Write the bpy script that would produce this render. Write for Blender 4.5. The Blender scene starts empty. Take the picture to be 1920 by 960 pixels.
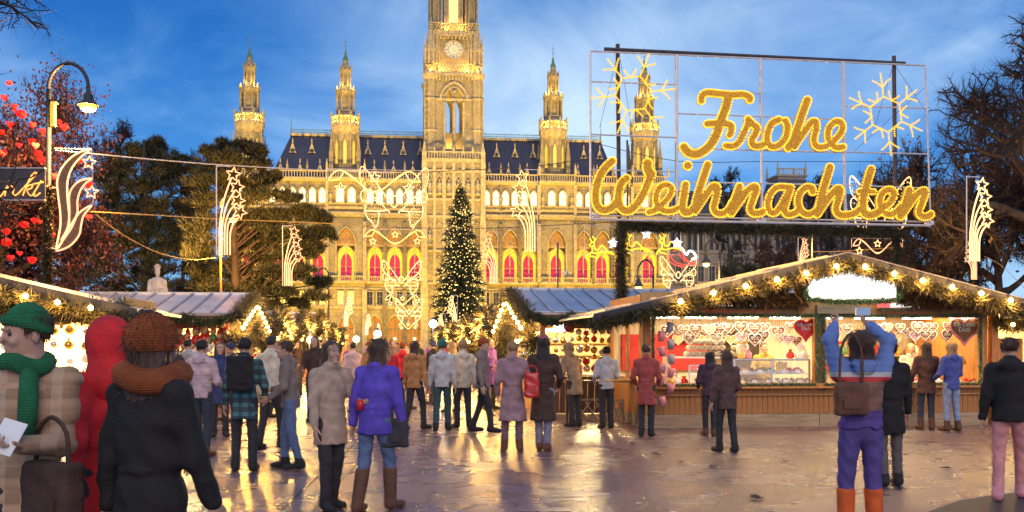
import bpy, bmesh, math, random
import numpy as np
from mathutils import Vector, Matrix
R = math.radians
PI = math.pi
random.seed(7)
np.random.seed(7)
S = bpy.context.scene
COL = S.collection
# ------------------------------------------------------------------ camera
F_PX = 1867.0            # focal length in photo pixels (1920 wide)
HZ = 648.0               # horizon row of the photo
EYE = 1.6
cam_d = bpy.data.cameras.new("camera")
cam = bpy.data.objects.new("camera", cam_d)
COL.objects.link(cam)
cam.location = (0, 0, EYE)
cam.rotation_euler = (R(90), 0, 0)
cam_d.sensor_width = 36.0
cam_d.lens = 36.0 * F_PX / 1920.0
cam_d.shift_y = (HZ - 480.0) / 1920.0
cam_d.clip_start = 0.1
cam_d.clip_end = 3000
S.camera = cam
# ------------------------------------------------------------------ colour management
S.view_settings.view_transform = 'Standard'
S.view_settings.look = 'None'
S.view_settings.gamma = 1.0
S.view_settings.exposure = 0.3
S.render.engine = 'CYCLES'
S.cycles.use_denoising = True
S.cycles.max_bounces = 6
S.cycles.diffuse_bounces = 2
S.cycles.glossy_bounces = 3
S.cycles.transparent_max_bounces = 6
S.cycles.sample_clamp_indirect = 4.0
S.cycles.use_light_tree = True
# ------------------------------------------------------------------ dusk sky
W = bpy.data.worlds.new("World")
S.world = W
W.use_nodes = True
nt = W.node_tree
nt.nodes.clear()
def wn(t, **kw):
    n = nt.nodes.new(t)
    for k, v in kw.items():
        setattr(n, k, v)
    return n
wo = wn('ShaderNodeOutputWorld')
bg = wn('ShaderNodeBackground')
tc = wn('ShaderNodeTexCoord')
sky = wn('ShaderNodeTexSky', sky_type='NISHITA', sun_disc=False)
sky.sun_elevation = R(26)
sky.sun_rotation = R(192)
# even dusk gradient: pale near the horizon, deep blue overhead
sep = wn('ShaderNodeSeparateXYZ')
nt.links.new(tc.outputs['Generated'], sep.inputs[0])
ramp = wn('ShaderNodeValToRGB')
cr = ramp.color_ramp
cr.elements[0].position = 0.0
cr.elements[0].color = (0.40, 0.55, 0.80, 1)
cr.elements[1].position = 1.0
cr.elements[1].color = (0.012, 0.07, 0.28, 1)
for p, c in ((0.07, (0.16, 0.42, 0.80)), (0.15, (0.050, 0.27, 0.70)), (0.24, (0.008, 0.16, 0.55)), (0.34, (0.003, 0.11, 0.45)), (0.55, (0.003, 0.08, 0.36))):
    e = cr.elements.new(p)
    e.color = (*c, 1)
nt.links.new(sep.outputs['Z'], ramp.inputs[0])
# cloud layer: noise over a plane above the place
div = wn('ShaderNodeVectorMath', operation='DIVIDE')
addz = wn('ShaderNodeMath', operation='ADD')
addz.inputs[1].default_value = 0.16
nt.links.new(sep.outputs['Z'], addz.inputs[0])
cmb = wn('ShaderNodeCombineXYZ')
for i in range(3):
    nt.links.new(addz.outputs[0], cmb.inputs[i])
nt.links.new(tc.outputs['Generated'], div.inputs[0])
nt.links.new(cmb.outputs[0], div.inputs[1])
mp = wn('ShaderNodeMapping')
mp.inputs['Scale'].default_value = (1.0, 0.8, 0.0)
mp.inputs['Location'].default_value = (7.0, 4.4, 0.0)
nt.links.new(div.outputs[0], mp.inputs[0])
n1 = wn('ShaderNodeTexNoise')
n1.inputs['Scale'].default_value = 1.7
n1.inputs['Detail'].default_value = 7
n1.inputs['Roughness'].default_value = 0.58
n1.inputs['Distortion'].default_value = 0.6
nt.links.new(mp.outputs[0], n1.inputs['Vector'])
n0 = wn('ShaderNodeTexNoise')      # broad cloud banks
n0.inputs['Scale'].default_value = 0.5
n0.inputs['Detail'].default_value = 2.5
n0.inputs['Distortion'].default_value = 0.3
nt.links.new(mp.outputs[0], n0.inputs['Vector'])
cov = wn('ShaderNodeMath', operation='MULTIPLY_ADD')
cov.inputs[1].default_value = 0.38
nt.links.new(n1.outputs['Fac'], cov.inputs[0])
nt.links.new(n0.outputs['Fac'], cov.inputs[2])
r2 = wn('ShaderNodeValToRGB')
r2.color_ramp.elements[0].position = 0.60
r2.color_ramp.elements[0].color = (0, 0, 0, 1)
r2.color_ramp.elements[1].position = 0.85
r2.color_ramp.elements[1].color = (1, 1, 1, 1)
nt.links.new(cov.outputs[0], r2.inputs[0])
ccol = wn('ShaderNodeValToRGB')   # cloud colour from thin to thick
ccol.color_ramp.elements[0].color = (0.17, 0.45, 0.88, 1)
ccol.color_ramp.elements[1].color = (0.66, 0.85, 1.02, 1)
nt.links.new(r2.outputs['Color'], ccol.inputs[0])
mx = wn('ShaderNodeMix', data_type='RGBA')
cf = wn('ShaderNodeMath', operation='MULTIPLY')
cf.inputs[1].default_value = 0.88
nt.links.new(r2.outputs['Color'], cf.inputs[0])
nt.links.new(cf.outputs[0], mx.inputs[0])
nt.links.new(ramp.outputs[0], mx.inputs[6])
nt.links.new(ccol.outputs[0], mx.inputs[7])
# a little of the physical twilight sky on top
sc_ = wn('ShaderNodeMix', data_type='RGBA', blend_type='ADD')
sc_.inputs[0].default_value = 0.008
nt.links.new(mx.outputs[2], sc_.inputs[6])
nt.links.new(sky.outputs[0], sc_.inputs[7])
nt.links.new(sc_.outputs[2], bg.inputs[0])
bg.inputs[1].default_value = 0.88
nt.links.new(bg.outputs[0], wo.inputs[0])
# ------------------------------------------------------------------ lamps
def lamp(kind, name, loc, energy, color, size=None, target=None, parent=None, **kw):
    d = bpy.data.lights.new(name, kind)
    d.energy = energy
    d.color = color
    if kind == 'AREA':
        d.shape = 'RECTANGLE'
        d.size, d.size_y = size
    elif size:
        d.shadow_soft_size = size
    for k, v in kw.items():
        setattr(d, k, v)
    o = bpy.data.objects.new(name, d)
    COL.objects.link(o)
    o.location = loc
    if target is not None:
        o.rotation_euler = (Vector(target) - Vector(loc)).to_track_quat('-Z', 'Y').to_euler()
    if parent:
        o.parent = parent
    return o

class Frame:
    """A ground frame turned by th about z: local x along it, local y away from the viewer."""
    def __init__(s, px, Y, th):
        s.th = th; s.c = math.cos(th); s.i = math.sin(th)
        s.X0 = (px - 960) / F_PX * Y; s.Y0 = Y
    def s(s_, px, d=0.0):
        k = (px - 960) / F_PX
        return (k * (s_.Y0 + d * s_.c) - s_.X0 + d * s_.i) / (s_.c - k * s_.i)
    def Y(s_, s, d=0.0):
        return s_.Y0 + s * s_.i + d * s_.c
    def z(s_, py, s=0.0, d=0.0):
        return EYE + (HZ - py) / F_PX * s_.Y(s, d)
    def w(s_, s, d=0.0, z=0.0):
        return Vector((s_.X0 + s * s_.c - d * s_.i, s_.Y(s, d), z))
    def loc(s_, z=0.0):
        return (s_.X0, s_.Y0, z)
def P(px, py, Y):
    return Vector(((px - 960) / F_PX * Y, Y, EYE + (HZ - py) / F_PX * Y))

TH = R(7.0)
HALL = Frame(851, 204.0, R(6.5))
WARM = (1.0, 0.59, 0.008)
# floodlights on the paving in front of the town hall, washing its facade
for s0 in (-46, -28, -10, 8, 26, 44):
    lamp('AREA', 'facade_floodlight', HALL.w(s0, -20, 1.2), 4100, WARM, (16, 1.0), HALL.w(s0, 0, 24), spread=R(120))
lamp('AREA', 'tower_floodlight', HALL.w(0, -40, 1.5), 5200, (1.0, 0.64, 0.14), (8, 1.0), HALL.w(0, 2, 56), spread=R(50))
for s0 in (-41.4, -22, 20.9, 40):
    lamp('SPOT', 'turret_floodlight', HALL.w(s0, -45, 1.5), 200000, (1.0, 0.60, 0.03), 0.5, HALL.w(s0, 4, 52), spot_size=R(34), spot_blend=0.8)
afterglow_fill_d = bpy.data.lights.new("sun", 'SUN')  # soft warm fill added from behind the viewer, toned like afterglow
afterglow_fill_d.energy = 1.1
afterglow_fill_d.angle = R(40)
afterglow_fill_d.color = (1.0, 0.74, 0.58)
sun = bpy.data.objects.new("sun", afterglow_fill_d)
COL.objects.link(sun)
sun.rotation_euler = (R(64), 0, R(12))
# ------------------------------------------------------------------ helpers
class MB:
    def __init__(s):
        s.v = []; s.f = []; s.m = []
    def add(s, vs, fs, mi=0):
        b = len(s.v)
        s.v += [tuple(x) for x in vs]
        s.f += [tuple(i + b for i in f) for f in fs]
        s.m += [mi] * len(fs)
    def box(s, x0, x1, y0, y1, z0, z1, mi=0):
        s.add([(x0,y0,z0),(x1,y0,z0),(x1,y1,z0),(x0,y1,z0),(x0,y0,z1),(x1,y0,z1),(x1,y1,z1),(x0,y1,z1)],
              [(0,3,2,1),(4,5,6,7),(0,1,5,4),(1,2,6,5),(2,3,7,6),(3,0,4,7)], mi)
    def quad(s, a, b, c, d, mi=0):
        s.add([a, b, c, d], [(0,1,2,3)], mi)
    def tube(s, pts, r, n=6, mi=0, closed=False, cap=True):
        pts = [Vector(p) for p in pts]
        m = len(pts)
        rs = r if isinstance(r, (list, tuple)) else [r] * m
        vs = []; fs = []
        up = None
        for i, p in enumerate(pts):
            if closed:
                t = pts[(i + 1) % m] - pts[i - 1]
            else:
                t = pts[min(i + 1, m - 1)] - pts[max(i - 1, 0)]
            if t.length < 1e-9: t = Vector((0, 0, 1))
            t.normalize()
            if up is None:
                a = Vector((0, 0, 1)) if abs(t.z) < 0.9 else Vector((0, 1, 0))
            else:
                a = up
            u = t.cross(a)
            if u.length < 1e-6: u = t.orthogonal()
            u.normalize(); w = u.cross(t); up = w
            for k in range(n):
                an = 2 * PI * k / n
                vs.append(p + (u * math.cos(an) + w * math.sin(an)) * rs[i])
        for i in range(m if closed else m - 1):
            j = (i + 1) % m
            for k in range(n):
                k2 = (k + 1) % n
                fs.append((i * n + k, i * n + k2, j * n + k2, j * n + k))
        if cap and not closed:
            fs.append(tuple(range(n))[::-1])
            fs.append(tuple((m - 1) * n + k for k in range(n)))
        s.add(vs, fs, mi)
    def lathe(s, prof, n=12, c=(0,0,0), mi=0, a0=0.0, capt=True):
        vs = []; fs = []
        m = len(prof)
        for r, z in prof:
            for k in range(n):
                a = a0 + 2 * PI * k / n
                vs.append((c[0] + r * math.cos(a), c[1] + r * math.sin(a), c[2] + z))
        for i in range(m - 1):
            for k in range(n):
                k2 = (k + 1) % n
                fs.append((i*n+k, i*n+k2, (i+1)*n+k2, (i+1)*n+k))
        if capt:
            fs.append(tuple(range(n))[::-1]); fs.append(tuple((m-1)*n+k for k in range(n)))
        s.add(vs, fs, mi)
    def ball(s, c, r, n=8, m=6, mi=0, sc=(1,1,1)):
        prof = [(r * math.sin(PI * (i) / m), -r * math.cos(PI * i / m)) for i in range(m + 1)]
        prof[0] = (r * 0.05, -r); prof[-1] = (r * 0.05, r)
        b = len(s.v)
        s.lathe(prof, n, (0,0,0), mi)
        for i in range(b, len(s.v)):
            x, y, z = s.v[i]
            s.v[i] = (c[0] + x*sc[0], c[1] + y*sc[1], c[2] + z*sc[2])
    def octa(s, c, r, mi=0):
        x, y, z = c
        s.add([(x+r,y,z),(x,y+r,z),(x-r,y,z),(x,y-r,z),(x,y,z+r),(x,y,z-r)],
              [(0,1,4),(1,2,4),(2,3,4),(3,0,4),(1,0,5),(2,1,5),(3,2,5),(0,3,5)], mi)
    def prism(s, pts, y0, y1, mi=0):
        """polygon in (x,z) extruded from y0 (front) to y1"""
        n = len(pts)
        vs = [(p[0], y0, p[1]) for p in pts] + [(p[0], y1, p[1]) for p in pts]
        fs = [tuple(range(n)), tuple(range(2*n-1, n-1, -1))]
        for i in range(n):
            j = (i + 1) % n
            fs.append((i, i + n, j + n, j))
        s.add(vs, fs, mi)
    def mesh(s, name, mats, smooth=False):
        me = bpy.data.meshes.new(name)
        me.from_pydata(s.v, [], s.f)
        for m in (mats if isinstance(mats, (list, tuple)) else [mats]):
            me.materials.append(m)
        if any(s.m):
            me.polygons.foreach_set('material_index', s.m)
        if smooth:
            me.polygons.foreach_set('use_smooth', [True] * len(me.polygons))
        me.update()
        return me
    def obj(s, name, mats, parent=None, loc=(0,0,0), smooth=False, rot=None):
        return put(name, s.mesh(name, mats, smooth), parent, loc, rot)

def put(name, me, parent=None, loc=(0,0,0), rot=None, sc=None):
    o = bpy.data.objects.new(name, me)
    COL.objects.link(o)
    o.location = loc
    if rot is not None: o.rotation_euler = rot if isinstance(rot, (tuple, list)) else (0, 0, rot)
    if sc is not None: o.scale = sc if isinstance(sc, (tuple, list)) else (sc, sc, sc)
    if parent is not None: o.parent = parent
    return o
def tag(o, label=None, cat=None, group=None, kind=None):
    if label: o['label'] = label
    if cat: o['category'] = cat
    if group: o['group'] = group
    if kind: o['kind'] = kind
    return o
def thing(name, label, cat, loc=(0,0,0), rot=0.0, group=None):
    o = put(name, None, None, loc, rot)
    return tag(o, label, cat, group)
def dup(o, parent=None, **kw):
    c = o.copy(); COL.objects.link(c); c.parent = parent
    for k, v in kw.items(): setattr(c, k, v)
    for ch in o.children: dup(ch, c)
    return c
def npmesh(name, V, Fc, mats, mi=None, smooth=False):
    V = np.asarray(V, dtype=np.float32); Fc = np.asarray(Fc, dtype=np.int32)
    me = bpy.data.meshes.new(name)
    k = Fc.shape[1]; nf = len(Fc)
    me.vertices.add(len(V)); me.vertices.foreach_set('co', V.ravel())
    me.loops.add(nf * k); me.loops.foreach_set('vertex_index', Fc.ravel())
    me.polygons.add(nf)
    me.polygons.foreach_set('loop_start', np.arange(0, nf * k, k, dtype=np.int32))
    try: me.polygons.foreach_set('loop_total', np.full(nf, k, dtype=np.int32))
    except Exception: pass
    for m in (mats if isinstance(mats, (list, tuple)) else [mats]): me.materials.append(m)
    if mi is not None: me.polygons.foreach_set('material_index', np.asarray(mi, dtype=np.int32))
    if smooth: me.polygons.foreach_set('use_smooth', np.ones(nf, dtype=bool))
    me.update(calc_edges=True); me.validate()
    return me
def unit(a):
    return a / np.maximum(np.linalg.norm(a, axis=-1, keepdims=True), 1e-9)
def blades(base, dirs, length, width):
    """triangular needles/leaves: base (N,3), dirs (N,3), length (N,), width (N,) -> verts, tris"""
    n = len(base)
    d = unit(dirs)
    side = unit(np.cross(d, np.random.normal(size=(n, 3))))
    L = np.broadcast_to(length, (n,))[:, None]; Wd = np.broadcast_to(width, (n,))[:, None]
    V = np.stack([base - side * Wd * .5, base + side * Wd * .5, base + d * L], 1).reshape(-1, 3)
    Fc = np.arange(n * 3).reshape(-1, 3)
    return V, Fc
def leaves(base, dirs, length, width):
    """diamond leaves (quads)"""
    n = len(base); d = unit(dirs)
    side = unit(np.cross(d, np.random.normal(size=(n, 3))))
    L = np.broadcast_to(length, (n,))[:, None]; Wd = np.broadcast_to(width, (n,))[:, None]
    V = np.stack([base, base + d*L*.5 - side*Wd*.5, base + d*L, base + d*L*.5 + side*Wd*.5], 1).reshape(-1, 3)
    return V, np.arange(n * 4).reshape(-1, 4)
def smooth_line(pts, k=6, closed=False):
    """Catmull-Rom through the points"""
    p = [np.array(q, float) for q in pts]; n = len(p); out = []
    rng = range(n if closed else n - 1)
    for i in rng:
        if closed: a, b, c, d = p[i-1], p[i], p[(i+1) % n], p[(i+2) % n]
        else: a, b, c, d = p[max(i-1,0)], p[i], p[i+1], p[min(i+2,n-1)]
        for j in range(k):
            t = j / k
            out.append(0.5*((2*b)+(-a+c)*t+(2*a-5*b+4*c-d)*t*t+(-a+3*b-3*c+d)*t**3))
    if not closed: out.append(p[-1])
    return out
def along(pts, step):
    """points every step along a polyline"""
    p = [np.array(q, float) for q in pts]; out = [p[0]]; acc = 0.0
    for a, b in zip(p, p[1:]):
        L = np.linalg.norm(b - a)
        if L < 1e-9: continue
        t = step - acc
        while t <= L:
            out.append(a + (b - a) * t / L); t += step
        acc = (acc + L) % step
    return out

# ------------------------------------------------------------------ materials
MATS = {}
def mat(name, col, rough=0.6, var=0.25, scale=6.0, bump=0.0, bscale=None, metal=0.0, stretch=(1,1,1), spec=None, em=None, ems=0.0, sample=False, detail=4, col2=None, coat=0.0):
    if name in MATS: return MATS[name]
    m = bpy.data.materials.new(name); MATS[name] = m
    m.use_nodes = True
    t = m.node_tree; b = t.nodes['Principled BSDF']
    b.inputs['Roughness'].default_value = rough
    b.inputs['Metallic'].default_value = metal
    if spec is not None: b.inputs['Specular IOR Level'].default_value = spec
    if coat: b.inputs['Coat Weight'].default_value = coat
    tcn = t.nodes.new('ShaderNodeTexCoord'); mpn = t.nodes.new('ShaderNodeMapping')
    mpn.inputs['Scale'].default_value = stretch
    t.links.new(tcn.outputs['Object'], mpn.inputs[0])
    if var or col2:
        nz = t.nodes.new('ShaderNodeTexNoise'); nz.inputs['Scale'].default_value = scale
        nz.inputs['Detail'].default_value = detail; nz.inputs['Roughness'].default_value = 0.6
        t.links.new(mpn.outputs[0], nz.inputs['Vector'])
        rp = t.nodes.new('ShaderNodeValToRGB')
        rp.color_ramp.elements[0].position = 0.32; rp.color_ramp.elements[1].position = 0.68
        c2 = col2 or tuple(min(1, c * (1 + var)) for c in col)
        rp.color_ramp.elements[0].color = (*[c * (1 - var) for c in col], 1)
        rp.color_ramp.elements[1].color = (*c2, 1)
        t.links.new(nz.outputs['Fac'], rp.inputs[0]); t.links.new(rp.outputs[0], b.inputs['Base Color'])
    else:
        b.inputs['Base Color'].default_value = (*col, 1)
    if bump:
        nb = t.nodes.new('ShaderNodeTexNoise'); nb.inputs['Scale'].default_value = bscale or scale * 4
        nb.inputs['Detail'].default_value = 3
        t.links.new(mpn.outputs[0], nb.inputs['Vector'])
        bp = t.nodes.new('ShaderNodeBump'); bp.inputs['Strength'].default_value = bump; bp.inputs['Distance'].default_value = 0.02
        t.links.new(nb.outputs['Fac'], bp.inputs['Height']); t.links.new(bp.outputs[0], b.inputs['Normal'])
    if em is not None:
        b.inputs['Emission Color'].default_value = (*em, 1); b.inputs['Emission Strength'].default_value = ems
        if not sample: m.cycles.emission_sampling = 'NONE'
    return m

def stone_mat(name, col, course=0.55, block=1.3, var=0.25, mort=0.012):
    m = mat(name, col, 0.85, var, 0.35, 0)
    t = m.node_tree; b = t.nodes['Principled BSDF']
    rp = [n for n in t.nodes if n.type == 'VALTORGB'][0]
    tcn = t.nodes['Texture Coordinate']
    # wall courses: brick pattern in (x, z)
    sp = t.nodes.new('ShaderNodeSeparateXYZ'); cb = t.nodes.new('ShaderNodeCombineXYZ')
    ad = t.nodes.new('ShaderNodeMath'); ad.operation = 'ADD'
    t.links.new(tcn.outputs['Object'], sp.inputs[0])
    t.links.new(sp.outputs['X'], ad.inputs[0]); t.links.new(sp.outputs['Y'], ad.inputs[1])
    t.links.new(ad.outputs[0], cb.inputs[0]); t.links.new(sp.outputs['Z'], cb.inputs[1])
    bk = t.nodes.new('ShaderNodeTexBrick')
    bk.inputs['Scale'].default_value = 1.0; bk.inputs['Brick Width'].default_value = block; bk.inputs['Row Height'].default_value = course
    bk.inputs['Mortar Size'].default_value = mort * 2; bk.inputs['Color1'].default_value = (1,1,1,1); bk.inputs['Color2'].default_value = (.78,.78,.80,1); bk.inputs['Mortar'].default_value = (.55,.52,.5,1)
    t.links.new(cb.outputs[0], bk.inputs['Vector'])
    n2 = t.nodes.new('ShaderNodeTexNoise'); n2.inputs['Scale'].default_value = 3.0; n2.inputs['Detail'].default_value = 6
    t.links.new(tcn.outputs['Object'], n2.inputs['Vector'])
    r3 = t.nodes.new('ShaderNodeValToRGB'); r3.color_ramp.elements[0].position = .3; r3.color_ramp.elements[0].color = (.62,.6,.58,1); r3.color_ramp.elements[1].position = .6; r3.color_ramp.elements[1].color = (1,1,1,1)
    t.links.new(n2.outputs['Fac'], r3.inputs[0])
    m1 = t.nodes.new('ShaderNodeMix'); m1.data_type = 'RGBA'; m1.blend_type = 'MULTIPLY'; m1.inputs[0].default_value = 0.85
    m2 = t.nodes.new('ShaderNodeMix'); m2.data_type = 'RGBA'; m2.blend_type = 'MULTIPLY'; m2.inputs[0].default_value = 0.8
    t.links.new(rp.outputs[0], m1.inputs[6]); t.links.new(bk.outputs['Color'], m1.inputs[7])
    t.links.new(m1.outputs[2], m2.inputs[6]); t.links.new(r3.outputs[0], m2.inputs[7])
    t.links.new(m2.outputs[2], b.inputs['Base Color'])
    bp = t.nodes.new('ShaderNodeBump'); bp.inputs['Strength'].default_value = .5; bp.inputs['Distance'].default_value = .05
    t.links.new(n2.outputs['Fac'], bp.inputs['Height']); t.links.new(bp.outputs[0], b.inputs['Normal'])
    return m
def glow(name, col, strength, sample=False):
    m = mat(name, tuple(min(.8, c) for c in col), 0.4, 0, em=col, ems=strength, sample=sample)
    return m

M_stone = stone_mat('sandstone', (0.36, 0.30, 0.19))
M_trim = mat('carved_sandstone', (0.40, 0.33, 0.21), 0.8, 0.3, 1.5, 0.6, 5)
M_dstone = stone_mat('grey_stone', (0.27, 0.25, 0.23))  # greyer, darker tone than the sandstone
M_slate = mat('slate_roof', (0.040, 0.040, 0.075), 0.55, 0.35, 2.2, 0.3, 9, stretch=(1,1,2.5))
M_copper = mat('green_copper', (0.07, 0.16, 0.14), 0.6, 0.4, 8)
M_iron = mat('dark_iron', (0.03, 0.03, 0.035), 0.45, 0.3, 12)
M_winlit = mat('lit_window_glass', (0.5, 0.4, 0.15), 0.2, 0, em=(1.0, 0.72, 0.16), ems=1.0)
M_winwhite = mat('bright_window_glass', (0.5, 0.45, 0.3), 0.2, 0, em=(1.0, 0.86, 0.42), ems=1.5)
M_room = mat('lit_room_wall', (0.5, 0.38, 0.1), 0.7, 0.2, 1.0, em=(1.0, 0.66, 0.02), ems=0.8)  # lamp light on the room wall is put in as emission
M_curtain = mat('red_curtain', (0.5, 0.03, 0.08), 0.8, 0.3, 3, stretch=(6,6,.4), em=(0.62, 0.012, 0.10), ems=0.5)  # room light on the cloth is put in as emission
M_glass = mat('dark_window_glass', (0.03, 0.035, 0.05), 0.08, 0.3, 2)
M_clock = mat('lit_clock_dial', (0.35, 0.32, 0.22), 0.4, 0, em=(1.0, 0.86, 0.50), ems=0.32)
M_gold = mat('gilding', (0.7, 0.42, 0.08), 0.35, 0.2, 5, metal=0.7)
M_black = mat('black_paint', (0.02, 0.02, 0.02), 0.5, 0.2, 10)

ORD = ['first','second','third','fourth','fifth','sixth','seventh','eighth','ninth','tenth','eleventh','twelfth','thirteenth','fourteenth','fifteenth','sixteenth','seventeenth','eighteenth','nineteenth','twentieth','twenty-first','twenty-second','twenty-third','twenty-fourth','twenty-fifth','twenty-sixth','twenty-seventh','twenty-eighth','twenty-ninth','thirtieth']
# ------------------------------------------------------------------ implicit surfaces for figures
def smin(a, b, k):
    h = np.clip(.5 + .5 * (b - a) / k, 0, 1)
    return b + (a - b) * h - k * h * (1 - h)
def d_cone(P_, a, b, ra, rb):
    a = np.array(a); b = np.array(b); ba = b - a
    t = np.clip(((P_ - a) @ ba) / max(ba @ ba, 1e-9), 0, 1)
    return np.linalg.norm(P_ - a - t[:, None] * ba, axis=1) - (ra + (rb - ra) * t)
def d_ell(P_, c, r):
    q = (P_ - np.array(c)) / np.array(r)
    k = np.linalg.norm(q, axis=1)
    return (k - 1) * min(r)
def d_prof(P_, prof):
    """upright tapering body: prof rows (z, rx, ry, cx, cy)"""
    pr = np.array(sorted(prof)); z = np.clip(P_[:, 2], pr[0, 0], pr[-1, 0])
    rx, ry, cx, cy = (np.interp(z, pr[:, 0], pr[:, i]) for i in (1, 2, 3, 4))
    q = np.sqrt(((P_[:, 0] - cx) / rx) ** 2 + ((P_[:, 1] - cy) / ry) ** 2)
    d = (q - 1) * np.minimum(rx, ry)
    dz = np.maximum(pr[0, 0] - P_[:, 2], P_[:, 2] - pr[-1, 0])
    return np.where(dz > 0, np.sqrt(np.maximum(d, 0) ** 2 + dz ** 2), np.maximum(d, dz))
def surfnet(fn, lo, hi, h):
    lo = np.array(lo, float); hi = np.array(hi, float)
    n = np.maximum(((hi - lo) / h).astype(int) + 2, 3)
    ax = [lo[i] + h * np.arange(n[i]) for i in range(3)]
    G = np.stack(np.meshgrid(*ax, indexing='ij'), -1).reshape(-1, 3)
    Fv = fn(G).reshape(n)
    ins = Fv < 0
    cs = np.zeros(n - 1, int)
    for dx in (0,1):
        for dy in (0,1):
            for dz in (0,1): cs += ins[dx:n[0]-1+dx, dy:n[1]-1+dy, dz:n[2]-1+dz]
    act = (cs > 0) & (cs < 8)
    ids = -np.ones(n - 1, int); ids[act] = np.arange(act.sum())
    I = np.argwhere(act)
    acc = np.zeros((len(I), 3)); cnt = np.zeros(len(I))
    crn = [(a, b, c) for a in (0,1) for b in (0,1) for c in (0,1)]
    for p in crn:
        for k in range(3):
            if p[k] == 0:
                q = list(p); q[k] = 1
                f0 = Fv[I[:,0]+p[0], I[:,1]+p[1], I[:,2]+p[2]]; f1 = Fv[I[:,0]+q[0], I[:,1]+q[1], I[:,2]+q[2]]
                m = (f0 < 0) != (f1 < 0)
                t = np.where(m, f0 / np.where(np.abs(f0 - f1) < 1e-12, 1, f0 - f1), 0)
                pos = np.tile(np.array(p, float), (len(I), 1)); pos[:, k] += t
                acc += np.where(m[:, None], pos, 0); cnt += m
    V = lo + h * (I + acc / np.maximum(cnt, 1)[:, None])
    Q = []
    for k in range(3):
        u, w = (k + 1) % 3, (k + 2) % 3
        sl0 = [slice(None)] * 3; sl1 = [slice(None)] * 3
        sl0[k] = slice(0, n[k]-1); sl1[k] = slice(1, n[k])
        cr = ins[tuple(sl0)] != ins[tuple(sl1)]
        E = np.argwhere(cr)
        E = E[(E[:, u] > 0) & (E[:, w] > 0) & (E[:, u] < n[u]-1) & (E[:, w] < n[w]-1)]
        if not len(E): continue
        def idx(du, dw):
            c = E.copy(); c[:, u] -= du; c[:, w] -= dw
            return ids[c[:,0], c[:,1], c[:,2]]
        q = np.stack([idx(0,0), idx(1,0), idx(1,1), idx(0,1)], 1)
        flip = ins[E[:,0], E[:,1], E[:,2]]
        q[~flip] = q[~flip][:, ::-1]
        Q.append(q)
    Q = np.concatenate(Q)
    Q = Q[(Q >= 0).all(1)]
    return V, Q
def sdf_mesh(name, fn, lo, hi, h, mats):
    V, Q = surfnet(fn, lo, hi, h)
    return npmesh(name, V, Q, mats, smooth=True)
# ================================================================== TOWN HALL
hall = thing('town_hall', 'vast floodlit neo-gothic town hall with tall clock tower and four turrets behind the market', 'town hall', HALL.loc(), HALL.th)
HS = HALL.s
def parch(x0, x1, zs, za, n=6):
    hw = (x1 - x0) / 2; h = za - zs
    r = (hw * hw + h * h) / (2 * hw)
    fm = math.asin(min(1, h / r)) if h >= hw else math.atan2(h, hw - (hw*hw-h*h)/(2*hw)) 
    if h < hw: r = (hw*hw + h*h) / (2*h); 
    pts = []
    if h >= hw:
        for i in range(n + 1):
            f = fm * i / n
            pts.append((x0 + r - r * math.cos(f), zs + r * math.sin(f)))
        right = [(x0 + x1 - x, z) for x, z in pts[:-1]][::-1]
        return pts + right
    cx = (x0 + x1) / 2; cz = za - r; a = math.asin(hw / r)
    return [(cx + r * math.sin(-a + 2*a*i/(2*n)), cz + r * math.cos(-a + 2*a*i/(2*n))) for i in range(2*n + 1)]
def archwall(mb, xa, xb, z0, z1, y, x0, x1, zb, zs, za, dep, mi=0, n=6):
    mb.quad((xa,y,z0),(x0,y,z0),(x0,y,z1),(xa,y,z1), mi)
    mb.quad((x1,y,z0),(xb,y,z0),(xb,y,z1),(x1,y,z1), mi)
    if zb > z0 + 1e-4: mb.quad((x0,y,z0),(x1,y,z0),(x1,y,zb),(x0,y,zb), mi)
    a = parch(x0, x1, zs, za, n)
    for p, q in zip(a, a[1:]):
        mb.quad((p[0],y,p[1]),(q[0],y,q[1]),(q[0],y,z1),(p[0],y,z1), mi)
    out = [(x0, zb)] + a + [(x1, zb)]
    for p, q in zip(out, out[1:] + out[:1]):
        mb.quad((p[0],y,p[1]),(q[0],y,q[1]),(q[0],y+dep,q[1]),(p[0],y+dep,p[1]), mi)
def archpanel(mb, x0, x1, zb, zs, za, y, mi=0, n=6):
    out = [(x0, zb)] + parch(x0, x1, zs, za, n) + [(x1, zb)]
    mb.add([(p[0], y, p[1]) for p in out], [tuple(range(len(out)))], mi)
def archring(mb, x0, x1, zb, zs, za, w, y0, y1, mi=0, n=6):
    """moulded band round an arched opening"""
    A = [(x0, zb)] + parch(x0, x1, zs, za, n) + [(x1, zb)]
    B = [(x0 - w, zb)] + parch(x0 - w, x1 + w, zs, za + w * 1.3, n) + [(x1 + w, zb)]
    for i in range(len(A) - 1):
        a, b, c, d = A[i], A[i+1], B[i+1], B[i]
        mb.quad((a[0],y0,a[1]),(b[0],y0,b[1]),(c[0],y0,c[1]),(d[0],y0,d[1]), mi)
        mb.quad((d[0],y0,d[1]),(c[0],y0,c[1]),(c[0],y1,c[1]),(d[0],y1,d[1]), mi)
        mb.quad((a[0],y0,a[1]),(b[0],y0,b[1]),(b[0],y1,b[1]),(a[0],y1,a[1]), mi)
def balus(mb, x0, x1, y, z0, z1, step=0.42, th=0.14, piers=None):
    mb.box(x0, x1, y - .16, y + .16, z0, z0 + .18); mb.box(x0, x1, y - .18, y + .18, z1 - .2, z1)
    n = max(2, int((x1 - x0) / step))
    for i in range(n):
        x = x0 + (x1 - x0) * (i + .5) / n
        mb.box(x - th/2, x + th/2, y - .08, y + .08, z0 + .18, z1 - .2)
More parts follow.
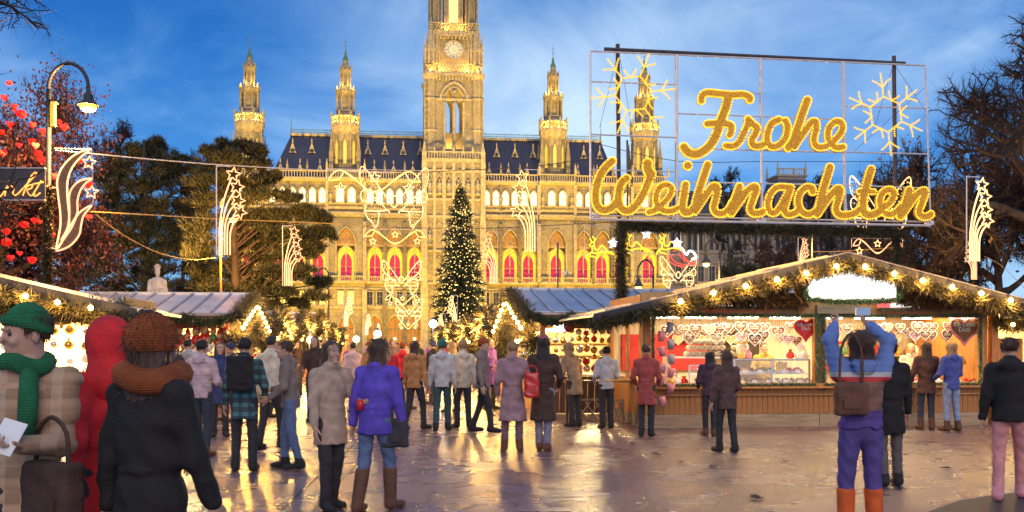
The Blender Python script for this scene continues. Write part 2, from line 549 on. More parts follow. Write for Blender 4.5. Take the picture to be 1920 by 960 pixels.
def pinn(mb, x, y, z0, z1, w):
    """little gothic pinnacle"""
    h = z1 - z0
    mb.box(x-w/2, x+w/2, y-w/2, y+w/2, z0, z0 + h*.45)
    mb.lathe([(w*.75, 0), (w*.62, h*.06), (w*.12, h*.48), (w*.22, h*.5), (w*.02, h*.55)], 4, (x, y, z0 + h*.45), 0, PI/4)

# ---- heights of the main front
Z_G, Z_B, Z_A, Z_F, Z_L, Z_W, Z_E = 0.0, 9.3, 14.5, 27.0, 30.0, 35.0, 36.6
tb = [HS(466), HS(649), HS(1043), HS(1216)]
TW = 3.75
mt0, mt1 = HS(796), HS(903)
spans = [(tb[0]+TW, tb[1]-TW), (tb[1]+TW, mt0), (mt1, tb[2]-TW), (tb[2]+TW, tb[3]-TW)]
bays = []
for a, b in spans:
    w = (b - a) / 3
    bays += [(a + w*i, a + w*(i+1), 0.0, 'wing') for i in range(3)]
bays += [(t - TW, t + TW, -1.0, 'tower') for t in tb]
# shared window meshes (origin at the middle of the sill)
def make_arcade(hw):
    st = MB()
    # lower arch frame, mullion, tracery rose
    archring(st, -hw*.86, hw*.86, 0, 5.2, 7.2, .16, .35, .6)
    st.box(-.1, .1, .3, .62, 0, 6.9)
    for a in (-1, 1):
        archring(st, min(a*.08, a*hw*.84), max(a*.08, a*hw*.84), 3.9, 5.0, 6.4, .09, .32, .55)
    cz = 8.9
    for k in range(8):
        a0, a1 = 2*PI*k/8, 2*PI*(k+1)/8
        st.tube([(1.15*math.cos(a0), .4, cz+1.15*math.sin(a0)), (1.15*math.cos(a1), .4, cz+1.15*math.sin(a1))], .1, 4)
    for k in range(4):
        a0 = PI/4 + PI/2*k
        st.tube([(.25*math.cos(a0), .4, cz+.25*math.sin(a0)), (1.1*math.cos(a0), .4, cz+1.1*math.sin(a0))], .08, 4)
    st.box(-hw, hw, .3, .6, 7.35, 7.6)
    room = MB(); archpanel(room, -hw, hw, 0, 5.2, 7.3, 1.6); tg = MB(); archpanel(tg, -hw, hw, 7.3, 7.6, 10.9, 1.58)
    cur = MB(); archpanel(cur, -hw*.62, hw*.62, .1, 4.0, 6.0, 1.5); None
    sash = MB(); sash.box(-.05, .05, 1.42, 1.48, .1, 5.8); sash.box(-hw*.62, hw*.62, 1.42, 1.47, 3.0, 3.12)
    return (st.mesh('arcade_window', M_trim), room.mesh('room_wall', M_room), cur.mesh('curtain', M_curtain), sash.mesh('sash', M_trim), tg.mesh('tracery_glass', mat('amber_tracery_glass', (.3,.14,.05), .4, .5, 1.5, em=(.9,.34,.02), ems=.38)))
def make_loggia(hw):
    st = MB(); archring(st, -hw, hw, 0, 2.0, 2.95, .2, -.12, .25)
    st.box(-hw-.25, hw+.25, -.2, .3, -.2, 0)
    pn = MB(); archpanel(pn, -hw, hw, 0, 2.0, 2.95, .4)
    br = MB(); br.box(-.04, .04, .3, .36, 0, 2.7); br.box(-hw, hw, .3, .35, 1.5, 1.58)
    return st.mesh('loggia_window', M_trim), pn.mesh('pane', M_winwhite), br.mesh('sash', M_trim)
def make_rect(hw, h, pm, name):
    st = MB(); st.box(-hw-.2, -hw, -.1, .4, -.2, h+.2); st.box(hw, hw+.2, -.1, .4, -.2, h+.2); st.box(-hw, hw, -.1, .4, h, h+.2); st.box(-hw-.3, hw+.3, -.2, .4, -.4, -.2)
    st.box(-hw, hw, .1, .4, -.2, 0)
    pn = MB(); pn.quad((-hw,.3,0),(hw,.3,0),(hw,.3,h),(-hw,.3,h))
    br = MB(); br.box(-.05,.05,.2,.28,0,h); br.box(-hw,hw,.2,.27,h*.62,h*.62+.1)
    return st.mesh(name, M_trim), pn.mesh('pane', pm), br.mesh('sash', M_dstone)
ARC = make_arcade(1.72); ARC_T = make_arcade(1.8); LOG = make_loggia(.62); LOG_T = make_loggia(.7)
RLIT = make_rect(.55, 2.6, M_winlit, 'ground_window'); RDRK = make_rect(.55, 2.6, M_glass, 'ground_window')
NM = {'arcade': ('arcade_window', 'room_wall', 'curtain', 'sash', 'tracery_glass'), 'loggia': ('loggia_window', 'pane', 'sash'), 'rect': ('ground_window', 'pane', 'sash')}
def win(kind, meshes, x, y, z, parent=None):
    o = put(NM[kind][0], meshes[0], parent or hall, (x, y, z))
    for n, m in zip(NM[kind][1:], meshes[1:]): put(n, m, o)
    return o
statue_mb = MB()
statue_mb.lathe([(.42,0),(.42,.2),(.34,.25),(.36,.9),(.3,1.35),(.36,1.65),(.3,1.9),(.1,2.0),(.1,2.08),(.17,2.2),(.16,2.35),(.04,2.46)], 8)
statue_mb.tube([(-.33,0,1.75),(-.4,-.1,1.3),(-.15,-.32,1.2)], .1, 5); statue_mb.tube([(.33,0,1.75),(.42,-.05,1.3),(.35,-.3,1.0)], .1, 5)
STAT = statue_mb.mesh('statue', M_trim, True)
wall = MB(); trim = MB(); bal = MB(); fr = MB()
for i, (a, b, y, kind) in enumerate(bays):
    c = (a + b) / 2; hw = 1.72 if kind == 'wing' else 1.8
    # ground arch
    archwall(wall, a, b, 0, Z_B, y, c-1.5, c+1.5, 0, 5.0, 7.7, 1.2)
    archring(trim, c-1.5, c+1.5, 0, 5.0, 7.7, .3, y-.15, y+.05)
    wall.quad((a,y,Z_B),(b,y,Z_B),(b,y,Z_A),(a,y,Z_A))
    archwall(wall, a, b, Z_A, Z_F, y, c-hw, c+hw, Z_A, Z_A+7.6, Z_A+10.9, 1.7)
    archring(trim, c-hw, c+hw, Z_A, Z_A+7.6, Z_A+10.9, .28, y-.22, y+.05)
    wall.quad((a,y,Z_F),(b,y,Z_F),(b,y,Z_E-1.6),(a,y,Z_E-1.6))
    # string courses
    trim.box(a, b, y-.35, y+.02, Z_B-.25, Z_B+.2); trim.box(a, b, y-.25, y+.02, Z_A-1.5, Z_A-1.2)
    trim.box(a, b, y-.9, y+.02, Z_A-.35, Z_A-.02); trim.box(a, b, y-.45, y+.02, 27.6, 28.0); trim.box(a, b, y-.7, y+.02, 28.0, 28.5)
    trim.box(a, b, y-.5, y+.02, Z_L-.9, Z_L-.6); trim.box(a, b, y-.55, y+.02, Z_E-1.9, Z_E-1.55); trim.box(a, b, y-.8, y+.05, Z_E-1.55, Z_E-1.25)
    balus(bal, a+.3, b-.3, y-.75, Z_A, Z_A+1.1); balus(bal, a+.3, b-.3, y-.4, Z_L-.6, Z_L+.25, .36)
    balus(bal, a, b, y-.55, Z_E-1.25, Z_E+.25, .5)
    n = int((b-a)/.62)
    for k in range(n):       # frieze roundels under the cornice
        x = a + (b-a)*(k+.5)/n
        fr.lathe([(.2,0),(.2,.12)], 6, (x, y-.02, 27.15))
    # buttress strips between the bays
    for x in (a, b):
        trim.box(x-.35, x+.35, y-.55, y+.05, Z_A+.0, 26.6); trim.box(x-.45, x+.45, y-.7, y+.05, 0, Z_A-1.55)
        trim.box(x-.3, x+.3, y-.42, y+.03, 28.55, Z_E-1.95)
        pinn(trim, x, y-.6, Z_E+.1, Z_E+2.6, .42)
        for zz in (17.5, 20.5, 23.5): trim.box(x-.42, x+.42, y-.62, y-.5, zz, zz+.25)
    win('arcade', ARC if kind == 'wing' else ARC_T, c, y, Z_A)
    for d in (-1, 1):
        win('loggia', LOG if kind == 'wing' else LOG_T, c + d*(.98 if kind == 'wing' else 1.15), y - .43, Z_L + .45)
        lit = (kind == 'tower' and i in (13,)) or (kind == 'wing' and i in (0, 1, 2))
        win('rect', RLIT if lit else RDRK, c + d*1.0, y-.33, 9.9)
        if kind == 'tower': put('statue', STAT, hall, (c + d*3.0, y-.5, Z_L + .3))
    if kind == 'wing': put('statue', STAT, hall, (a, y-.65, Z_L + .35), sc=.95)
    if kind == 'tower':
        wall.quad((a,y,0),(a,0.5,0),(a,0.5,Z_E-1.6),(a,y,Z_E-1.6)); wall.quad((b,y,0),(b,0.5,0),(b,0.5,Z_E-1.6),(b,y,Z_E-1.6))
wall.box(HS(432), HS(1250), 1.75, 40, 0, Z_E-1.7)
wall.obj('front_wall', M_stone, hall)
trim.obj('stone_moulding', M_trim, hall)
tag(bal.obj('balustrade', M_trim, hall), kind='stuff')
tag(fr.obj('frieze', M_dstone, hall), kind='stuff')
# lit doorways behind the ground arches
for a, b, y, kind in bays:
    c = (a+b)/2
    d = MB(); archpanel(d, -1.5, 1.5, 0, 5.0, 7.7, 0)
    o = d.obj('doorway', mat('doorway_glow', (.25,.12,.04), .6, .5, 1.2, em=(.9,.30,.02), ems=.30), hall, (c, y+1.15, 0))
    g = MB(); g.box(-.07,.07,-.2,-.05,0,7.4); g.box(-1.5,1.5,-.2,-.06,4.9,5.1); g.box(-.8,-.7,-.15,-.05,0,5); g.box(.7,.8,-.15,-.05,0,5)
    g.obj('door_frame', M_dstone, o)
    q = MB(); q.ball((0,0,0), .28, 8, 6); q.obj('lantern', glow('lantern_glow', (1.0,.7,.25), 6), o, (0,-.5,3.0))
# ---- roof
e0, e1, r0, r1 = HS(506), HS(1160), HS(545, 10), HS(1128, 10)
zE, zR = Z_E-.9, 46.0
rf = MB()
A = [(e0,1.2,zE),(e1,1.2,zE),(e1,30,zE),(e0,30,zE)]; B = [(r0,10.5,zR),(r1,10.5,zR),(r1,20,zR),(r0,20,zR)]
rf.add(A+B, [(0,1,5,4),(1,2,6,5),(2,3,7,6),(3,0,4,7),(4,5,6,7)])
roof = rf.obj('roof', M_slate, hall)
cr_ = MB()
cr_.box(r0-.2, r1+.2, 10.2, 10.6, zR, zR+.5)
cr_.obj('ridge_cornice', M_trim, roof)
cb = MB()
x = r0
while x < r1:
    cb.box(x-.04, x+.04, 10.36, 10.44, zR+.5, zR+1.5); x += .42
cb.box(r0, r1, 10.35, 10.45, zR+.72, zR+.82); cb.box(r0, r1, 10.35, 10.45, zR+1.25, zR+1.35)
for x in (r0+.1, r1-.1): cb.tube([(x,10.4,zR+.5),(x,10.4,zR+4.2)], [.12,.03], 5); 
tag(cb.obj('cresting', M_copper, roof), kind='stuff')
dm = MB()
dm.add([(-.55,-.1,0),(.55,-.1,0),(0,-.1,1.7),(-.55,1.4,0),(.55,1.4,0),(0,1.4,1.7)], [(0,1,2),(0,2,5,3),(1,4,5,2),(3,5,4)])
dm.prism([(-.75,-.1),(-.5,-.1),(0,1.55),(.5,-.1),(.75,-.1),(0,2.15)], -.22, -.12)
dm.lathe([(.12,0),(.2,.15),(.08,.3),(.16,.5),(.02,.9)], 5, (0,-.16,2.1))
dm.box(-.3,.3,-.16,-.105,.1,.75, 1)
DM = dm.mesh('dormer', [M_trim, M_black])
slope = (10.5-1.2)/(zR-zE)
for zz, pxs in ((zE+1.0, [526,563,600,702,738,774,917,953,988,1083,1119,1150]), (zE+6.0, [549,585,690,722,756,788,931,965,999,1062,1094,1124])):
    for p in pxs:
        d = 1.2 + (zz-zE)*slope
        put('dormer', DM, roof, (HS(p, d), d-.15, zz))
# ---- side turrets
def quatre(mb, r, z0, z1, n=8, rot=PI/8, th=.18):
    """pierced octagonal parapet"""
    mb.lathe([(r, 0), (r+.12, 0), (r+.12, .22), (r, .22)], n, (0,0,z0), 0, rot); mb.lathe([(r, 0), (r+.12, 0), (r+.12, .25), (r, .25)], n, (0,0,z1-.25), 0, rot)
    for k in range(n):
        a0 = rot + 2*PI*k/n; a1 = rot + 2*PI*(k+1)/n
        p0 = Vector((r*math.cos(a0), r*math.sin(a0), 0)); p1 = Vector((r*math.cos(a1), r*math.sin(a1), 0))
        mb.tube([(p0.x, p0.y, z0), (p0.x, p0.y, z1+.5)], .2, 4); mb.lathe([(.26,0),(.02,.6)], 4, (p0.x, p0.y, z1+.5))
        m = 3
        for j in range(m):
            q0 = p0.lerp(p1, j/m); q1 = p0.lerp(p1, (j+1)/m)
            mb.tube([(q0.x,q0.y,z0+.2),(q1.x,q1.y,z1-.2)], .09, 4, cap=False); mb.tube([(q0.x,q0.y,z1-.2),(q1.x,q1.y,z0+.2)], .09, 4, cap=False)
def stage(mb, r, z0, z1, n=8, col=.2, rot=PI/8, inner=.72, pin=True):
    h = z1 - z0
    mb.lathe([(r*inner, 0), (r*inner, h)], n, (0,0,z0), 0, rot)
    mb.lathe([(r*.95,0),(r*1.06,0),(r*1.06,.3),(r*.95,.4)], n, (0,0,z0), 0, rot)
    mb.lathe([(r*.9,0),(r*1.0,0),(r*1.12,.45),(r*1.12,.75),(r*.9,.8)], n, (0,0,z1-.75), 0, rot)
    for k in range(n):
        a = rot + 2*PI*k/n
        x, y = r*math.cos(a)*.96, r*math.sin(a)*.96
        mb.tube([(x,y,z0),(x,y,z1)], col, 5)
        if pin: mb.lathe([(col*1.2,0),(col*1.3,.35),(.03,1.3)], 4, (x*1.05,y*1.05,z1-.1))
        # pointed heads between columns
        a2 = rot + 2*PI*(k+1)/n
        x2, y2 = r*math.cos(a2)*.96, r*math.sin(a2)*.96
        mx_, my_ = (x+x2)/2, (y+y2)/2
        mb.add([(x,y,z1-.7),(mx_,my_,z1-.75),(x,y,z1-.7-h*.28)], [(0,1,2)]); mb.add([(x2,y2,z1-.7),(mx_,my_,z1-.75),(x2,y2,z1-.7-h*.28)], [(0,1,2)])
sl = MB()
for k in range(8):
    a = 2*PI*k/8
    u = Vector((-math.sin(a), math.cos(a), 0)); nrm = Vector((math.cos(a), math.sin(a), 0))
    pts = [(-.32,0),(-.32,4.0),(0,4.9),(.32,4.0),(.32,0)]
    sl.add([tuple(nrm*2.47 + u*p[0] + Vector((0,0,p[1]))) for p in pts], [(0,1,2,3,4)])
SLIT = sl.mesh('lit_slit', mat('turret_window', (.4,.28,.08), .4, .2, 2, em=(1,.6,.06), ems=.7))
def turret(x, d):
    b = MB()
    b.box(-3.4, 3.4, -3.2, 3.2, 33.5, 37.5)
    b.lathe([(2.75, 37.5),(2.75, 38.2),(2.6, 38.4),(2.6, 45.2)], 8, (0,0,0), 0, PI/8)
    for k in range(8):
        a = PI/8 + PI/4*k
        b.tube([(2.65*math.cos(a),2.65*math.sin(a),37.5),(2.65*math.cos(a),2.65*math.sin(a),45.0)], .22, 5)
    for sx in (-1, 1):
        for sy in (-1, 1): pinn(b, sx*2.75, sy*2.6, 37.5, 45.0, .85)
    for k in range(8):       # pointed hood moulds over the slits
        a = 2*PI*k/8; u = Vector((-math.sin(a), math.cos(a), 0)); nn = Vector((math.cos(a), math.sin(a), 0))
        b.tube([tuple(nn*2.5 + u*p + Vector((0,0,q))) for p, q in ((-.55,38.6),(-.55,43.0),(0,44.4),(.55,43.0),(.55,38.6))], .12, 4)
    t = b.obj('side_turret', M_stone, hall, (x, d, 0))
    put('lit_slit', SLIT, t, (0,0,38.8))
    g = MB(); g.lathe([(2.6,45.0),(2.7,45.2),(3.0,46.2),(3.1,46.4),(3.1,46.9),(2.0,46.95)], 8, (0,0,0), 0, PI/8)
    for k in range(16):
        a = 2*PI*k/16; g.box(2.75*math.cos(a)-.14, 2.75*math.cos(a)+.14, 2.75*math.sin(a)-.14, 2.75*math.sin(a)+.14, 45.3, 46.2)
    g.obj('corbel_ring', M_trim, t)
    q = MB(); quatre(q, 2.95, 46.9, 48.7); q.obj('parapet', M_trim, t)
    s1 = MB(); s1.lathe([(1.95,46.9),(1.95,49.6)], 8, (0,0,0), 0, PI/8); stage(s1, 1.9, 49.6, 54.0, 8, .26); s1.obj('belfry', M_stone, t)
    s2 = MB(); s2.lathe([(1.4,54),(1.25,54.8)], 8, (0,0,0), 0, PI/8); stage(s2, 1.12, 54.8, 58.4, 8, .17); s2.obj('lantern_stage', M_stone, t)
    c = MB(); c.lathe([(1.15,58.4),(.9,58.7),(.55,60.0),(.62,60.2),(.45,60.3)], 8, (0,0,0), 0, PI/8); c.obj('spirelet', M_stone, t)
    f = MB(); f.lathe([(.55,60.3),(.62,60.6),(.35,61.2),(.2,61.8),(.3,62.0),(.12,62.3),(.06,62.6)], 8); f.tube([(0,0,62.5),(0,0,65.6)], [.07,.02], 5); f.ball((0,0,63.3), .16, 6, 4); f.box(-.3,.3,-.03,.03,64.2,64.3)
    f.obj('finial', M_copper, t)
    for a in (-50, -130):
        lamp('POINT', 'gallery_lamp', HALL.w(x + 2.45*math.cos(R(a)), d + 2.45*math.sin(R(a)), 47.4), 900, (1,.6,.12), .25)
        lamp('POINT', 'gallery_lamp', HALL.w(x + 1.75*math.cos(R(a)), d + 1.75*math.sin(R(a)), 54.9), 260, (1,.6,.12), .2)
    return t
for p, d in ((468, 4), (648, 4), (1037, 4), (1208, 4)): turret(HS(p, d), d)
# ---- main tower
mtx = HS(850, 3)
tw = MB(); tt = MB()
# base in front of the block
archwall(tw, mt0, mt1, 0, 14.0, -1.6, mtx-2.2, mtx+2.2, 0, 6.5, 10.5, 1.4)
archring(tt, mtx-2.2, mtx+2.2, 0, 6.5, 10.5, .5, -1.9, -1.5)
tw.quad((mt0,-1.6,14),(mt1,-1.6,14),(mt1,-1.6,39.5),(mt0,-1.6,39.5))
for x in (mt0, mt1): tw.quad((x,-1.6,0),(x,8,0),(x,8,39.5),(x,-1.6,39.5))
for zz in (9.0, 14.0, 20.5, 27.5, 31.0, 36.8, 38.9): tt.box(mt0-.25, mt1+.25, -1.95, 9, zz, zz+.5)
nx = 6
for k in range(nx+1):
    x = mt0 + (mt1-mt0)*k/nx
    tt.box(x-.3, x+.3, -2.0, -1.55, 14.4, 38.8)
for lev, (zb, h) in enumerate(((15.0,4.6),(21.5,5.0),(31.9,4.4))):
    for k in range(nx):
        x = mt0 + (mt1-mt0)*(k+.5)/nx
        archring(tt, x-.55, x+.55, zb, zb+h*.7, zb+h, .14, -1.85, -1.6)
        if lev == 2 or (lev == 1 and k % 2 == 0): put('statue', STAT, hall, (x, -2.2, zb+.3), sc=1.25)
for x in (mt0-.1, mt1+.1):
    for zz0, zz1, w in ((0,14,1.5),(14,27,1.25),(27,39,1.0)): tt.box(x-w/2, x+w/2, -2.5, -1.5, zz0, zz1)
    pinn(tt, x, -2.0, 39, 43.0, .9)
tq = MB(); balus(tq, mt0, mt1, -1.9, 39.4, 41.0, .55, .2)
for k in range(7): pinn(tq, mt0+(mt1-mt0)*k/6, -1.9, 40.6, 42.4, .4)
tower = tw.obj('main_tower', M_stone, hall)
tt.obj('tower_moulding', M_trim, tower); tag(tq.obj('tower_balustrade', M_trim, tower), kind='stuff')
sh = MB(); sm = MB()
hw0 = 4.1; D0, D1 = 0.6, 10.0
def shaft_wall(y, mbx):
    for sx in (-1, 1):
        xa, xb = (mtx-hw0, mtx) if sx < 0 else (mtx, mtx+hw0)
        c = mtx + sx*1.02
        archwall(mbx, xa, xb, 39.4, 57.0, y, c-.68, c+.68, 42.0, 51.6, 54.3, 1.0)
shaft_wall(D0, sh); shaft_wall(D1, sh)
for x in (mtx-hw0, mtx+hw0): sh.quad((x,D0,39.4),(x,D1+1,39.4),(x,D1+1,57),(x,D0,57))
sh.box(mtx-3.6, mtx+3.6, D0+4.6, D0+5.0, 39.4, 46.2)
archring(sm, mtx-2.6, mtx+2.6, 52.0, 52.0, 55.4, .4, D0-.3, D0)
archring(sm, mtx-2.0, mtx+2.0, 42.0, 52.0, 54.7, .2, D0-.2, D0)
for s_ in (-1, 0, 1):
    sm.tube([(mtx+s_*2.0,D0-.15,42),(mtx+s_*2.0,D0-.15,51.6)], .26, 6)
sm.lathe([(.45,0),(.45,.3)], 8, (mtx,D0-.1,53.6))
# corner turrets of the shaft: clustered strips
for sx in (-1, 1):
    for y in (D0+.6, D1-.2):
        x = mtx + sx*4.7
        sh.lathe([(1.35,39.4),(1.35,57)], 8, (x,y,0), 0, PI/8)
        for k in range(8):
            a = PI/8 + PI/4*k
            sm.tube([(x+1.33*math.cos(a), y+1.33*math.sin(a), 39.6),(x+1.33*math.cos(a), y+1.33*math.sin(a), 57)], .17, 4)
        for zz in (45.5, 52.0): sm.lathe([(1.4,0),(1.6,0),(1.6,.35),(1.4,.4)], 8, (x,y,zz), 0, PI/8)
        sm.lathe([(1.4,0),(1.85,.8),(1.85,1.3),(1.3,1.35)], 8, (x,y,56.2), 0, PI/8)
        # upper turret with pinnacle beside the clock
        sh.lathe([(1.05,57.5),(1.05,62.0)], 8, (x*1.0,y,0), 0, PI/8)
        for k in range(8):
            a = PI/8 + PI/4*k; pinn(sm, x+1.25*math.cos(a), y+1.25*math.sin(a), 59.5, 66.0, .42)
        sm.lathe([(1.1,62),(1.3,62.3),(.9,64.2),(.25,68.5),(.05,69.5)], 8, (x,y,0), 0, PI/8)
sm.box(mtx-3.6, mtx+3.6, D0-.35, D0+.05, 51.9, 52.3)
for k in range(14): sm.box(mtx-4.4+k*.66, mtx-4.1+k*.66, D0-.5, D0+.1, 56.0, 57.0)
sm.box(mtx-4.5, mtx+4.5, D0-.7, D1+.9, 57.0, 57.5)
shaft = sh.obj('tower_shaft', M_stone, tower)
# clock stage
ck = MB()
ck.box(mtx-3.5, mtx+3.5, D0+1.2, D1-1, 57.5, 66.0); 
for sx in (-1, 1):
    ck.lathe([(1.5,57.5),(1.5,66)], 8, (mtx+sx*3.7, D0+1.9, 0), 0, PI/8)
    for k in range(8):
        a = PI/8+PI/4*k; sm.tube([(mtx+sx*3.7+1.5*math.cos(a), D0+1.9+1.5*math.sin(a), 57.5),(mtx+sx*3.7+1.5*math.cos(a), D0+1.9+1.5*math.sin(a), 66)], .14, 4)
    archpanel(ck, mtx+sx*3.7-.3, mtx+sx*3.7+.3, 58.6, 60.6, 61.6, D0+.38)
sm.box(mtx-5, mtx+5, D0+.2, D1-.2, 65.6, 66.2); 
for k in range(12): sm.box(mtx-4.4+k*.77, mtx-4.05+k*.77, D0+.1, D0+.5, 64.7, 65.6)
ck.obj('clock_stage', M_stone, tower)
pp = MB()
def parapet(mb, x0, x1, y, z0, z1, n):
    mb.box(x0,x1,y-.14,y+.14,z0,z0+.2); mb.box(x0,x1,y-.14,y+.14,z1-.22,z1)
    for k in range(n):
        a = x0+(x1-x0)*k/n; b = x0+(x1-x0)*(k+1)/n
        mb.tube([(a,y,z0+.2),(b,y,z1-.2)], .09, 4); mb.tube([(a,y,z1-.2),(b,y,z0+.2)], .09, 4)
parapet(pp, mtx-3.4, mtx+3.4, D0-.5, 57.5, 59.0, 9)
for sx in (-1,1): parapet(pp, mtx+sx*4.9-1.0, mtx+sx*4.9+1.0, D0-.75, 57.5, 59.0, 3)
parapet(pp, mtx-2.6, mtx+2.6, D0+.3, 66.2, 68.0, 7)
for sx in (-1,1): parapet(pp, mtx+sx*3.9-1.2, mtx+sx*3.9+1.2, D0+.1, 66.2, 68.0, 4)
tag(pp.obj('gallery_parapet', M_trim, tower), kind='stuff')
cz = 62.7; cy = D0+1.12
cl = MB(); cl.lathe([(1.72,0),(1.72,.06)], 32); 
clock = put('clock', cl.mesh('clock', M_clock), tower, (mtx, cy, cz), (R(90),0,0))
rg = MB()
rg.lathe([(1.72,-.02),(2.05,-.02),(2.05,.2),(1.72,.2)], 32, capt=False); rg.obj('clock_rim', M_trim, clock)
nm = MB()
for k in range(12):
    a = PI/6*k; wdt = .055 if k % 3 else .1
    u = Vector((math.cos(a), math.sin(a), 0)); v_ = Vector((-u.y, u.x, 0))
    pts = [u*1.18-v_*wdt, u*1.6-v_*wdt, u*1.6+v_*wdt, u*1.18+v_*wdt]
    nm.add([(p.x,p.y,.075) for p in pts], [(0,1,2,3)])
nm.tube([(1.08*math.cos(2*PI*k/32), 1.08*math.sin(2*PI*k/32), .08) for k in range(32)], .03, 4, closed=True)
nm.obj('numeral_ring', M_black, clock)
hd = MB()
for ang, L, w in ((R(-48), 1.35, .07), (R(128), .55, .09), (R(-40), .9, .1)):   # hands near twenty past four
    u = Vector((math.cos(ang), math.sin(ang), 0)); v_ = Vector((-u.y, u.x, 0))
    hd.add([tuple(q) for q in (-v_*w+Vector((0,0,.1+w/9)), v_*w+Vector((0,0,.1+w/9)), u*L+v_*.03+Vector((0,0,.1+w/9)), u*L-v_*.03+Vector((0,0,.1+w/9)))], [(0,1,2,3)])
hd.obj('clock_hands', M_gold, clock)
# top stage and spire
ts = MB()
ts.box(mtx-2.0, mtx+2.0, D0+1.8, D1-1.8, 66.2, 80)
archring(sm, mtx-.9, mtx+.9, 68.5, 76.5, 79, .3, D0+1.5, D0+1.8)
for sx in (-1, 1):
    for y in (D0+1.6, D1-1.6):
        stg = MB(); stage(stg, 1.25, 0, 9.5, 8, .22); 
        ts.add([(v[0]+mtx+sx*3.7, v[1]+y, v[2]+66.2) for v in stg.v], stg.f)
        ts.lathe([(1.35,0),(1.0,.6),(.1,6)], 8, (mtx+sx*3.7, y, 75.7), 0, PI/8)
ts.lathe([(3.0,80),(3.2,80.4),(2.4,82),(1.2,90),(.3,97),(.1,98)], 8, (mtx, 5.3, 0), 0, PI/8)
ts.obj('top_stage', M_stone, tower)
lp = MB(); archpanel(lp, mtx-.9, mtx+.9, 68.5, 76.5, 79, D0+1.76); lp.obj('lit_lancet', M_winlit, tower)
sm.obj('shaft_moulding', M_trim, tower)
for x_, y_, z_, e_ in ((-2.6,.35,58.3,800),(2.6,.35,58.3,800),(-4.9,-.5,58.0,500),(4.9,-.5,58.0,500),(-1.9,1.1,67,700),(1.9,1.1,67,700),(-4.4,.6,67,400),(4.4,.6,67,400)):
    lamp('POINT', 'gallery_lamp', HALL.w(mtx+x_, D0+y_, z_), e_, (1,.58,.10), .3)
lamp('POINT', 'belfry_lamp', HALL.w(mtx-1.6, D0+3.0, 41.0), 2500, (1,.62,.15), .4)
lamp('POINT', 'belfry_lamp', HALL.w(mtx, D0+2.6, 54.5), 900, (1,.62,.12), .3)
# ---- grey side wing on the right, unlit
wg = MB(); wt = MB(); wb = MB()
wd = 16.0; wx0, wx1 = HS(1240, wd), HS(1690, wd)
x = wx0; k = 0
while x < wx1 - 5:
    for c in (-1.35, 0, 1.35):
        pass
    wg.box(x, x+5.2, wd, wd+.8, 0, 23.4); wg.box(x, x+5.2, wd, wd+.8, 28.6, 30.2)
    for c0, c1 in ((0,.55),(4.65,5.2)): wg.box(x+c0, x+c1, wd, wd+.8, 23.4, 28.6)
    for c in (1.25, 2.6, 3.95):
        archring(wt, x+c-.42, x+c+.42, 23.4, 27.0, 28.1, .14, wd-.1, wd+.3)
        archwall(wg, x+c-.68, x+c+.68, 23.4, 28.6, wd+.02, x+c-.42, x+c+.42, 23.4, 27.0, 28.1, .5)
        p_ = MB(); archpanel(p_, -.42, .42, 0, 3.6, 4.7, 0); 
        if k == 0 and c == 1.25: LAN = p_.mesh('lancet_window', M_glass)
        put('lancet_window', LAN, hall, (x+c, wd+.5, 23.4))
    for c in (1.3, 3.9):
        o = win('rect', RDRK, x+c, wd-.33, 9.9); o.scale = (1.2,1,1.3)
        o = win('rect', RDRK, x+c, wd-.33, 16.2); o.scale = (1.2,1,1.3)
    wt.box(x, x+5.2, wd-.3, wd+.02, 22.6, 23.1); wt.box(x, x+5.2, wd-.35, wd+.02, 29.4, 30.2); wt.box(x, x+5.2, wd-.3, wd+.02, 14.6, 15.1)
    wt.box(x-.35, x+.35, wd-.5, wd+.02, 0, 29.2)
    balus(wb, x, x+5.2, wd-.1, 30.2, 31.6, .55)
    x += 5.2; k += 1
wxe = x
wg.box(wx0, wxe, wd+.85, wd+14, 0, 30)
wg.obj('side_wall', M_dstone, hall); wt.obj('side_moulding', M_dstone, hall); tag(wb.obj('side_balustrade', M_trim, hall), kind='stuff')
wr = MB()
wr.add([(wx0,wd+.4,30.2),(wxe,wd+.4,30.2),(wxe,wd+14,30.2),(wx0,wd+14,30.2),(wx0+3,wd+4.5,37.4),(wxe-3,wd+4.5,37.4),(wxe-3,wd+10,37.4),(wx0+3,wd+10,37.4)], [(0,1,5,4),(1,2,6,5),(2,3,7,6),(3,0,4,7),(4,5,6,7)])
side_roof = wr.obj('side_roof', M_slate, hall)
x = wx0 + 2.6
while x < wxe - 4:
    put('dormer', DM, side_roof, (x, wd+.9, 31.4), sc=1.2); x += 5.2
def pavilion(px, w0, zt, name='roof_pavilion'):
    c = HS(px, wd+5)
    m = MB(); h = zt - 31
    m.lathe([(w0*1.414, 30.5), (w0*1.414*.66, zt-2.2), (w0*1.414*.62, zt-2.0)], 4, (c, wd+5, 0), 0, PI/4)
    o = m.obj(name, M_slate, hall)
    q = MB(); q.box(c-w0*.62, c+w0*.62, wd+5-w0*.62, wd+5+w0*.62, zt-2.0, zt-1.3); q.box(c-w0*.68, c+w0*.68, wd+5-w0*.68, wd+5+w0*.68, zt-1.3, zt-.9)
    q.obj('pavilion_crown', M_dstone, o)
    b = MB(); balus(b, c-w0*.6, c+w0*.6, wd+5-w0*.6, zt-.9, zt+.7, .5)
    for sx in (-1,1):
        for sy in (-1,1): pinn(b, c+sx*w0*.62, wd+5+sy*w0*.62, zt-.9, zt+2.4, .4)
    tag(b.obj('pavilion_balustrade', M_trim, o), kind='stuff')
pavilion(1474, 5.4, 42.0); pavilion(1366, 4.6, 35.5)
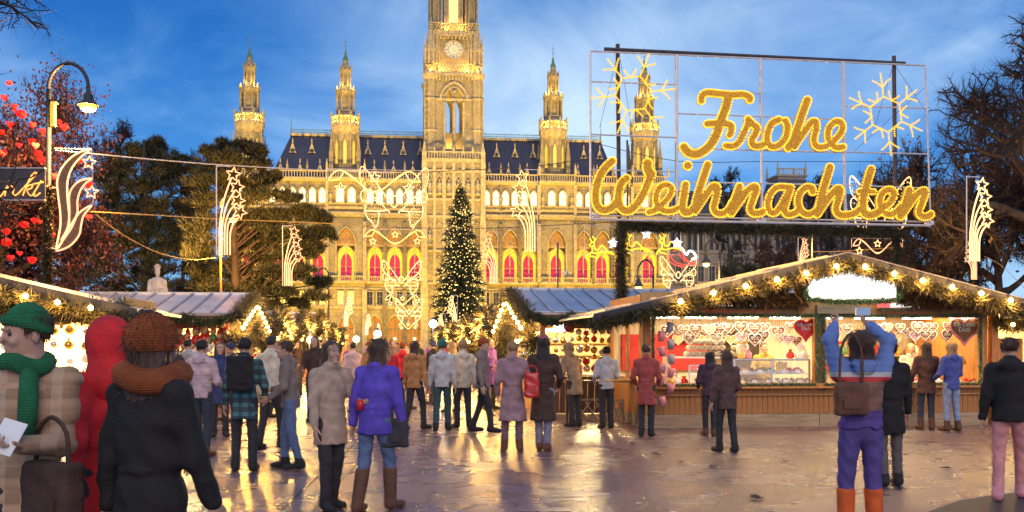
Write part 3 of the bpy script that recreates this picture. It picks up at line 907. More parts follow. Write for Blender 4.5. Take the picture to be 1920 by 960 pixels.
# ================================================================== GROUND
def ground_mat():
    m = bpy.data.materials.new('wet_asphalt'); m.use_nodes = True
    t = m.node_tree; b = t.nodes['Principled BSDF']
    g = t.nodes.new('ShaderNodeNewGeometry')
    def noise(sc, det=4, dist=0.0):
        n = t.nodes.new('ShaderNodeTexNoise'); n.inputs['Scale'].default_value = sc; n.inputs['Detail'].default_value = det; n.inputs['Distortion'].default_value = dist
        t.links.new(g.outputs['Position'], n.inputs['Vector']); return n
    def ramp(src, p0, c0, p1, c1):
        r = t.nodes.new('ShaderNodeValToRGB'); e = r.color_ramp.elements
        e[0].position = p0; e[0].color = (*c0, 1); e[1].position = p1; e[1].color = (*c1, 1)
        t.links.new(src, r.inputs[0]); return r
    big = noise(0.35, 5, .4); mid = noise(2.2, 5); fine = noise(30, 4); grit = noise(70, 3)
    col = ramp(fine.outputs['Fac'], .36, (.055,.036,.048), .66, (.24,.155,.19))
    c2 = ramp(mid.outputs['Fac'], .35, (.6,.6,.6), .65, (1.15,1.12,1.1))
    mx = t.nodes.new('ShaderNodeMix'); mx.data_type = 'RGBA'; mx.blend_type = 'MULTIPLY'; mx.inputs[0].default_value = 1
    t.links.new(col.outputs[0], mx.inputs[6]); t.links.new(c2.outputs[0], mx.inputs[7]); t.links.new(mx.outputs[2], b.inputs['Base Color'])
    rr = ramp(big.outputs['Fac'], .36, (.15,)*3, .64, (.28,)*3)
    r2 = ramp(mid.outputs['Fac'], .3, (-.0,)*3, .7, (.10,)*3)
    ad = t.nodes.new('ShaderNodeMath'); ad.operation = 'ADD'
    t.links.new(rr.outputs[0], ad.inputs[0]); t.links.new(r2.outputs[0], ad.inputs[1]); t.links.new(ad.outputs[0], b.inputs['Roughness'])
    b.inputs['Specular IOR Level'].default_value = .75
    bp = t.nodes.new('ShaderNodeBump'); bp.inputs['Strength'].default_value = .55; bp.inputs['Distance'].default_value = .016
    t.links.new(grit.outputs['Fac'], bp.inputs['Height'])
    bp2 = t.nodes.new('ShaderNodeBump'); bp2.inputs['Strength'].default_value = .12; bp2.inputs['Distance'].default_value = .03
    t.links.new(mid.outputs['Fac'], bp2.inputs['Height']); t.links.new(bp.outputs[0], bp2.inputs['Normal']); t.links.new(bp2.outputs[0], b.inputs['Normal'])
    return m
M_ground = ground_mat()
g = MB(); g.quad((-1500,-300,0),(1500,-300,0),(1500,2500,0),(-1500,2500,0))
tag(g.obj('ground', M_ground), kind='structure')
# expansion joint and kerb-like seam running up the square
sm_ = MB()
a = P(540, 960, 9.6); 
def strip(mb, p, q, w, z):
    p = Vector((p[0], p[1], 0)); q = Vector((q[0], q[1], 0)); d = (q-p).normalized(); n = Vector((-d.y, d.x, 0))*w/2
    mb.quad((p-n+Vector((0,0,z))), (p+n+Vector((0,0,z))), (q+n+Vector((0,0,z))), (q-n+Vector((0,0,z))))
def gp(px, py):      # ground point under a photo pixel
    Y = EYE * F_PX / (py - HZ); return ((px-960)/F_PX*Y, Y)
strip(sm_, gp(523,959), gp(672,827), .035, .004)
strip(sm_, gp(585,958), gp(678,860), .03, .004)
tag(sm_.obj('paving_joint', mat('joint_tar', (.012,.012,.013), .25, .3, 20)), kind='structure')
# dark smooth patch at the lower right
pt = MB()
pts = [gp(1735,962), gp(1800,938), gp(1925,921), (5.6,5.0), (3.9,5.0)]
pt.add([(x,y,.004) for x, y in pts], [(0,1,2,3,4)])
tag(pt.obj('asphalt_patch', mat('fresh_asphalt', (.022,.02,.022), .55, .4, 30, .5, 80)), kind='structure')
# fallen leaves
LM = mat('fallen_leaf', (.07,.035,.015), .7, .5, 30)
lf = MB()
lf.add([(0,-.05,.006),(.02,-.02,.02),(.045,0,.012),(.02,.03,.025),(0,.06,.008),(-.025,.02,.02),(-.04,-.005,.01),(-.02,-.03,.018)], [(0,1,2,3),(0,3,4,5),(0,5,6,7)])
LF = lf.mesh('fallen_leaf', LM)
LFO = []
for i, (px, py, sc) in enumerate(((1238,856,1.6),(1232,854,1.3),(1276,869,1.2),(1336,877,1.2),(1416,936,1.6),(1424,937,1.2),(1772,880,1.5),(1668,866,1.0),(1185,833,1.1),(930,839,1.3),(1470,866,.9),(1520,807,1.1),(1700,855,.8),(470,915,1.0),(1100,900,.8))):
    x, y = gp(px, py)
    o = put('fallen_leaf', LF, None, (x,y,.006), i*1.7, sc)
    LFO.append((px, o)); tag(o, '-', 'leaf', 'fallen leaves on the asphalt')

for i, (px, o) in enumerate(sorted(LFO, key=lambda a: a[0])): o['label'] = f'brown fallen leaf lying on the wet asphalt, {ORD[i]} from the left'
# ================================================================== TREES
M_needle = mat('pine_needles', (.014,.026,.012), .6, .5, .6, col2=(.036,.042,.016))
M_fir = mat('fir_needles', (.03,.055,.02), .55, .5, 3.0, col2=(.06,.085,.03))
M_fir_dry = mat('dry_fir_needles', (.055,.05,.02), .6, .5, 2.5, col2=(.11,.085,.03))
M_spruce = mat('spruce_needles', (.05,.065,.022), .6, .5, .8, col2=(.095,.105,.035))
M_bark = mat('bark', (.05,.036,.028), .85, .5, 5, .7, 14, stretch=(1,1,.3))
M_twig = mat('twigs', (.032,.021,.019), .85, .4, 3)
M_redleaf = mat('dark_red_leaves', (.10,.02,.028), .65, .6, 1.5, col2=(.20,.05,.04))
M_brownleaf = mat('brown_leaves', (.12,.055,.02), .7, .5, 1.5, col2=(.2,.11,.03))

M_redleaf.node_tree.nodes['Principled BSDF'].inputs['Roughness'].default_value = .6
def rnd_unit(n):
    return unit(np.random.normal(size=(n, 3)))
def bare_tree(label, x, y, H, spread, seed, r0=.3, name='bare_tree', lean=(0,0), levels=4, tw=1.0, leafm=None, leafn=0, group=None, trunk_h=.3, twigm=None, leafsz=.16, nb=6, R_=None):
    rs = np.random.RandomState(seed)
    t = thing(name, label, 'tree', (x, y, 0), 0, group)
    mb = MB(); tips = []; tmb = MB()
    Rr = R_ or H * .3
    TL = max(.22 * H, H - Rr * 1.75)
    def grow(p, d, L, r, lv):
        n = 5 if lv < 3 else 3
        pts = [p]; q = p.copy(); dd = d.copy()
        for i in range(n):
            dd = dd + Vector(rs.normal(0, (.05, .17, .22, .26, .28)[min(lv, 4)], 3)) + Vector((0,0,.05 if lv else .0))
            dd.normalize(); q = q + dd * (L / n); pts.append(q.copy())
        rr = [max(.008 + .00012*y, r * (1 - .55 * i / n)) for i in range(n + 1)]
        (mb if lv < 3 else tmb).tube(pts, rr, 8 if lv == 0 else (5 if lv < 3 else 3), cap=False)
        if lv >= levels:
            tips.append((pts[-1], dd.copy(), L)); return
        k = nb if lv == 0 else (5 if lv < 3 else 4)
        for i in range(k):
            f = .40 + .60 * (i + rs.rand()) / k if lv else .55 + .45 * (i + .5) / k
            j = min(int(f * n), n - 1); base = pts[j].lerp(pts[j+1], f * n - j)
            if lv == 0:
                a = 2*PI*(i*.382 + .1*rs.rand()); el = .15 + .75*i/k
                nd = Vector((math.cos(a), math.sin(a), el)).normalized(); LL_ = Rr*.66*(.8 + .4*rs.rand())
            else:
                nd = (dd * .75 + Vector(rs.normal(0, 1, 3)).normalized() * .85).normalized(); LL_ = L*(.56 + .26*rs.rand())
            grow(base, nd, LL_, r * .55, lv + 1)
    grow(Vector((0,0,0)), Vector((lean[0], lean[1], 1)).normalized(), TL, r0, 0)
    mb.obj('trunk', M_bark, t, smooth=True)
    tm = twigm or M_twig
    cr_o = tmb.obj('crown', [tm], t)
    # fine twigs
    B = []; D = []; LL = []
    for p, d, L in tips:
        k = int(15 * tw)
        for i in range(k):
            f = rs.rand(); b = p - d * L * f
            B.append(tuple(b)); D.append(tuple(d * .8 + Vector(rs.normal(0, .6, 3)))); LL.append(L * (.35 + .5 * rs.rand()))
    if B:
        V, Fc = blades(np.array(B), np.array(D), np.array(LL), .006 + .0004 * y)
        put('fine_twigs', npmesh('fine_twigs', V, Fc, tm), t)
    if leafm:
        idx = rs.randint(0, len(tips), leafn)
        bp = np.array([tuple(tips[i][0] - tips[i][1] * tips[i][2] * rs.rand()) for i in idx]) + rs.normal(0, .28, (leafn, 3))
        V, Fc = leaves(bp, rnd_unit(leafn), leafsz * (.6 + .8 * rs.rand(leafn)), leafsz * .6)
        put('leaves', npmesh('leaves', V, Fc, leafm), t)
    zs = max((p.z for p, d, L in tips), default=H)
    rad = np.percentile([math.hypot(p.x - lean[0]*p.z, p.y) for p, d, L in tips], 90)
    t.scale = (Rr / rad, Rr / rad, H / zs)
    return t
def at(px, Y): return (px - 960) / F_PX * Y
# far-left overhead bare tree, and the dark red tree with hearts
bare_tree('bare tree leaning in at the far left edge above the red tree', at(-200, 20), 20, 11.5, 1.0, 11, .2, lean=(.10, 0), tw=.6, R_=2.9)
red = bare_tree('dark red leaved tree hung with glowing red hearts behind the lamp post', at(5, 29), 29, 10.2, 1.1, 5, .2, name='heart_tree', tw=.8, leafm=M_redleaf, leafn=34000, leafsz=.12, trunk_h=.22, nb=9, R_=2.7)
bare_tree('leafless tree rising behind the tall dark pine', at(232, 82), 82, 20.2, .8, 21, .3, tw=1, R_=2.6)
bare_tree('leafless tree standing behind the second pine on the left', at(335, 86), 86, 18.5, .8, 23, .3, tw=1, R_=2.4)
bare_tree('big spreading leafless tree at the right edge of the square', at(1960, 37), 37, 14.8, 1.1, 31, .36, tw=1.3, leafm=M_brownleaf, leafn=250, trunk_h=.24, nb=8, R_=3.5)
bare_tree('wide leafless tree just behind the right end of the big letters', at(1760, 46), 46, 12.0, 1.25, 33, .3, tw=1.2, leafm=M_brownleaf, leafn=900, trunk_h=.2, nb=8, R_=3.2)
bare_tree('low leafless tree with brown leaves behind the far right shooting star', at(1880, 42), 42, 10.2, 1.3, 47, .26, tw=1.3, leafm=M_brownleaf, leafn=1600, trunk_h=.2, nb=8, R_=3.0)
bare_tree('dark forked leafless tree under the fir beam of the sign', at(1478, 52), 52, 7.8, 1.0, 37, .3, tw=.8, trunk_h=.34, R_=1.9)
bare_tree('slim leafless tree seen between the letters h and n of the sign', at(1375, 120), 120, 23.2, .7, 41, .34, tw=1, R_=2.6)
bare_tree('leafless tree beside the roof pavilion of the side wing', at(1530, 110), 110, 21.0, .8, 43, .34, tw=1, R_=2.8)
bare_tree('leafless tree with pale bark left of the wide tree behind the letters', at(1640, 58), 58, 11.8, 1.1, 49, .25, tw=1.2, leafm=M_brownleaf, leafn=900, trunk_h=.22, R_=2.3)
bare_tree('low brown leaved tree behind the right gable slope of the gingerbread stall', at(1710, 50), 50, 7.6, 1.2, 53, .22, tw=1.2, leafm=M_brownleaf, leafn=2500, trunk_h=.2, R_=2.8)
# glowing hearts in the red tree
hm = MB()
def heart_pts(w, n=20):
    out = []
    for k in range(n):
        t = 2*PI*k/n
        x = 16*math.sin(t)**3; y = 13*math.cos(t)-5*math.cos(2*t)-2*math.cos(3*t)-math.cos(4*t)
        out.append((x*w/32, y*w/32))
    return out
hm.prism(heart_pts(.17, 16), -.05, .05)
hp = heart_pts(.12, 16)
hm.prism(hp, -.09, .09)
HEART = hm.mesh('heart_lantern', mat('red_lit_heart', (.7,.02,.02), .35, 0, em=(1,.0,.0), ems=.55))
HTO = []
for i, (px, py) in enumerate(((17,155),(8,183),(38,212),(43,217),(18,233),(3,247),(61,234),(120,238),(60,264),(66,273),(36,272),(72,287),(5,287),(64,413),(45,420),(75,416),(12,434),(12,453),(37,475),(60,487),(98,440),(166,407),(165,345),(27,200),(80,246),(110,228),(20,483),(78,300),(150,300),(100,330))):
    Y = 26.2 + (i * 37 % 10) * .12
    p = P(px, py, Y)
    o = put('heart_lantern', HEART, None, p, (0, 0, (i*1.3) % 2 - 1), .8 + (i*7 % 5)*.13)
    HTO.append((py, o)); tag(o, '-', 'heart lantern', 'red hearts hanging in the tree')

for i, (py, o) in enumerate(sorted(HTO, key=lambda a: a[0])): o['label'] = f'red glowing heart hanging in the dark red tree, {ORD[i]} counted from the top'
def pine(label, x, y, clumps, trunk_top, r0, seed, per=420, L=.55, name='pine_tree', mt=None):
    """clumps: (dx, z, rx, rz) offsets in metres from the trunk foot"""
    rs = np.random.RandomState(seed)
    t = thing(name, label, 'tree', (x, y, 0))
    tr = MB(); 
    tr.tube([(0,0,0),(.1,0,trunk_top*.4),(-.1,0,trunk_top*.75),(0,0,trunk_top)], [r0, r0*.8, r0*.55, r0*.2], 8)
    Vs = []; Fs = []; nb_ = 0
    for (dx, z, rx, rz) in clumps:
        ry = rx * .8
        dy = rs.uniform(-1, 1) * 1.3
        tr.tube([(0,0,max(.5,z-1.2-abs(dx)*.2)), (dx*.5,dy*.5,z-.45), (dx,dy,z)], [.07,.05,.02], 5, cap=False)
        k = 26
        sub = rs.normal(size=(k,3)); sub = sub/np.linalg.norm(sub,axis=1,keepdims=True)*rs.uniform(.3,1.18,(k,1))
        for s_ in sub:
            c = np.array([dx,dy,z]) + s_*np.array([rx,ry,rz])
            n = per // k
            q = rnd_unit(n) * rs.uniform(.1, 1, (n,1))**.7 * np.array([.24*rx+.10,.24*rx+.10,.20*rz+.08]) * rs.uniform(.6,1.35)
            V, Fc = blades(c + q, q*1.5 + np.array([np.sign(dx)*.12,0,.35]) + rs.normal(0,.2,(n,3)), L*(.5+.6*rs.rand(n)), .055)
            Vs.append(V); Fs.append(Fc + nb_); nb_ += len(V)
    tr.obj('trunk', M_bark, t, smooth=True)
    put('crown', npmesh('crown', np.concatenate(Vs), np.concatenate(Fs), mt or M_needle), t)
    return t
def clumpify(px0, Y, pts):
    k = Y / F_PX
    return [((px-px0)*k, EYE+(HZ-py)*k, rx*k, rz*k) for px, py, rx, rz in pts]
rs_ = np.random.RandomState(3)
pl = [(275,272,16,14),(255,285,18,14),(300,282,18,16),(235,310,26,18),(280,310,28,20),(325,305,26,18),(350,318,22,16),(215,340,28,20),(262,345,34,24),(310,345,34,24),(352,350,30,22),
      (205,375,30,22),(250,385,36,26),(300,385,36,26),(345,390,34,26),(190,415,32,24),(235,425,38,28),(285,425,38,28),(335,430,38,28),(180,455,34,26),(225,465,40,28),(275,468,40,28),(325,470,40,28),
      (165,495,36,26),(210,505,40,28),(262,508,40,28),(315,508,40,28),(150,530,34,24),(200,540,40,24),(250,545,40,24),(310,545,40,24),(135,470,26,18),(125,505,28,20),(365,385,26,26),(372,420,26,24),(370,455,26,24),(365,490,28,24),(360,520,28,24),(372,350,18,18),(358,545,30,20)]
pine('tall dark pine with dense foliage behind the left stall roofs', at(270, 60), 60, clumpify(270, 60, pl), 14.0, .35, 61, per=1900, L=.38)
pl2 = [(395,290,20,12),(425,283,20,12),(455,278,20,11),(485,285,18,12),(400,315,28,16),(445,308,30,16),(490,312,24,14),(385,345,26,18),(430,345,34,18),(480,345,30,16),(510,335,16,10),
       (500,370,28,12),(540,372,26,12),(450,380,32,18),(400,385,30,20),(430,415,32,22),(480,410,34,18),(530,405,34,14),(575,400,26,11),(600,408,18,9),(470,445,34,20),(520,440,34,18),(565,440,32,14),(605,438,22,11),
       (385,430,30,24),(395,470,32,24),(440,460,34,24),(490,480,34,20),(540,475,34,18),(585,468,22,12),(380,515,32,22),(420,505,36,24),(470,515,36,20),(520,510,36,18),(570,515,26,14),(595,530,20,10),
       (400,545,36,20),(450,548,36,18),(500,545,30,14),(540,550,34,12),(590,558,24,8),(560,570,18,8),(510,575,26,8)]
pine('broad pine lit orange by the street lamp in front of the town hall', at(440, 55), 55, clumpify(440, 55, pl2), 11.5, .32, 67, per=1900, L=.38)
pine('low rounded evergreen shrub under the forked bare tree', at(1386, 60), 60, clumpify(1386, 60, [(1386,502,26,16),(1368,512,22,12),(1408,512,24,12),(1390,520,28,10)]), 4.5, .12, 69, per=420, L=.4, name='evergreen_shrub')

# Christmas tree
def xmas_tree(px, Y, ytop, ybase, wmax):
    k = Y / F_PX; H = EYE + (HZ - ytop) * k; rs = np.random.RandomState(9)
    t = thing('christmas_tree', 'tall lit Christmas tree covered in tiny warm lights before the town hall', 'christmas tree', (at(px, Y), Y, 0))
    tr = MB(); tr.tube([(0,0,0),(0,0,H*.97)], [.45,.03], 8); tr.obj('trunk', M_bark, t)
    Rm = wmax * k / 2; Vs = []; Fs = []; nb_ = 0; pts = []
    tiers = 44
    for i in range(tiers):
        f = i / (tiers - 1); z = 1.8 + (H - 2.4) * f
        r = Rm * ((1 - f) ** .62) * 1.0 + .22
        nbr = int(9 + 16 * (1 - f))
        for j in range(nbr):
            a = 2*PI*(j + rs.rand()) / nbr; rr = r * rs.uniform(.62, 1.22); dr = rs.uniform(-.05, .32)
            tip = np.array([rr*math.cos(a), rr*math.sin(a), z - rr*dr]); b0 = np.array([0,0,z+.15*rr])
            n = int(22 + 60 * (1 - f)); tt_ = rs.rand(n)[:, None] ** .6
            base = b0 + (tip - b0) * tt_ + rs.normal(0, .10, (n,3))
            d = unit((tip - b0)[None]) * .7 + rs.normal(0, .55, (n,3)) + np.array([0,0,-.1])
            V, Fc = blades(base, d, .55 * (.6 + .6*rs.rand(n)), .10); Vs.append(V); Fs.append(Fc + nb_); nb_ += len(V)
            pts.append(tip * rs.uniform(.86, 1.0) + np.array([0,0,.05]))
            if rs.rand() < .55: pts.append(b0 + (tip-b0)*rs.uniform(.5,.95) + np.array([0,0,.12]))
    put('crown', npmesh('crown', np.concatenate(Vs), np.concatenate(Fs), M_spruce), t)
    lt = MB()
    for p in pts: lt.octa(p, .06 + .04*rs.rand())
    tag(lt.obj('fairy_lights', glow('fairy_light', (1.0,.66,.18), 2.6), t), kind='stuff')
    st = MB(); st.ball((0,0,H), .25, 6, 4); st.obj('tree_topper', M_gold, t)
xmas_tree(863, 130, 345, 640, 104)

# stone statue of a crowned figure behind the left stall
M_marble = mat('pale_marble', (.42,.36,.32), .7, .25, 3, .4, 12)
import re
# ================================================================== MARKET STALLS
M_wood = mat('orange_pine_boards', (.46,.19,.045), .5, .3, 3, .3, 20, stretch=(8,8,.6))
M_beam = mat('golden_pine_beam', (.50,.27,.08), .5, .25, 2.5, .3, 16, stretch=(.7,8,8))
M_pale = mat('weathered_pine_boards', (.32,.24,.15), .7, .3, 3, .4, 18, stretch=(.8,8,8))
M_brown = mat('brown_stained_wood', (.13,.05,.025), .5, .35, 3, .3, 20, stretch=(8,8,.7))
M_fascia = mat('dark_grey_fascia', (.035,.033,.042), .7, .3, 4)
M_zinc = mat('zinc_roof_sheet', (.40,.42,.46), .34, .18, 1.5, .1, 6, metal=.75)
M_zinc2 = mat('weathered_zinc_sheet', (.36,.31,.30), .42, .3, 1.5, .1, 6, metal=.6)
M_redcl = mat('red_cloth', (.5,.03,.03), .8, .25, 4)
M_white = mat('white_paint', (.75,.74,.72), .5, .08, 3)
M_cream = mat('cream_cloth', (.7,.6,.42), .8, .2, 3)
M_inner = mat('warm_white_boards', (.62,.52,.36), .6, .2, 2, stretch=(6,6,.5))
M_tinsel = mat('green_tinsel', (.05,.16,.06), .3, .6, 30, col2=(.35,.45,.25), metal=.3)
M_sign = glow('lit_sign_panel', (1.0, .98, .95), 1.6, True)
M_bulb = glow('warm_bulb', (1.0, .58, .16), 26.0, True)
M_bulb_far = glow('warm_bulb_far', (1.0, .55, .12), 9.0)
M_glassc = mat('clear_case_glass', (.9,.95,.95), .05, 0)
M_glassc.node_tree.nodes['Principled BSDF'].inputs['Alpha'].default_value = .12
M_ice = mat('white_icing', (.78,.74,.68), .55, .05, 10)
M_cookie = mat('gingerbread', (.24,.10,.035), .75, .3, 20, .4, 60)
M_card = mat('white_price_card', (.75,.75,.73), .6, .03, 10)
def scol(name, c, r=.5): return mat(name, c, r, .25, 12)
M_pinkc = scol('pink_enamel', (.6,.22,.26)); M_greyc = scol('grey_enamel', (.30,.29,.33)); M_gold2 = scol('golden_glaze', (.6,.33,.07), .3)
M_redb = scol('red_gloss', (.55,.02,.02), .2); M_greenb = scol('green_gloss', (.04,.22,.06), .25); M_silver = mat('silver_gloss', (.7,.68,.62), .2, .1, 5, metal=.8); M_goldb = mat('gold_gloss', (.75,.48,.12), .22, .1, 5, metal=.8)
M_darkint = mat('dark_interior', (.06,.04,.03), .8, .3, 3)
_o = ['first','second','third','fourth','fifth','sixth','seventh','eighth','ninth','tenth','eleventh','twelfth','thirteenth','fourteenth','fifteenth','sixteenth']

def garland(path, r, dens, m, label, name='fir_garland', parent_loc=None, sag=0, L=None, W_=.018, cat='garland', core=True, rotz=None, group=None, seed=1, width_jit=.25):
    """fir garland along a world-space path"""
    st = np.random.RandomState(seed)
    p = np.array(along(path, .05)); n = len(p)
    o3 = p[n//2].copy()
    k = max(n * 1, int(dens * n * .05))
    i = st.randint(0, n, k)
    base = p[i] - o3 + st.normal(0, r*.28, (k,3))
    tang = np.gradient(p, axis=0)[i]; tang = unit(tang)
    d = st.normal(size=(k,3)) + tang * st.choice([-1,1],(k,1)) * .5
    V, Fc = blades(base, d, (L or r*1.1) * (.6 + .7*st.rand(k)), W_)
    t = put(name, npmesh(name, V, Fc, m), None, tuple(o3))
    return tag(t, label, cat, group)
def string_lights(pts_bulbs, wire, label, mb=None, r=.045, cat='light string', group=None, name='string_lights', bm=None, light=0.0, lcol=(1,.55,.14)):
    o3 = Vector(pts_bulbs[len(pts_bulbs)//2])
    t = thing(name, label, cat, o3, 0, group)
    w = MB(); w.tube([Vector(q) - o3 for q in wire], .008, 4); w.obj('cable', M_black, t)
    global _BULB
    key = (round(r,3), (bm or M_bulb).name)
    if key not in BULBS:
        b = MB(); b.ball((0,0,0), r, 8, 6); s_ = MB(); s_.lathe([(r*.5,0),(r*.5,r*.9)], 6, (0,0,r*.8))
        BULBS[key] = (b.mesh('light_bulb', bm or M_bulb, True), s_.mesh('bulb_socket', M_black))
    for q in pts_bulbs:
        o = put('light_bulb', BULBS[key][0], t, Vector(q) - o3)
        if r > .03: put('bulb_socket', BULBS[key][1], o)
        if light: lamp('POINT', 'bulb_light', Vector(q) + Vector((0,-.09,-.03)), light, lcol, .05)
    return t
BULBS = {}

# ---------------------------------------------------------------- gingerbread stall, right foreground
RS = Frame(1205, 19.3, TH)
xs = lambda px, d=0.0: RS.s(px, d)
zs = lambda py, s=3.0, d=0.0: RS.z(py, s, d)
WR = xs(1852); DP = 2.9
r1 = thing('gingerbread_stall', 'big gingerbread stall with white lit gable panel and orange plank front', 'market stall', RS.loc(), TH)
n = 4
for i in range(n):
    b = MB(); x0 = WR*i/n; b.box(x0+.006, x0+WR/n-.006, -.02, .03, .0, .255); b.obj('plinth_board', M_pale, r1)
b = MB(); b.box(-.0, .03, .035, DP, 0, .25); b.obj('plinth_board', M_pale, r1)
PLK = MB(); PLK.box(-.049,.049,0,.025,0,.36); PLKm = PLK.mesh('plank', M_wood)
PLS = MB(); PLS.box(-.049,.049,0,.025,0,.115); PLSm = PLS.mesh('plank', M_wood)
npk = int(WR/.104)
for i in range(npk):
    x = (i+.5)*WR/npk
    put('plank', PLKm, r1, (x, .03 + (i*7 % 3)*.002, .26)); put('plank', PLSm, r1, (x, .03, .645))
bk = MB(); bk.box(0, WR, .058, .1, .02, .76); bk.obj('front_backing', M_brown, r1)
lg = MB(); lg.box(-.02, WR, -.05, .06, .622, .642); lg.obj('ledge', M_beam, r1)
ct = MB(); ct.box(-.06, WR+.05, -.16, .45, .762, .80); ct.box(-.03, WR+.02, -.10, .02, .80, .86); ct.obj('counter', M_wood, r1)
PZ0, PZ1 = .80, 2.20
for x in (0.0, WR-.16):
    p = MB(); p.box(x, x+.16, 0, .16, .8, 2.2); p.box(x+.03, x+.13, -.02, .0, .82, 2.18); p.obj('corner_post', M_wood, r1)
cx = xs(1537)
p = MB(); p.box(cx-.1, cx+.1, .0, .14, .8, 2.2); p.obj('centre_post', M_wood, r1)
hb = MB(); hb.box(-.05, WR+.05, -.04, .12, 2.2, 2.39); hb.obj('header_beam', M_beam, r1)
hk = MB(); hk.box(xs(1527), xs(1605), -.14, -.045, 2.23, 2.40); hk.obj('sign_bracket', M_pale, r1)
PG = MB(); PG.box(-.063,.063,0,.03,0,.24); PGm = PG.mesh('gable_plank', M_beam)
for i in range(int(WR/.135)):
    put('gable_plank', PGm, r1, ((i+.5)*.135, .02, 2.395))
# gable, roof
ax = xs(1590, -.6); az = RS.z(478, ax, -.6); ex0 = xs(1112, -.6); ez0 = RS.z(594, ex0, -.6); ex1 = WR + 1.35; ez1 = az - (ex1-ax)*(az-ez0)/(ax-ex0)
gb = MB(); gz = lambda x: (az - (az-ez0)*(ax-x)/(ax-ex0)) if x < ax else (az - (ex1 and (az-ez1)*(x-ax)/(ex1-ax)))
gb.prism([(0,2.64),(WR,2.64),(WR,gz(WR)-.1),(ax,az-.1),(0,gz(0)-.1)], .035, .08); gb.obj('gable_board', M_beam, r1)
for i in range(13):     # boards of the gable
    x = ax - 2.6 + i*.42
    q = MB(); q.box(x, x+.40, .01, .034, 2.645, min(gz(x), gz(x+.4))-.18); q.obj('gable_board', M_wood, r1)
for (xa, za, xb, zb) in ((ex0, ez0, ax, az), (ax, az, ex1, ez1)):
    f = MB(); f.prism([(xa,za-.13),(xb,zb-.13),(xb,zb+.043),(xa,za+.043)], -.62, -.57); o = f.obj('fascia', M_fascia, r1)
    rfm = MB(); rfm.prism([(xa,za),(xb,zb),(xb,zb+.04),(xa,za+.04)], -.569, DP+.3); ro = rfm.obj('roof_slope', M_zinc, r1)
    e = MB(); e.prism([(xa,za+.046),(xb,zb+.046),(xb,zb+.062),(xa,za+.062)], -.63, -.54); e.obj('roof_edge', M_zinc2, ro)
    L = math.hypot(xb-xa, zb-za)
    for k in range(int(L/.5)):
        fr_ = (k+.5)*.5/L; x = xa+(xb-xa)*fr_; z = za+(zb-za)*fr_
        q = MB(); q.box(x-.015, x+.015, -.55, DP+.3, z+.03, z+.085); q.obj('roof_seam', M_zinc, ro)
bw = MB(); bw.box(0, WR, DP-.05, DP, 0, 2.6); bw.obj('back_wall', M_inner, r1)
sw = MB(); sw.box(0, .05, .17, DP, .25, .95); sw.box(0,.05,.17,.3,.95,2.2); sw.box(0,.05,1.25,1.42,.95,2.3); sw.box(0,.05,DP-.2,DP,.95,2.3); sw.box(0,.05,.17,DP,2.05,2.6)
sw.obj('side_wall', M_wood, r1)
sw = MB(); sw.box(WR-.05, WR, .17, DP, .0, 2.6); sw.obj('side_wall', M_wood, r1)
cl_ = MB(); cl_.box(.06, WR-.06, .13, DP-.06, 2.44, 2.47); cl_.obj('ceiling_board', M_inner, r1)
fl = MB(); fl.box(.05, WR-.06, .12, DP-.06, .2, .24); fl.obj('floor_board', M_pale, r1)
rp_ = MB(); rp_.box(xs(1228), xs(1412), DP-.12, DP-.06, 1.05, 1.85); rp_.obj('red_back_panel', M_redcl, r1); rp_ = MB(); rp_.box(xs(1645), xs(1700), DP-.12, DP-.06, 1.0, 1.7); rp_.obj('red_back_panel', M_redcl, r1)
dk = MB(); dk.box(xs(1415), xs(1520), DP-.14, DP-.06, .9, 1.9); dk.obj('dim_back_panel', M_darkint, r1)  # dark panel puts the dim stall interior into the colour
lamp('AREA', 'stall_ceiling_light', RS.w(WR*.27, 1.15, 2.42), 190, (1,.74,.40), (WR*.5, 1.6), RS.w(WR*.27, 1.0, 0))
lamp('AREA', 'stall_ceiling_light', RS.w(WR*.76, 1.15, 2.42), 190, (1,.74,.40), (WR*.46, 1.6), RS.w(WR*.76, 1.0, 0))
for px in (1250, 1320, 1400, 1480, 1560, 1640, 1730, 1820):
    q = MB(); q.tube([(0,0,0),(.62,0,0)], .03, 6)
    o = q.obj('tube_lamp', glow('tube_lamp_glow', (1,.88,.6), 7, True), r1, (xs(px)-.31, .22, 2.16))
wl = lambda s, d, z: RS.w(s, d, z)
for f_ in (.26, .76):
    lamp('AREA', 'window_strip_light', RS.w(WR*f_, .10, 2.17), 22, (1,.80,.50), (WR*.42, .05), RS.w(WR*f_, 1.4, 1.2))
# white lit sign panel with its green border
sp = MB()
sgp = [(xs(1511,-.3), zs(518)), (xs(1592,-.3), zs(497)), (xs(1673,-.3), zs(517)), (xs(1676,-.3), zs(558)), (xs(1650,-.3), zs(565)), (xs(1512,-.3), zs(563))]
sp.prism(sgp, 0, .1)
lit = thing('gable_sign', 'blank white lit sign panel in the gable of the gingerbread stall', 'sign', RS.w(0,-.42,0), TH)
sp.obj('sign_panel', M_sign, lit)
garland([wl(x,-.46,z) for x, z in smooth_line(sgp + sgp[:1], 3)], .075, 900, mat('green_fir_border', (.03,.11,.05), .5, .5, 8, col2=(.08,.2,.08)), 'green fir border round the white lit sign panel', L=.1, W_=.016, seed=5)
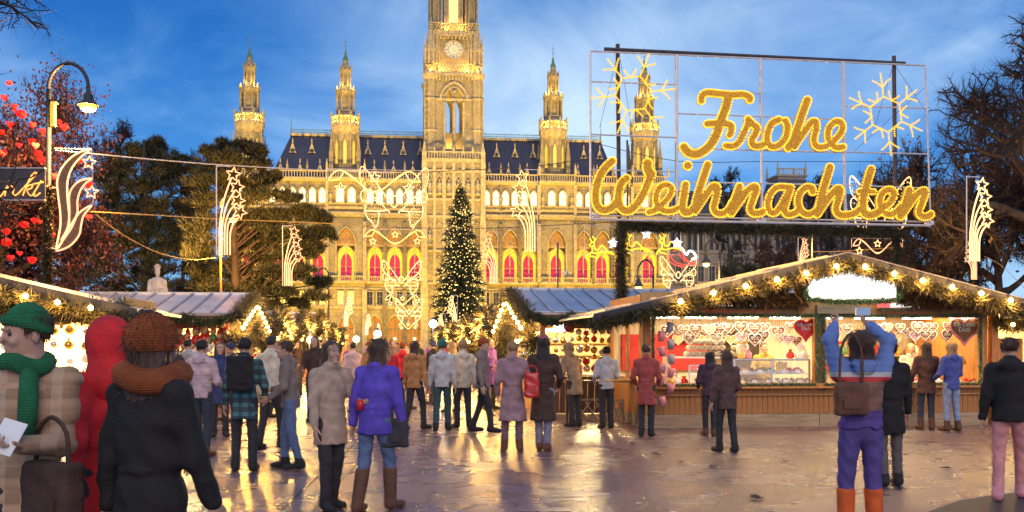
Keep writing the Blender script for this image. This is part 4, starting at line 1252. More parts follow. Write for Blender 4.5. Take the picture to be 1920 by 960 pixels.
# fir garlands on the gable
gl = lambda x, off=.17: wl(x, -.60, gz(x)-off)
garland([gl(ex0), gl(ex0+(ax-ex0)*.5, .2), gl(ax,.2)], .15, 1500, M_fir_dry, 'dense fir garland along the left slope of the gingerbread stall gable', L=.2, W_=.022, seed=6)
garland([gl(ax,.2), gl(ax+(ex1-ax)*.5,.22), gl(ex1)], .15, 1500, M_fir_dry, 'dense fir garland along the right slope of the gingerbread stall gable', L=.2, W_=.022, seed=7)
garland([wl(xs(p),-.2,zs(q)) for p, q in ((1290,566),(1340,567),(1400,566),(1450,568),(1500,570))], .12, 1300, mat('dried_flower_garland', (.09,.04,.015), .7, .6, 9, col2=(.2,.1,.03)), 'brown dried flower garland left under the white sign panel', L=.16, W_=.03, seed=8)
garland([wl(xs(p),-.2,zs(q)) for p, q in ((1680,563),(1730,570),(1790,568),(1850,568),(1890,566))], .12, 1300, MATS['dried_flower_garland'], 'brown dried flower garland right under the white sign panel', L=.16, W_=.03, seed=9)
garland([wl(xs(p),-.25,zs(q)) for p, q in ((1412,560),(1440,548),(1470,538),(1500,552))], .22, 1500, MATS['dried_flower_garland'], 'bushy golden bouquet of dried stalks left of the white sign panel', name='dried_bouquet', cat='bouquet', L=.26, W_=.03, seed=10)
garland([wl(xs(p),-.25,zs(q)) for p, q in ((1690,545),(1720,552),(1760,560))], .2, 1500, MATS['dried_flower_garland'], 'bushy golden bouquet of dried stalks right of the white sign panel', name='dried_bouquet', cat='bouquet', L=.26, W_=.03, seed=11)
# tinsel round the windows
def tins(pts, label, seed, r=.045): return garland(pts, r, 1900, M_tinsel, label, name='tinsel_garland', L=.06, W_=.012, seed=seed)
tins([wl(.15,-.08,2.19), wl(cx,-.08,2.19)], 'green and white tinsel along the top of the left stall window', 12)
tins([wl(cx+.05,-.08,2.19), wl(WR-.15,-.08,2.19)], 'green and white tinsel along the top of the right stall window', 13)
tins([wl(cx-.06,-.06,2.15), wl(cx-.05,-.06,.80)], 'tinsel hanging down the left side of the centre post', 14, .05)
tins([wl(cx+.06,-.06,2.15), wl(cx+.07,-.06,.72)], 'tinsel hanging down the right side of the centre post', 15, .05)
tins([wl(.19,-.05,2.15), wl(.19,-.05,.85)], 'thin tinsel on the left corner post of the gingerbread stall', 16, .025)
tins([wl(WR-.19,-.05,2.15), wl(WR-.19,-.05,.85)], 'thin tinsel on the right corner post of the gingerbread stall', 17, .035)
tins([wl(.2,-.1,.83), wl(cx-.1,-.1,.83)], 'tinsel strip lying along the left half of the counter', 18, .025)
tins([wl(cx+.1,-.1,.83), wl(WR-.2,-.1,.83)], 'tinsel strip lying along the right half of the counter', 19, .025)
tins([wl(xs(1320),-.16,zs(578)), wl(xs(1458),-.16,zs(578))], 'tinsel edging the red banner left of the white sign panel', 20, .035)
tins([wl(xs(1640),-.16,zs(580)), wl(xs(1752),-.16,zs(580))], 'tinsel edging the red banner right of the white sign panel', 21, .035)
# red banners
for a, b_, q0, q1, lab in ((1330,1418,546,561,'red lit banner with a star under the left gable slope'),(1640,1752,566,578,'low red and white lit banner right of the white sign panel'),(1320,1455,568,577,'narrow pink lit banner above the left stall window')):
    m_ = MB(); m_.box(xs(a), xs(b_), -.14, -.10, zs(q1), zs(q0))
    t = m_.obj('banner', glow('lit_red_banner', (.9,.12,.12), .9), None, RS.loc(), rot=TH); tag(t, lab, 'banner')
    c2 = MB(); c2.box(xs(a)+.25, xs(b_)-.35, -.143, -.14, zs(q1)+.02, zs(q0)-.02); c2.obj('white_lettering_strip', glow('banner_white', (1,.95,.9), 1.0), t)
# bulbs on the gable
bp = [(1276,565),(1338,549),(1398,536),(1457,524),(1512,512),(1568,499),(1622,500),(1677,513),(1730,526),(1785,538),(1840,550),(1895,563)]
pb = [wl(xs(p,-.72), -.72, RS.z(q, xs(p,-.72), -.72)) for p, q in bp]
string_lights(pb, pb, 'string of warm bulbs along the gable of the gingerbread stall', r=.05, light=34.0)
# angel, small hearts on the gable, house shaped plaque
def gheart(w, th=.03, ms=None, name='gingerbread_heart'):
    h_ = MB(); h_.prism(heart_pts(w), 0, th)
    ri = MB(); pts = [(x, -.008, z) for x, z in heart_pts(w*.93)]; ri.tube(pts, w*.035, 5, closed=True)
    tx = MB()
    for k, zz in enumerate((.12, .0)):
        tx.tube([(-w*.27 + w*.54*j/11, -.006, w*zz + w*.035*math.sin(j*2.1+k)) for j in range(12)], w*.022, 4)
    tx.octa((0,-.01,-w*.2), w*.06)
    return h_.mesh(name, ms or M_cookie), ri.mesh('icing_rim', M_ice), tx.mesh('icing_squiggle', M_ice)
HB = {w: gheart(w) for w in (.24, .30)}
HY = gheart(.27, ms=mat('yellow_iced_gingerbread', (.6,.42,.18), .6, .3, 15)); HPk = gheart(.25, ms=mat('pink_iced_gingerbread', (.6,.3,.28), .6, .3, 15))
kinds = {'b': (HB[.24], 'small brown'), 'B': (HB[.30], 'large brown'), 'y': (HY, 'yellow iced'), 'p': (HPk, 'pink iced')}
rowsH = [ # px, py, kind
 (1251,620,'B'),(1283,618,'b'),(1307,618,'B'),(1330,617,'y'),(1350,616,'B'),(1296,636,'b'),(1343,634,'y'),(1366,614,'b'),(1392,613,'B'),(1415,616,'B'),(1436,613,'b'),(1393,632,'p'),(1415,636,'B'),(1432,630,'B'),(1462,622,'B'),(1482,612,'b'),(1464,634,'y'),(1497,638,'b'),(1478,636,'p'),
 (1690,614,'b'),(1705,622,'b'),(1720,613,'B'),(1737,613,'b'),(1754,613,'b'),(1776,612,'b'),(1737,628,'b'),(1752,629,'b'),(1776,628,'B'),(1718,630,'p'),(1668,614,'y'),(1652,616,'b'),(1590,616,'b'),(1572,620,'p')]
cnt = {}
for i, (px, py, k) in enumerate(rowsH):
    s = xs(px, .3); z = RS.z(py, s, .3)
    (mh, mr, mt), nm_ = kinds[k]
    side = 'left' if px < 1540 else 'right'
    t = thing('gingerbread_heart', '', 'gingerbread heart', wl(s, .30 + (i % 3)*.05, z), TH + (i*37 % 11 - 5)*.03, 'gingerbread hearts hanging in the stall windows')
    put('biscuit', mh, t); put('icing_rim', mr, t); put('icing_squiggle', mt, t)
    st_ = MB(); st_.tube([(0,.01,.1),(0,.01,max(.12, 2.19-z))], .004, 3); st_.obj('hanging_ribbon', M_redcl, t)
    c_ = cnt[(side, k, py > 626)] = cnt.get((side, k, py > 626), 0) + 1
    t['label'] = f"{nm_} gingerbread heart, {ORD[c_-1]} {'in the lower row' if py > 626 else 'in the top row'}, {side} stall window"
# the two big red-edged hearts
FONTC = {}
def text_mesh(txt, size, mt, name='lettering', ext=.004):
    cu = bpy.data.curves.new(name, 'FONT'); cu.body = txt; cu.size = size; cu.align_x = 'CENTER'; cu.align_y = 'CENTER'; cu.extrude = ext; cu.space_line = .8; cu.resolution_u = 2
    o = bpy.data.objects.new(name, cu); COL.objects.link(o)
    dg = bpy.context.evaluated_depsgraph_get(); me = bpy.data.meshes.new_from_object(o.evaluated_get(dg)); me.name = name
    bpy.data.objects.remove(o); bpy.data.curves.remove(cu)
    me.materials.clear(); me.materials.append(mt); return me
for px, py, w, txt, lab in ((1808,617,.66,'Ich Liebe\nDich','biggest dark gingerbread heart with pink rim and white lettering at the right'),(1511,616,.5,'Ich Liebe\nDich','big red gingerbread heart with white lettering left of the centre post')):
    s = xs(px,.12); z = RS.z(py, s, .12)
    t = thing('gingerbread_heart', lab, 'gingerbread heart', wl(s,.12,z), TH)
    h_ = MB(); h_.prism(heart_pts(w, 28), 0, .04); h_.obj('biscuit', M_cookie if w > .6 else M_redb, t)
    ri = MB(); ri.tube([(x,-.01,q) for x, q in heart_pts(w*.95,28)], .02, 6, closed=True); ri.obj('icing_rim', M_pinkc if w > .6 else M_redcl, t)
    put('icing_lettering', text_mesh(txt, w*.2, M_ice), t, (0,-.008,.04), (R(90),0,0))
    dts = MB()
    for a_ in range(6): dts.octa((w*.33*math.cos(a_*1.05+.5), -.01, w*.30*math.sin(a_*1.05+.5)), .018)
    dts.obj('icing_dots', M_greenb, t)
# smaller hearts and bags along the back wall
for r_, z in enumerate((1.98, 1.74)):
    for j in range(15):
        px = 1272 + j*16.5 if j < 9 else 1566 + (j-9)*38
        side = 'left' if px < 1540 else 'right'
        t = thing('gingerbread_heart', f"small heart on the back wall of the {side} stall window, {['upper','lower'][r_]} row, {ORD[j if j < 9 else j-9]} along", 'gingerbread heart', wl(xs(px, DP-.25), DP-.22, z + .03*(j % 3)), TH + .1*((j*5) % 3 - 1), 'small hearts on the back wall')
        mh, mr, mt = (HB[.24], HY, HPk)[(j+r_) % 3]
        put('biscuit', mh, t); put('icing_rim', mr, t); put('icing_squiggle', mt, t)
bs_ = MB(); bs_.box(xs(1556, DP-.3), xs(1840, DP-.3), DP-.5, DP-.07, 1.36, 1.39); bs_.box(xs(1556, DP-.3), xs(1840, DP-.3), DP-.5, DP-.07, 1.02, 1.05); bs_.obj('shelf', M_beam, r1)
BX = MB(); BX.lathe([(.08,0),(.10,.02),(.10,.14),(.05,.17),(.05,.2)], 8)
JM = [(cn, BX.mesh('sweets_jar', m, True)) for cn, m in (('red', M_redb), ('golden', M_gold2), ('white', M_ice), ('green', M_greenb), ('brown', M_cookie))]
for r_, z in enumerate((1.39, 1.05)):
    for j in range(16):
        cn, me = JM[(j*3 + r_*2) % 5]
        t = put('sweets_jar', me, None, wl(xs(1562 + j*17.4, DP-.3), DP-.3 + .06*(j % 2), z), TH, .85 + .3*((j*7) % 4)/4)
        tag(t, f"{cn} jar on the {['upper','lower'][r_]} back shelf of the right window, {ORD[j]} from left", 'jar', 'jars on the back shelves')
        q = MB(); q.lathe([(.055,0),(.055,.03)], 8, (0,0,.2)); q.obj('lid', M_goldb, t)
# hanging cups at the left corner
CUP = MB(); CUP.lathe([(.055,0),(.075,.19),(.07,.19),(.05,.02)], 10); 
CPs = [CUP.mesh('cup', m, True) for m in (M_pinkc, M_greyc)]
HN = MB(); HN.tube([(.07,0,.16),(.12,0,.13),(.115,0,.07),(.065,0,.05)], .01, 5); HNm = HN.mesh('handle', M_greyc)
for i, (px, py, c, tl) in enumerate(((1254,623,1,.1),(1240,640,0,0),(1257,655,1,-.3),(1243,668,0,.05),(1259,683,1,0),(1241,700,0,0),(1256,708,0,.1),(1238,722,0,0),(1257,738,0,-.3),(1244,762,0,.05))):
    s = xs(px,-.3); z = RS.z(py, s, -.3)
    t = put('hanging_cup', CPs[c], None, wl(s,-.3,z), (0, tl+.12, TH+i))
    put('handle', HNm, t)
    tag(t, f"{'grey' if c else 'pink'} cup hanging on a cord at the stall corner, {ORD[i]} from the top", 'cup', 'cups hanging on a cord')
cd = MB(); cd.tube([wl(xs(1250,-.3),-.3,2.35)-RS.w(0), wl(xs(1252,-.3),-.3,.8)-RS.w(0)], .006, 4)
o = cd.obj('cup_cord', M_cream, r1); o.matrix_parent_inverse = Matrix.Rotation(-TH, 4, 'Z')
pq = MB(); pq.prism([(-.30,-.09),(.26,-.02),(.30,.07),(.2,.2),(-.05,.14),(-.32,.06)], 0, .05)
pl_ = thing('wooden_plaque', 'tilted house shaped wooden plaque on the left corner of the stall', 'plaque', wl(xs(1222,-.25),-.25,zs(588,0)), TH)
pq.obj('board', M_pale, pl_); q = MB(); q.prism([(-.34,.05),(.22,.19),(.2,.25),(-.36,.11)], -.06, .1); q.obj('little_roof', M_ice, pl_)
q = MB(); q.lathe([(.06,0),(.075,.02),(.04,.03)], 10); o = q.obj('round_emblem', M_cookie, pl_, (.16,-.01,.06), rot=(R(90),0,0))
an = thing('angel_figure', 'small angel figure with yellow hair left of the white sign panel', 'figurine', wl(xs(1482,-.35),-.35,zs(552)), TH)
q = MB(); q.lathe([(.09,0),(.07,.08),(.04,.16),(.02,.17)], 8); q.obj('gown', mat('pale_blue_cloth', (.35,.45,.55), .7, .2, 9), an, smooth=True)
q = MB(); q.ball((0,0,.21), .05, 8, 6); q.obj('head', mat('doll_skin', (.6,.38,.25), .6, .1, 9), an, smooth=True)
q = MB(); q.ball((0,.01,.235), .056, 8, 5); q.obj('hair', M_gold2, an, smooth=True)
q = MB(); q.prism([(0,.1),(.13,.2),(.15,.1),(.05,.05)], .03, .04); q.prism([(0,.1),(-.13,.2),(-.15,.1),(-.05,.05)], .03, .04); q.obj('wings', M_white, an)
for i, (px, py, lab) in enumerate(((1429,540,'red heart ornament on the dried bouquet left of the white panel'),(1752,541,'red heart ornament right of the white panel'))):
    q = MB(); q.prism(heart_pts(.26), 0, .05); t = q.obj('heart_ornament', M_redb, None, wl(xs(px,-.5),-.5,zs(py)), rot=TH); tag(t, lab, 'ornament')
    q = MB(); q.tube([(x,-.01,z) for x, z in heart_pts(.24)], .01, 4, closed=True); q.obj('rim', M_ice, t)
# --- goods: bun pyramid, display case, jars, trays
sh_ = MB(); sh_.box(xs(1275), xs(1385), .75, 1.25, 1.34, 1.37); sh_.box(xs(1275), xs(1277), .75, 1.25, .8, 1.34); sh_.box(xs(1383), xs(1385), .75, 1.25, .8, 1.34); o = sh_.obj('shelf', M_white, r1)
BN = MB(); BN.ball((0,0,0), .082, 8, 5, sc=(1,1,.72)); BNm = BN.mesh('bun', mat('iced_bun', (.6,.42,.24), .6, .4, 9, col2=(.75,.68,.55)), True)
rowc = 0
for r_, (a, b_, n_) in enumerate(((1288,1358,8),(1291,1352,7),(1295,1350,6))):
    for j in range(n_):
        for dd in (0,):
            s = xs(a + (b_-a)*j/(n_-1), 1.0)
            t = put('bun', BNm, None, wl(s, 1.0 - r_*.05, 1.43 + r_*.125), TH)
            tag(t, f"iced bun on the white shelf, {['bottom','middle','top'][r_]} row, {ORD[j]} from the left", 'bun', 'buns stacked on the shelf')
for r_ in range(3):
    for j in range(4 - r_):
        s = xs(1372 + 5*r_ + 10*j, 1.0)
        t = put('bun', BNm, None, wl(s, 1.0, 1.43 + r_*.125), TH)
        tag(t, f"iced bun in the small right pile, {['bottom','middle','top'][r_]} row, {ORD[j]} from the left", 'bun', 'buns stacked on the shelf')
case = thing('display_case', 'glass display case with two shelves of sweets on the counter', 'display case', RS.loc(), TH)
c0, c1 = xs(1382), xs(1524)
q = MB(); q.box(c0,c1,.18,.62,.80,.83); q.box(c0,c1,.18,.62,1.03,1.045); q.box(c0,c1,.18,.62,1.30,1.315); q.obj('shelf', M_white, case)
q = MB()
for x in (c0, xs(1453), c1): q.box(x-.02,x+.02,.15,.18,.8,1.33)
q.box(c0,c1,.15,.18,1.315,1.335); q.obj('mullion', M_silver, case)
q = MB(); q.box(c0+.02,c1-.02,.16,.166,.83,1.3); q.obj('glass_pane', M_glassc, case)
q = MB(); 
case2 = thing('display_case', 'low glass display case with trays at the left end of the counter', 'display case', RS.loc(), TH)
d0, d1 = xs(1298), xs(1378)
q.box(d0,d1,.2,.6,.80,.83); q.box(d0,d1,.2,.6,1.02,1.035); q.obj('shelf', M_white, case2); q = MB()
for x in (d0, d1): q.box(x-.015,x+.015,.18,.2,.8,1.2)
q.box(d0,d1,.18,.2,1.2,1.22); q.obj('mullion', M_silver, case2)
q = MB(); q.box(d0+.015,d1-.015,.19,.195,.83,1.2); q.obj('glass_pane', M_glassc, case2)
def tray(px, z, w, kind, label, d=.34):
    s = xs(px, d); t = thing('sweets_tray', label, 'tray', wl(s, d, z), TH)
    q = MB(); q.box(-w/2,w/2,-.13,.13,0,.02); q.box(-w/2,w/2,-.14,-.13,0,.045); q.obj('tray_base', M_silver, t)
    st = random.Random(px)
    if kind == 'sticks':
        for j in range(8):
            q = MB(); q.tube([(-w/2+.03+j*w/8,0,.02),(-w/2+.05+j*w/8,.02,.2+.04*st.random())], .012, 5); q.obj('stick', M_gold2, t)
    else:
        mm = {'loaf': M_cookie, 'gold': M_gold2, 'red': M_redb, 'green': M_greenb, 'white': M_ice, 'brown': M_brown}[kind]
        q = MB(); q.ball((0,0,0), .045, 7, 5, sc=(1.2,1,.8)); me = q.mesh('sweet', mm, True)
        n_ = max(3, int(w/.1))
        for j in range(n_):
            for r_ in range(2): put('sweet', me, t, (-w/2+(j+.5)*w/n_, -.06+.11*r_, .05+.03*((j+r_) % 2)), j)
    q = MB(); q.add([(-.05,-.15,.0),(.05,-.15,.0),(.05,-.135,.075),(-.05,-.135,.075),(-.05,-.147,.0),(.05,-.147,.0),(.05,-.132,.075),(-.05,-.132,.075)], [(0,1,2,3),(7,6,5,4),(0,4,5,1),(2,6,7,3),(1,5,6,2),(0,3,7,4)]); q.obj('price_card', M_card, t)
for a in ((1392,1.05,.28,'gold','tray of golden pastries at the left of the upper case shelf'),(1410,.84,.3,'loaf','tray of brown biscuits at the left of the lower case shelf'),(1420,1.05,.3,'loaf','tray of dark slices on the upper case shelf'),
          (1436,.84,.26,'gold','tray of honey coloured sweets on the lower case shelf'),(1440,1.05,.22,'green','tray of green sweets on the upper case shelf'),(1468,.84,.28,'white','tray of white iced cakes right of the case mullion'),
          (1464,1.05,.24,'sticks','tray of upright sticks on the upper case shelf'),(1490,1.05,.28,'red','tray of red sweets on the upper case shelf'),(1494,.84,.24,'gold','tray of amber sweets at the lower right of the case'),(1511,.84,.2,'brown','tray of dark chocolate pieces in the right corner of the case'),
          (1316,.84,.3,'gold','tray of yellow biscuits in the low left case'),(1340,.84,.24,'red','tray of red marzipan in the low left case'),(1362,.84,.26,'loaf','tray of brown nuts in the low left case'),(1322,1.04,.3,'white','tray of meringues on top shelf of the low left case'),(1352,1.04,.3,'loaf','tray of dark biscuits on top shelf of the low left case'),
          (1580,.82,.34,'loaf','tray of gingerbread rounds left in the right window'),(1612,.82,.3,'gold','tray of glazed nuts in the right window'),(1648,.82,.3,'white','tray of white cakes in the right window'),(1680,.82,.34,'loaf','tray of brown bars in the right window'),(1712,.82,.28,'red','tray of candied apples in the right window'),(1752,.82,.3,'white','tray of white meringues in the right window'),(1790,.82,.26,'gold','tray of honey cakes near the right post'),(1822,.82,.3,'red','tray of pink sweets beside the right corner post')):
    tray(*a)
BG = MB(); BG.lathe([(.05,0),(.085,.03),(.08,.11),(.03,.15),(.045,.19)], 8)
for j, (px, z, m, cn) in enumerate(((1498,1.335,M_ice,'white'),(1512,1.335,M_ice,'white'),(1502,1.52,M_ice,'white'),(1484,1.335,M_redb,'red'),(1390,1.335,M_gold2,'yellow'),(1404,1.335,M_pinkc,'pink'),(1270,.80,M_ice,'white'),(1284,.80,M_redb,'red'),(1258,.80,M_gold2,'yellow'),(1238,.80,M_pinkc,'pink'),(1836,.82,M_ice,'white'),(1806,1.2,M_gold2,'yellow'))):
    t = put('sweets_bag', BG.mesh('sweets_bag', m, True), None, wl(xs(px,.42),.42 + .06*(j % 2),z), TH+j)
    tag(t, f"{cn} bag of sweets, {['at the right on top of the glass case','in the right corner on top of the glass case','topmost on the glass case bags','beside the white bags on the case','at the left end of the case top','second from left on the case top','right of three at the left counter end','beside the low glass case','second from the left corner post','nearest to the left corner post','by the right corner post','on the shelf behind the right window'][j]}", 'bag')
q = MB(); q.lathe([(.11,0),(.13,.26),(.1,.3)], 10); t = q.obj('sweets_jar', M_ice, None, wl(xs(1392,.7),.7,1.34), smooth=True); tag(t, 'big white jar of sweets beside the bun pile', 'jar')
qq = MB(); qq.lathe([(.1,0),(.1,.05)], 10, (0,0,.3)); qq.obj('lid', M_gold2, t)
# ---------------------------------------------------------------- aisle stalls
def aisle_stall(short, label, px, Y, zr, ze, sg, a, L, nsheet, near=False, wood=M_brown, light=60, seed=0, zinc=None, group=None, bulbs=6, inner=None):
    """gable towards the aisle at (px, Y); sg=+1 stands on the right of the aisle, -1 on the left"""
    x0 = at(px, Y); rs = np.random.RandomState(seed)
    t = thing('market_stall', label, 'market stall', (x0, Y, 0), TH, group)
    Wd = lambda x, y, z: Vector((x0, Y, 0)) + Matrix.Rotation(TH, 3, 'Z') @ Vector((x, y, z))
    X = lambda x: sg * x
    def bx(mb, xa, xb, *r): mb.box(min(X(xa),X(xb)), max(X(xa),X(xb)), *r)
    zz = zinc or M_zinc
    for s_ in (-1, 1):      # -1 faces the viewer
        m = MB(); m.add([(X(0),0,zr),(X(L),0,zr),(X(L),s_*a,ze),(X(0),s_*a,ze),(X(0),0,zr-.05),(X(L),0,zr-.05),(X(L),s_*a,ze-.05),(X(0),s_*a,ze-.05)], [(0,1,2,3),(4,7,6,5),(0,4,5,1),(2,6,7,3),(0,3,7,4),(1,5,6,2)])
        ro = m.obj('roof_slope', M_zinc2, t)
        if s_ < 0:
            for k in range(nsheet):
                xa = L*k/nsheet + .03; xb = L*(k+1)/nsheet - .03
                q = MB(); 
                q.add([(X(xa),-.02,zr+.012),(X(xb),-.02,zr+.012),(X(xb),-a-.02,ze+.006),(X(xa),-a-.02,ze+.006),(X(xa),-.02,zr+.03),(X(xb),-.02,zr+.03),(X(xb),-a-.02,ze+.024),(X(xa),-a-.02,ze+.024)], [(0,1,2,3),(4,7,6,5),(0,4,5,1),(2,6,7,3),(0,3,7,4),(1,5,6,2)])
                q.obj('roof_sheet', zz if rs.rand() < .82 else M_zinc2, ro)
                q = MB(); q.tube([(X(L*k/nsheet),-.01,zr+.05),(X(L*k/nsheet),-a-.02,ze+.045)], .038, 4); q.obj('roof_seam', zz, ro)
        e = MB(); bx(e, -.05, L, -.06, .06, zr, zr+.07)
        if s_ < 0: e.obj('ridge_cap', zz, t)
    # fascia under the near eave and gable barge boards
    e = MB(); bx(e, 0, L, -a-.03, -a+.03, ze-.22, ze-.055); e.obj('eave_board', wood, t)
    e = MB(); e.prism([(0,0),(1,0),(1,1)], 0, .01) if False else None
    gm = MB()
    gm.add([(X(.28),-a+.25,ze-.05),(X(.28),a-.25,ze-.05),(X(.28),0,zr-.12),(X(.34),-a+.25,ze-.05),(X(.34),a-.25,ze-.05),(X(.34),0,zr-.12)], [(0,1,2),(5,4,3),(0,3,4,1),(1,4,5,2),(2,5,3,0)])
    gm.obj('gable_board', M_wood, t)
    bb = MB()
    for s_ in (-1, 1): bb.add([(X(-.02),0,zr),(X(-.02),0,zr-.16),(X(-.02),s_*a,ze-.16),(X(-.02),s_*a,ze),(X(.03),0,zr),(X(.03),0,zr-.16),(X(.03),s_*a,ze-.16),(X(.03),s_*a,ze)], [(0,1,2,3),(7,6,5,4),(0,4,5,1),(1,5,6,2),(2,6,7,3),(3,7,4,0)])
    bb.obj('barge_board', wood, t)
    ya = a - .45
    for x in (.25, L-.2):
        for y in (-ya, ya):
            q = MB(); bx(q, x, x+.13, y-.065, y+.065, 0, ze-.05); q.obj('post', wood, t)
    hb = MB(); bx(hb, .25, .38, -ya+.07, ya-.07, ze-.32, ze-.1); hb.obj('header_beam', wood, t)
    hb = MB(); bx(hb, .39, L-.21, -ya-.05, -ya+.05, ze-.36, ze-.12); hb.obj('header_beam', wood, t)
    ct = MB(); bx(ct, .02, .5, -ya-.1, ya+.1, .9, .94); ct.obj('counter', M_beam, t)
    ct = MB(); bx(ct, .5, L-.2, -ya-.22, -ya+.25, .9, .94); ct.obj('side_counter', M_beam, t)
    pn_ = 12 if near else 5
    pm = MB(); wv = 2*ya/pn_; pm.box(-.012,.012,-wv/2+.004,wv/2-.004,0,.86); pmm = pm.mesh('plank', M_wood)
    for k in range(pn_): put('plank', pmm, t, (X(.27), -ya+wv*(k+.5), .02))
    nn = max(4, int((L-.6)/(.16 if near else .5))); wv = (L-.6)/nn
    pm = MB(); pm.box(-wv/2+.004,wv/2-.004,-.012,.012,0,.86); pmm = pm.mesh('plank', wood if near else M_wood)
    for k in range(nn): put('plank', pmm, t, (X(.38+wv*(k+.5)), -ya, .02))
    bw = MB(); bx(bw, L-.1, L-.05, -ya, ya, 0, ze); bx(bw, .4, L-.1, ya-.1, ya-.05, 0, ze); bx(bw, .45, L-.1, -ya+.1, ya-.1, ze-.08, ze-.06); bw.obj('inner_wall', inner or M_inner, t)
    for zz_ in (1.3, 1.65):
        q = MB(); bx(q, .6, L-.15, ya-.45, ya-.11, zz_, zz_+.03); q.obj('shelf', M_beam, t)
    if light: lamp('POINT', 'stall_lamp', Wd(X(L*.45), -.25, ze-.3), light, (1,.70,.30), .18)
    # fir on the gable and eave
    pth = [Wd(X(-.08), -a, ze-.1), Wd(X(-.08), 0, zr-.1), Wd(X(-.08), a, ze-.1)]
    dn = 1500 if near else 500
    garland(pth, .2 if near else .28, dn, M_fir_dry, f"fir garland framing gable of {short}", L=.24 if near else .4, W_=.024 if near else .07, seed=seed+100)
    garland([Wd(X(.05), -a+.08, ze-.72+.0), Wd(X(.05), 0, zr-.65), Wd(X(.05), a-.08, ze-.72)], .24 if near else .3, dn, M_fir_dry, f"inner fir swag filling gable of {short}", L=.3 if near else .42, W_=.024 if near else .07, seed=seed+150)
    if near:
        n_ = 5; pe = []
        for k in range(n_*6+1):
            f = k/(n_*6); pe.append(Wd(X(.05+(L-.1)*f), -a-.06, ze-.10-.13*abs(math.sin(f*PI*n_))))
        garland(pe, .12, 1500, M_fir, f"fir garland hanging in loops from the eave of the {short}", L=.17, W_=.02, seed=seed+200)
    bl = []
    for s_ in (-1, 1):
        for k in range(bulbs):
            f = (k+.6)/bulbs
            bl.append(Wd(X(-.22), s_*a*f*.97, zr-.28-(zr-ze+.12)*f))
    bl.sort(key=lambda v: v.y)
    string_lights(bl, bl, f"warm bulbs along gable of {short}", r=.05 if near else .075, bm=M_bulb if near else M_bulb_far, light=45.0 if near else 0)
    if not near:
        for y in (-a*.5, a*.5): lamp('POINT', 'gable_light', Wd(X(-.5), y, (zr+ze)/2-.2), 320, (1,.56,.14), .15)
    return t, Wd, X, ya
L2, WL2, XL2, ya2 = aisle_stall('toy stall', 'toy stall with zinc roof and fir loops on the left of the aisle', 468, 28.0, 3.02, 2.40, -1, 3.1, 5.6, 11, True, seed=1, light=800)
R2, WR2, XR2, yb2 = aisle_stall('bauble stall', 'bauble stall with striped zinc roof behind the gingerbread stall', 963, 26.1, 3.05, 2.36, 1, 3.4, 4.6, 10, True, seed=2, light=750)
FARS = [('second stall on the left of the aisle with dark little roof', 523, 36.5, 2.82, 2.2, -1, 2.6, 3.2, 5, 10), ('third stall on the left of the aisle with tall seamed roof', 566, 44.8, 3.0, 2.2, -1, 2.8, 3.6, 6, 11), ('fourth stall on the left of the aisle with a steep gable of bulbs', 598, 54, 3.35, 2.3, -1, 2.8, 3.6, 6, 12), ('fifth stall on the left of the aisle with small grey roof', 622, 66, 2.9, 2.1, -1, 2.8, 3.4, 5, 13), ('last small stall at the left end of the aisle', 640, 80, 2.9, 2.1, -1, 2.8, 3.4, 4, 14),
        ('second stall on the right of the aisle with small pale roof', 916, 34.5, 2.82, 2.15, 1, 2.6, 3.2, 5, 15), ('third stall on the right of the aisle near the Christmas tree', 880, 43.5, 2.72, 2.1, 1, 2.6, 3.2, 5, 16), ('fourth stall on the right of the aisle in front of the Christmas tree', 850, 55, 2.8, 2.1, 1, 2.8, 3.2, 4, 17), ('last small stall at the right end of the aisle', 828, 70, 2.8, 2.1, 1, 2.8, 3.2, 4, 18)]
FS = []
for lab, px, Y, zr, ze, sg, a, L, ns, sd in FARS:
    FS.append(aisle_stall(re.split(' with| near| in front', lab)[0].replace(' on the left of the aisle',' on the left').replace(' on the right of the aisle',' on the right'), lab, px, Y, zr, ze, sg, a, L, ns, False, seed=sd, light=520, bulbs=6 if Y < 60 else 5) + (lab, Y))
# goods of the far stalls: small mixed ornaments nobody could count
for t, Wd, X, ya, lab, Y in FS:
    rs = np.random.RandomState(int(Y)); 
    m = MB(); mats_ = [M_redb, M_goldb, M_silver, M_greenb, M_ice]
    for k in range(90):
        c = Wd(X(rs.uniform(.1, .7)), rs.uniform(-ya-.1, ya), rs.choice([1.0, 1.25, 1.5, 1.75, 1.9]) + rs.normal(0,.05)); m.octa(tuple(c - t.location), .06 + .06*rs.rand(), rs.randint(5))
    for k in range(60):
        c = Wd(X(rs.uniform(.4, 3.0)), -ya-.1, rs.choice([1.0, 1.3, 1.6, 1.85]) + rs.normal(0,.05)); m.octa(tuple(c - t.location), .06 + .05*rs.rand(), rs.randint(5))
    o = m.obj('ornaments', mats_, None, t.location); tag(o, 'mixed small ornaments displayed in the ' + lab.split(' with')[0].split(' near')[0].split(' in front')[0], 'ornaments', kind='stuff')
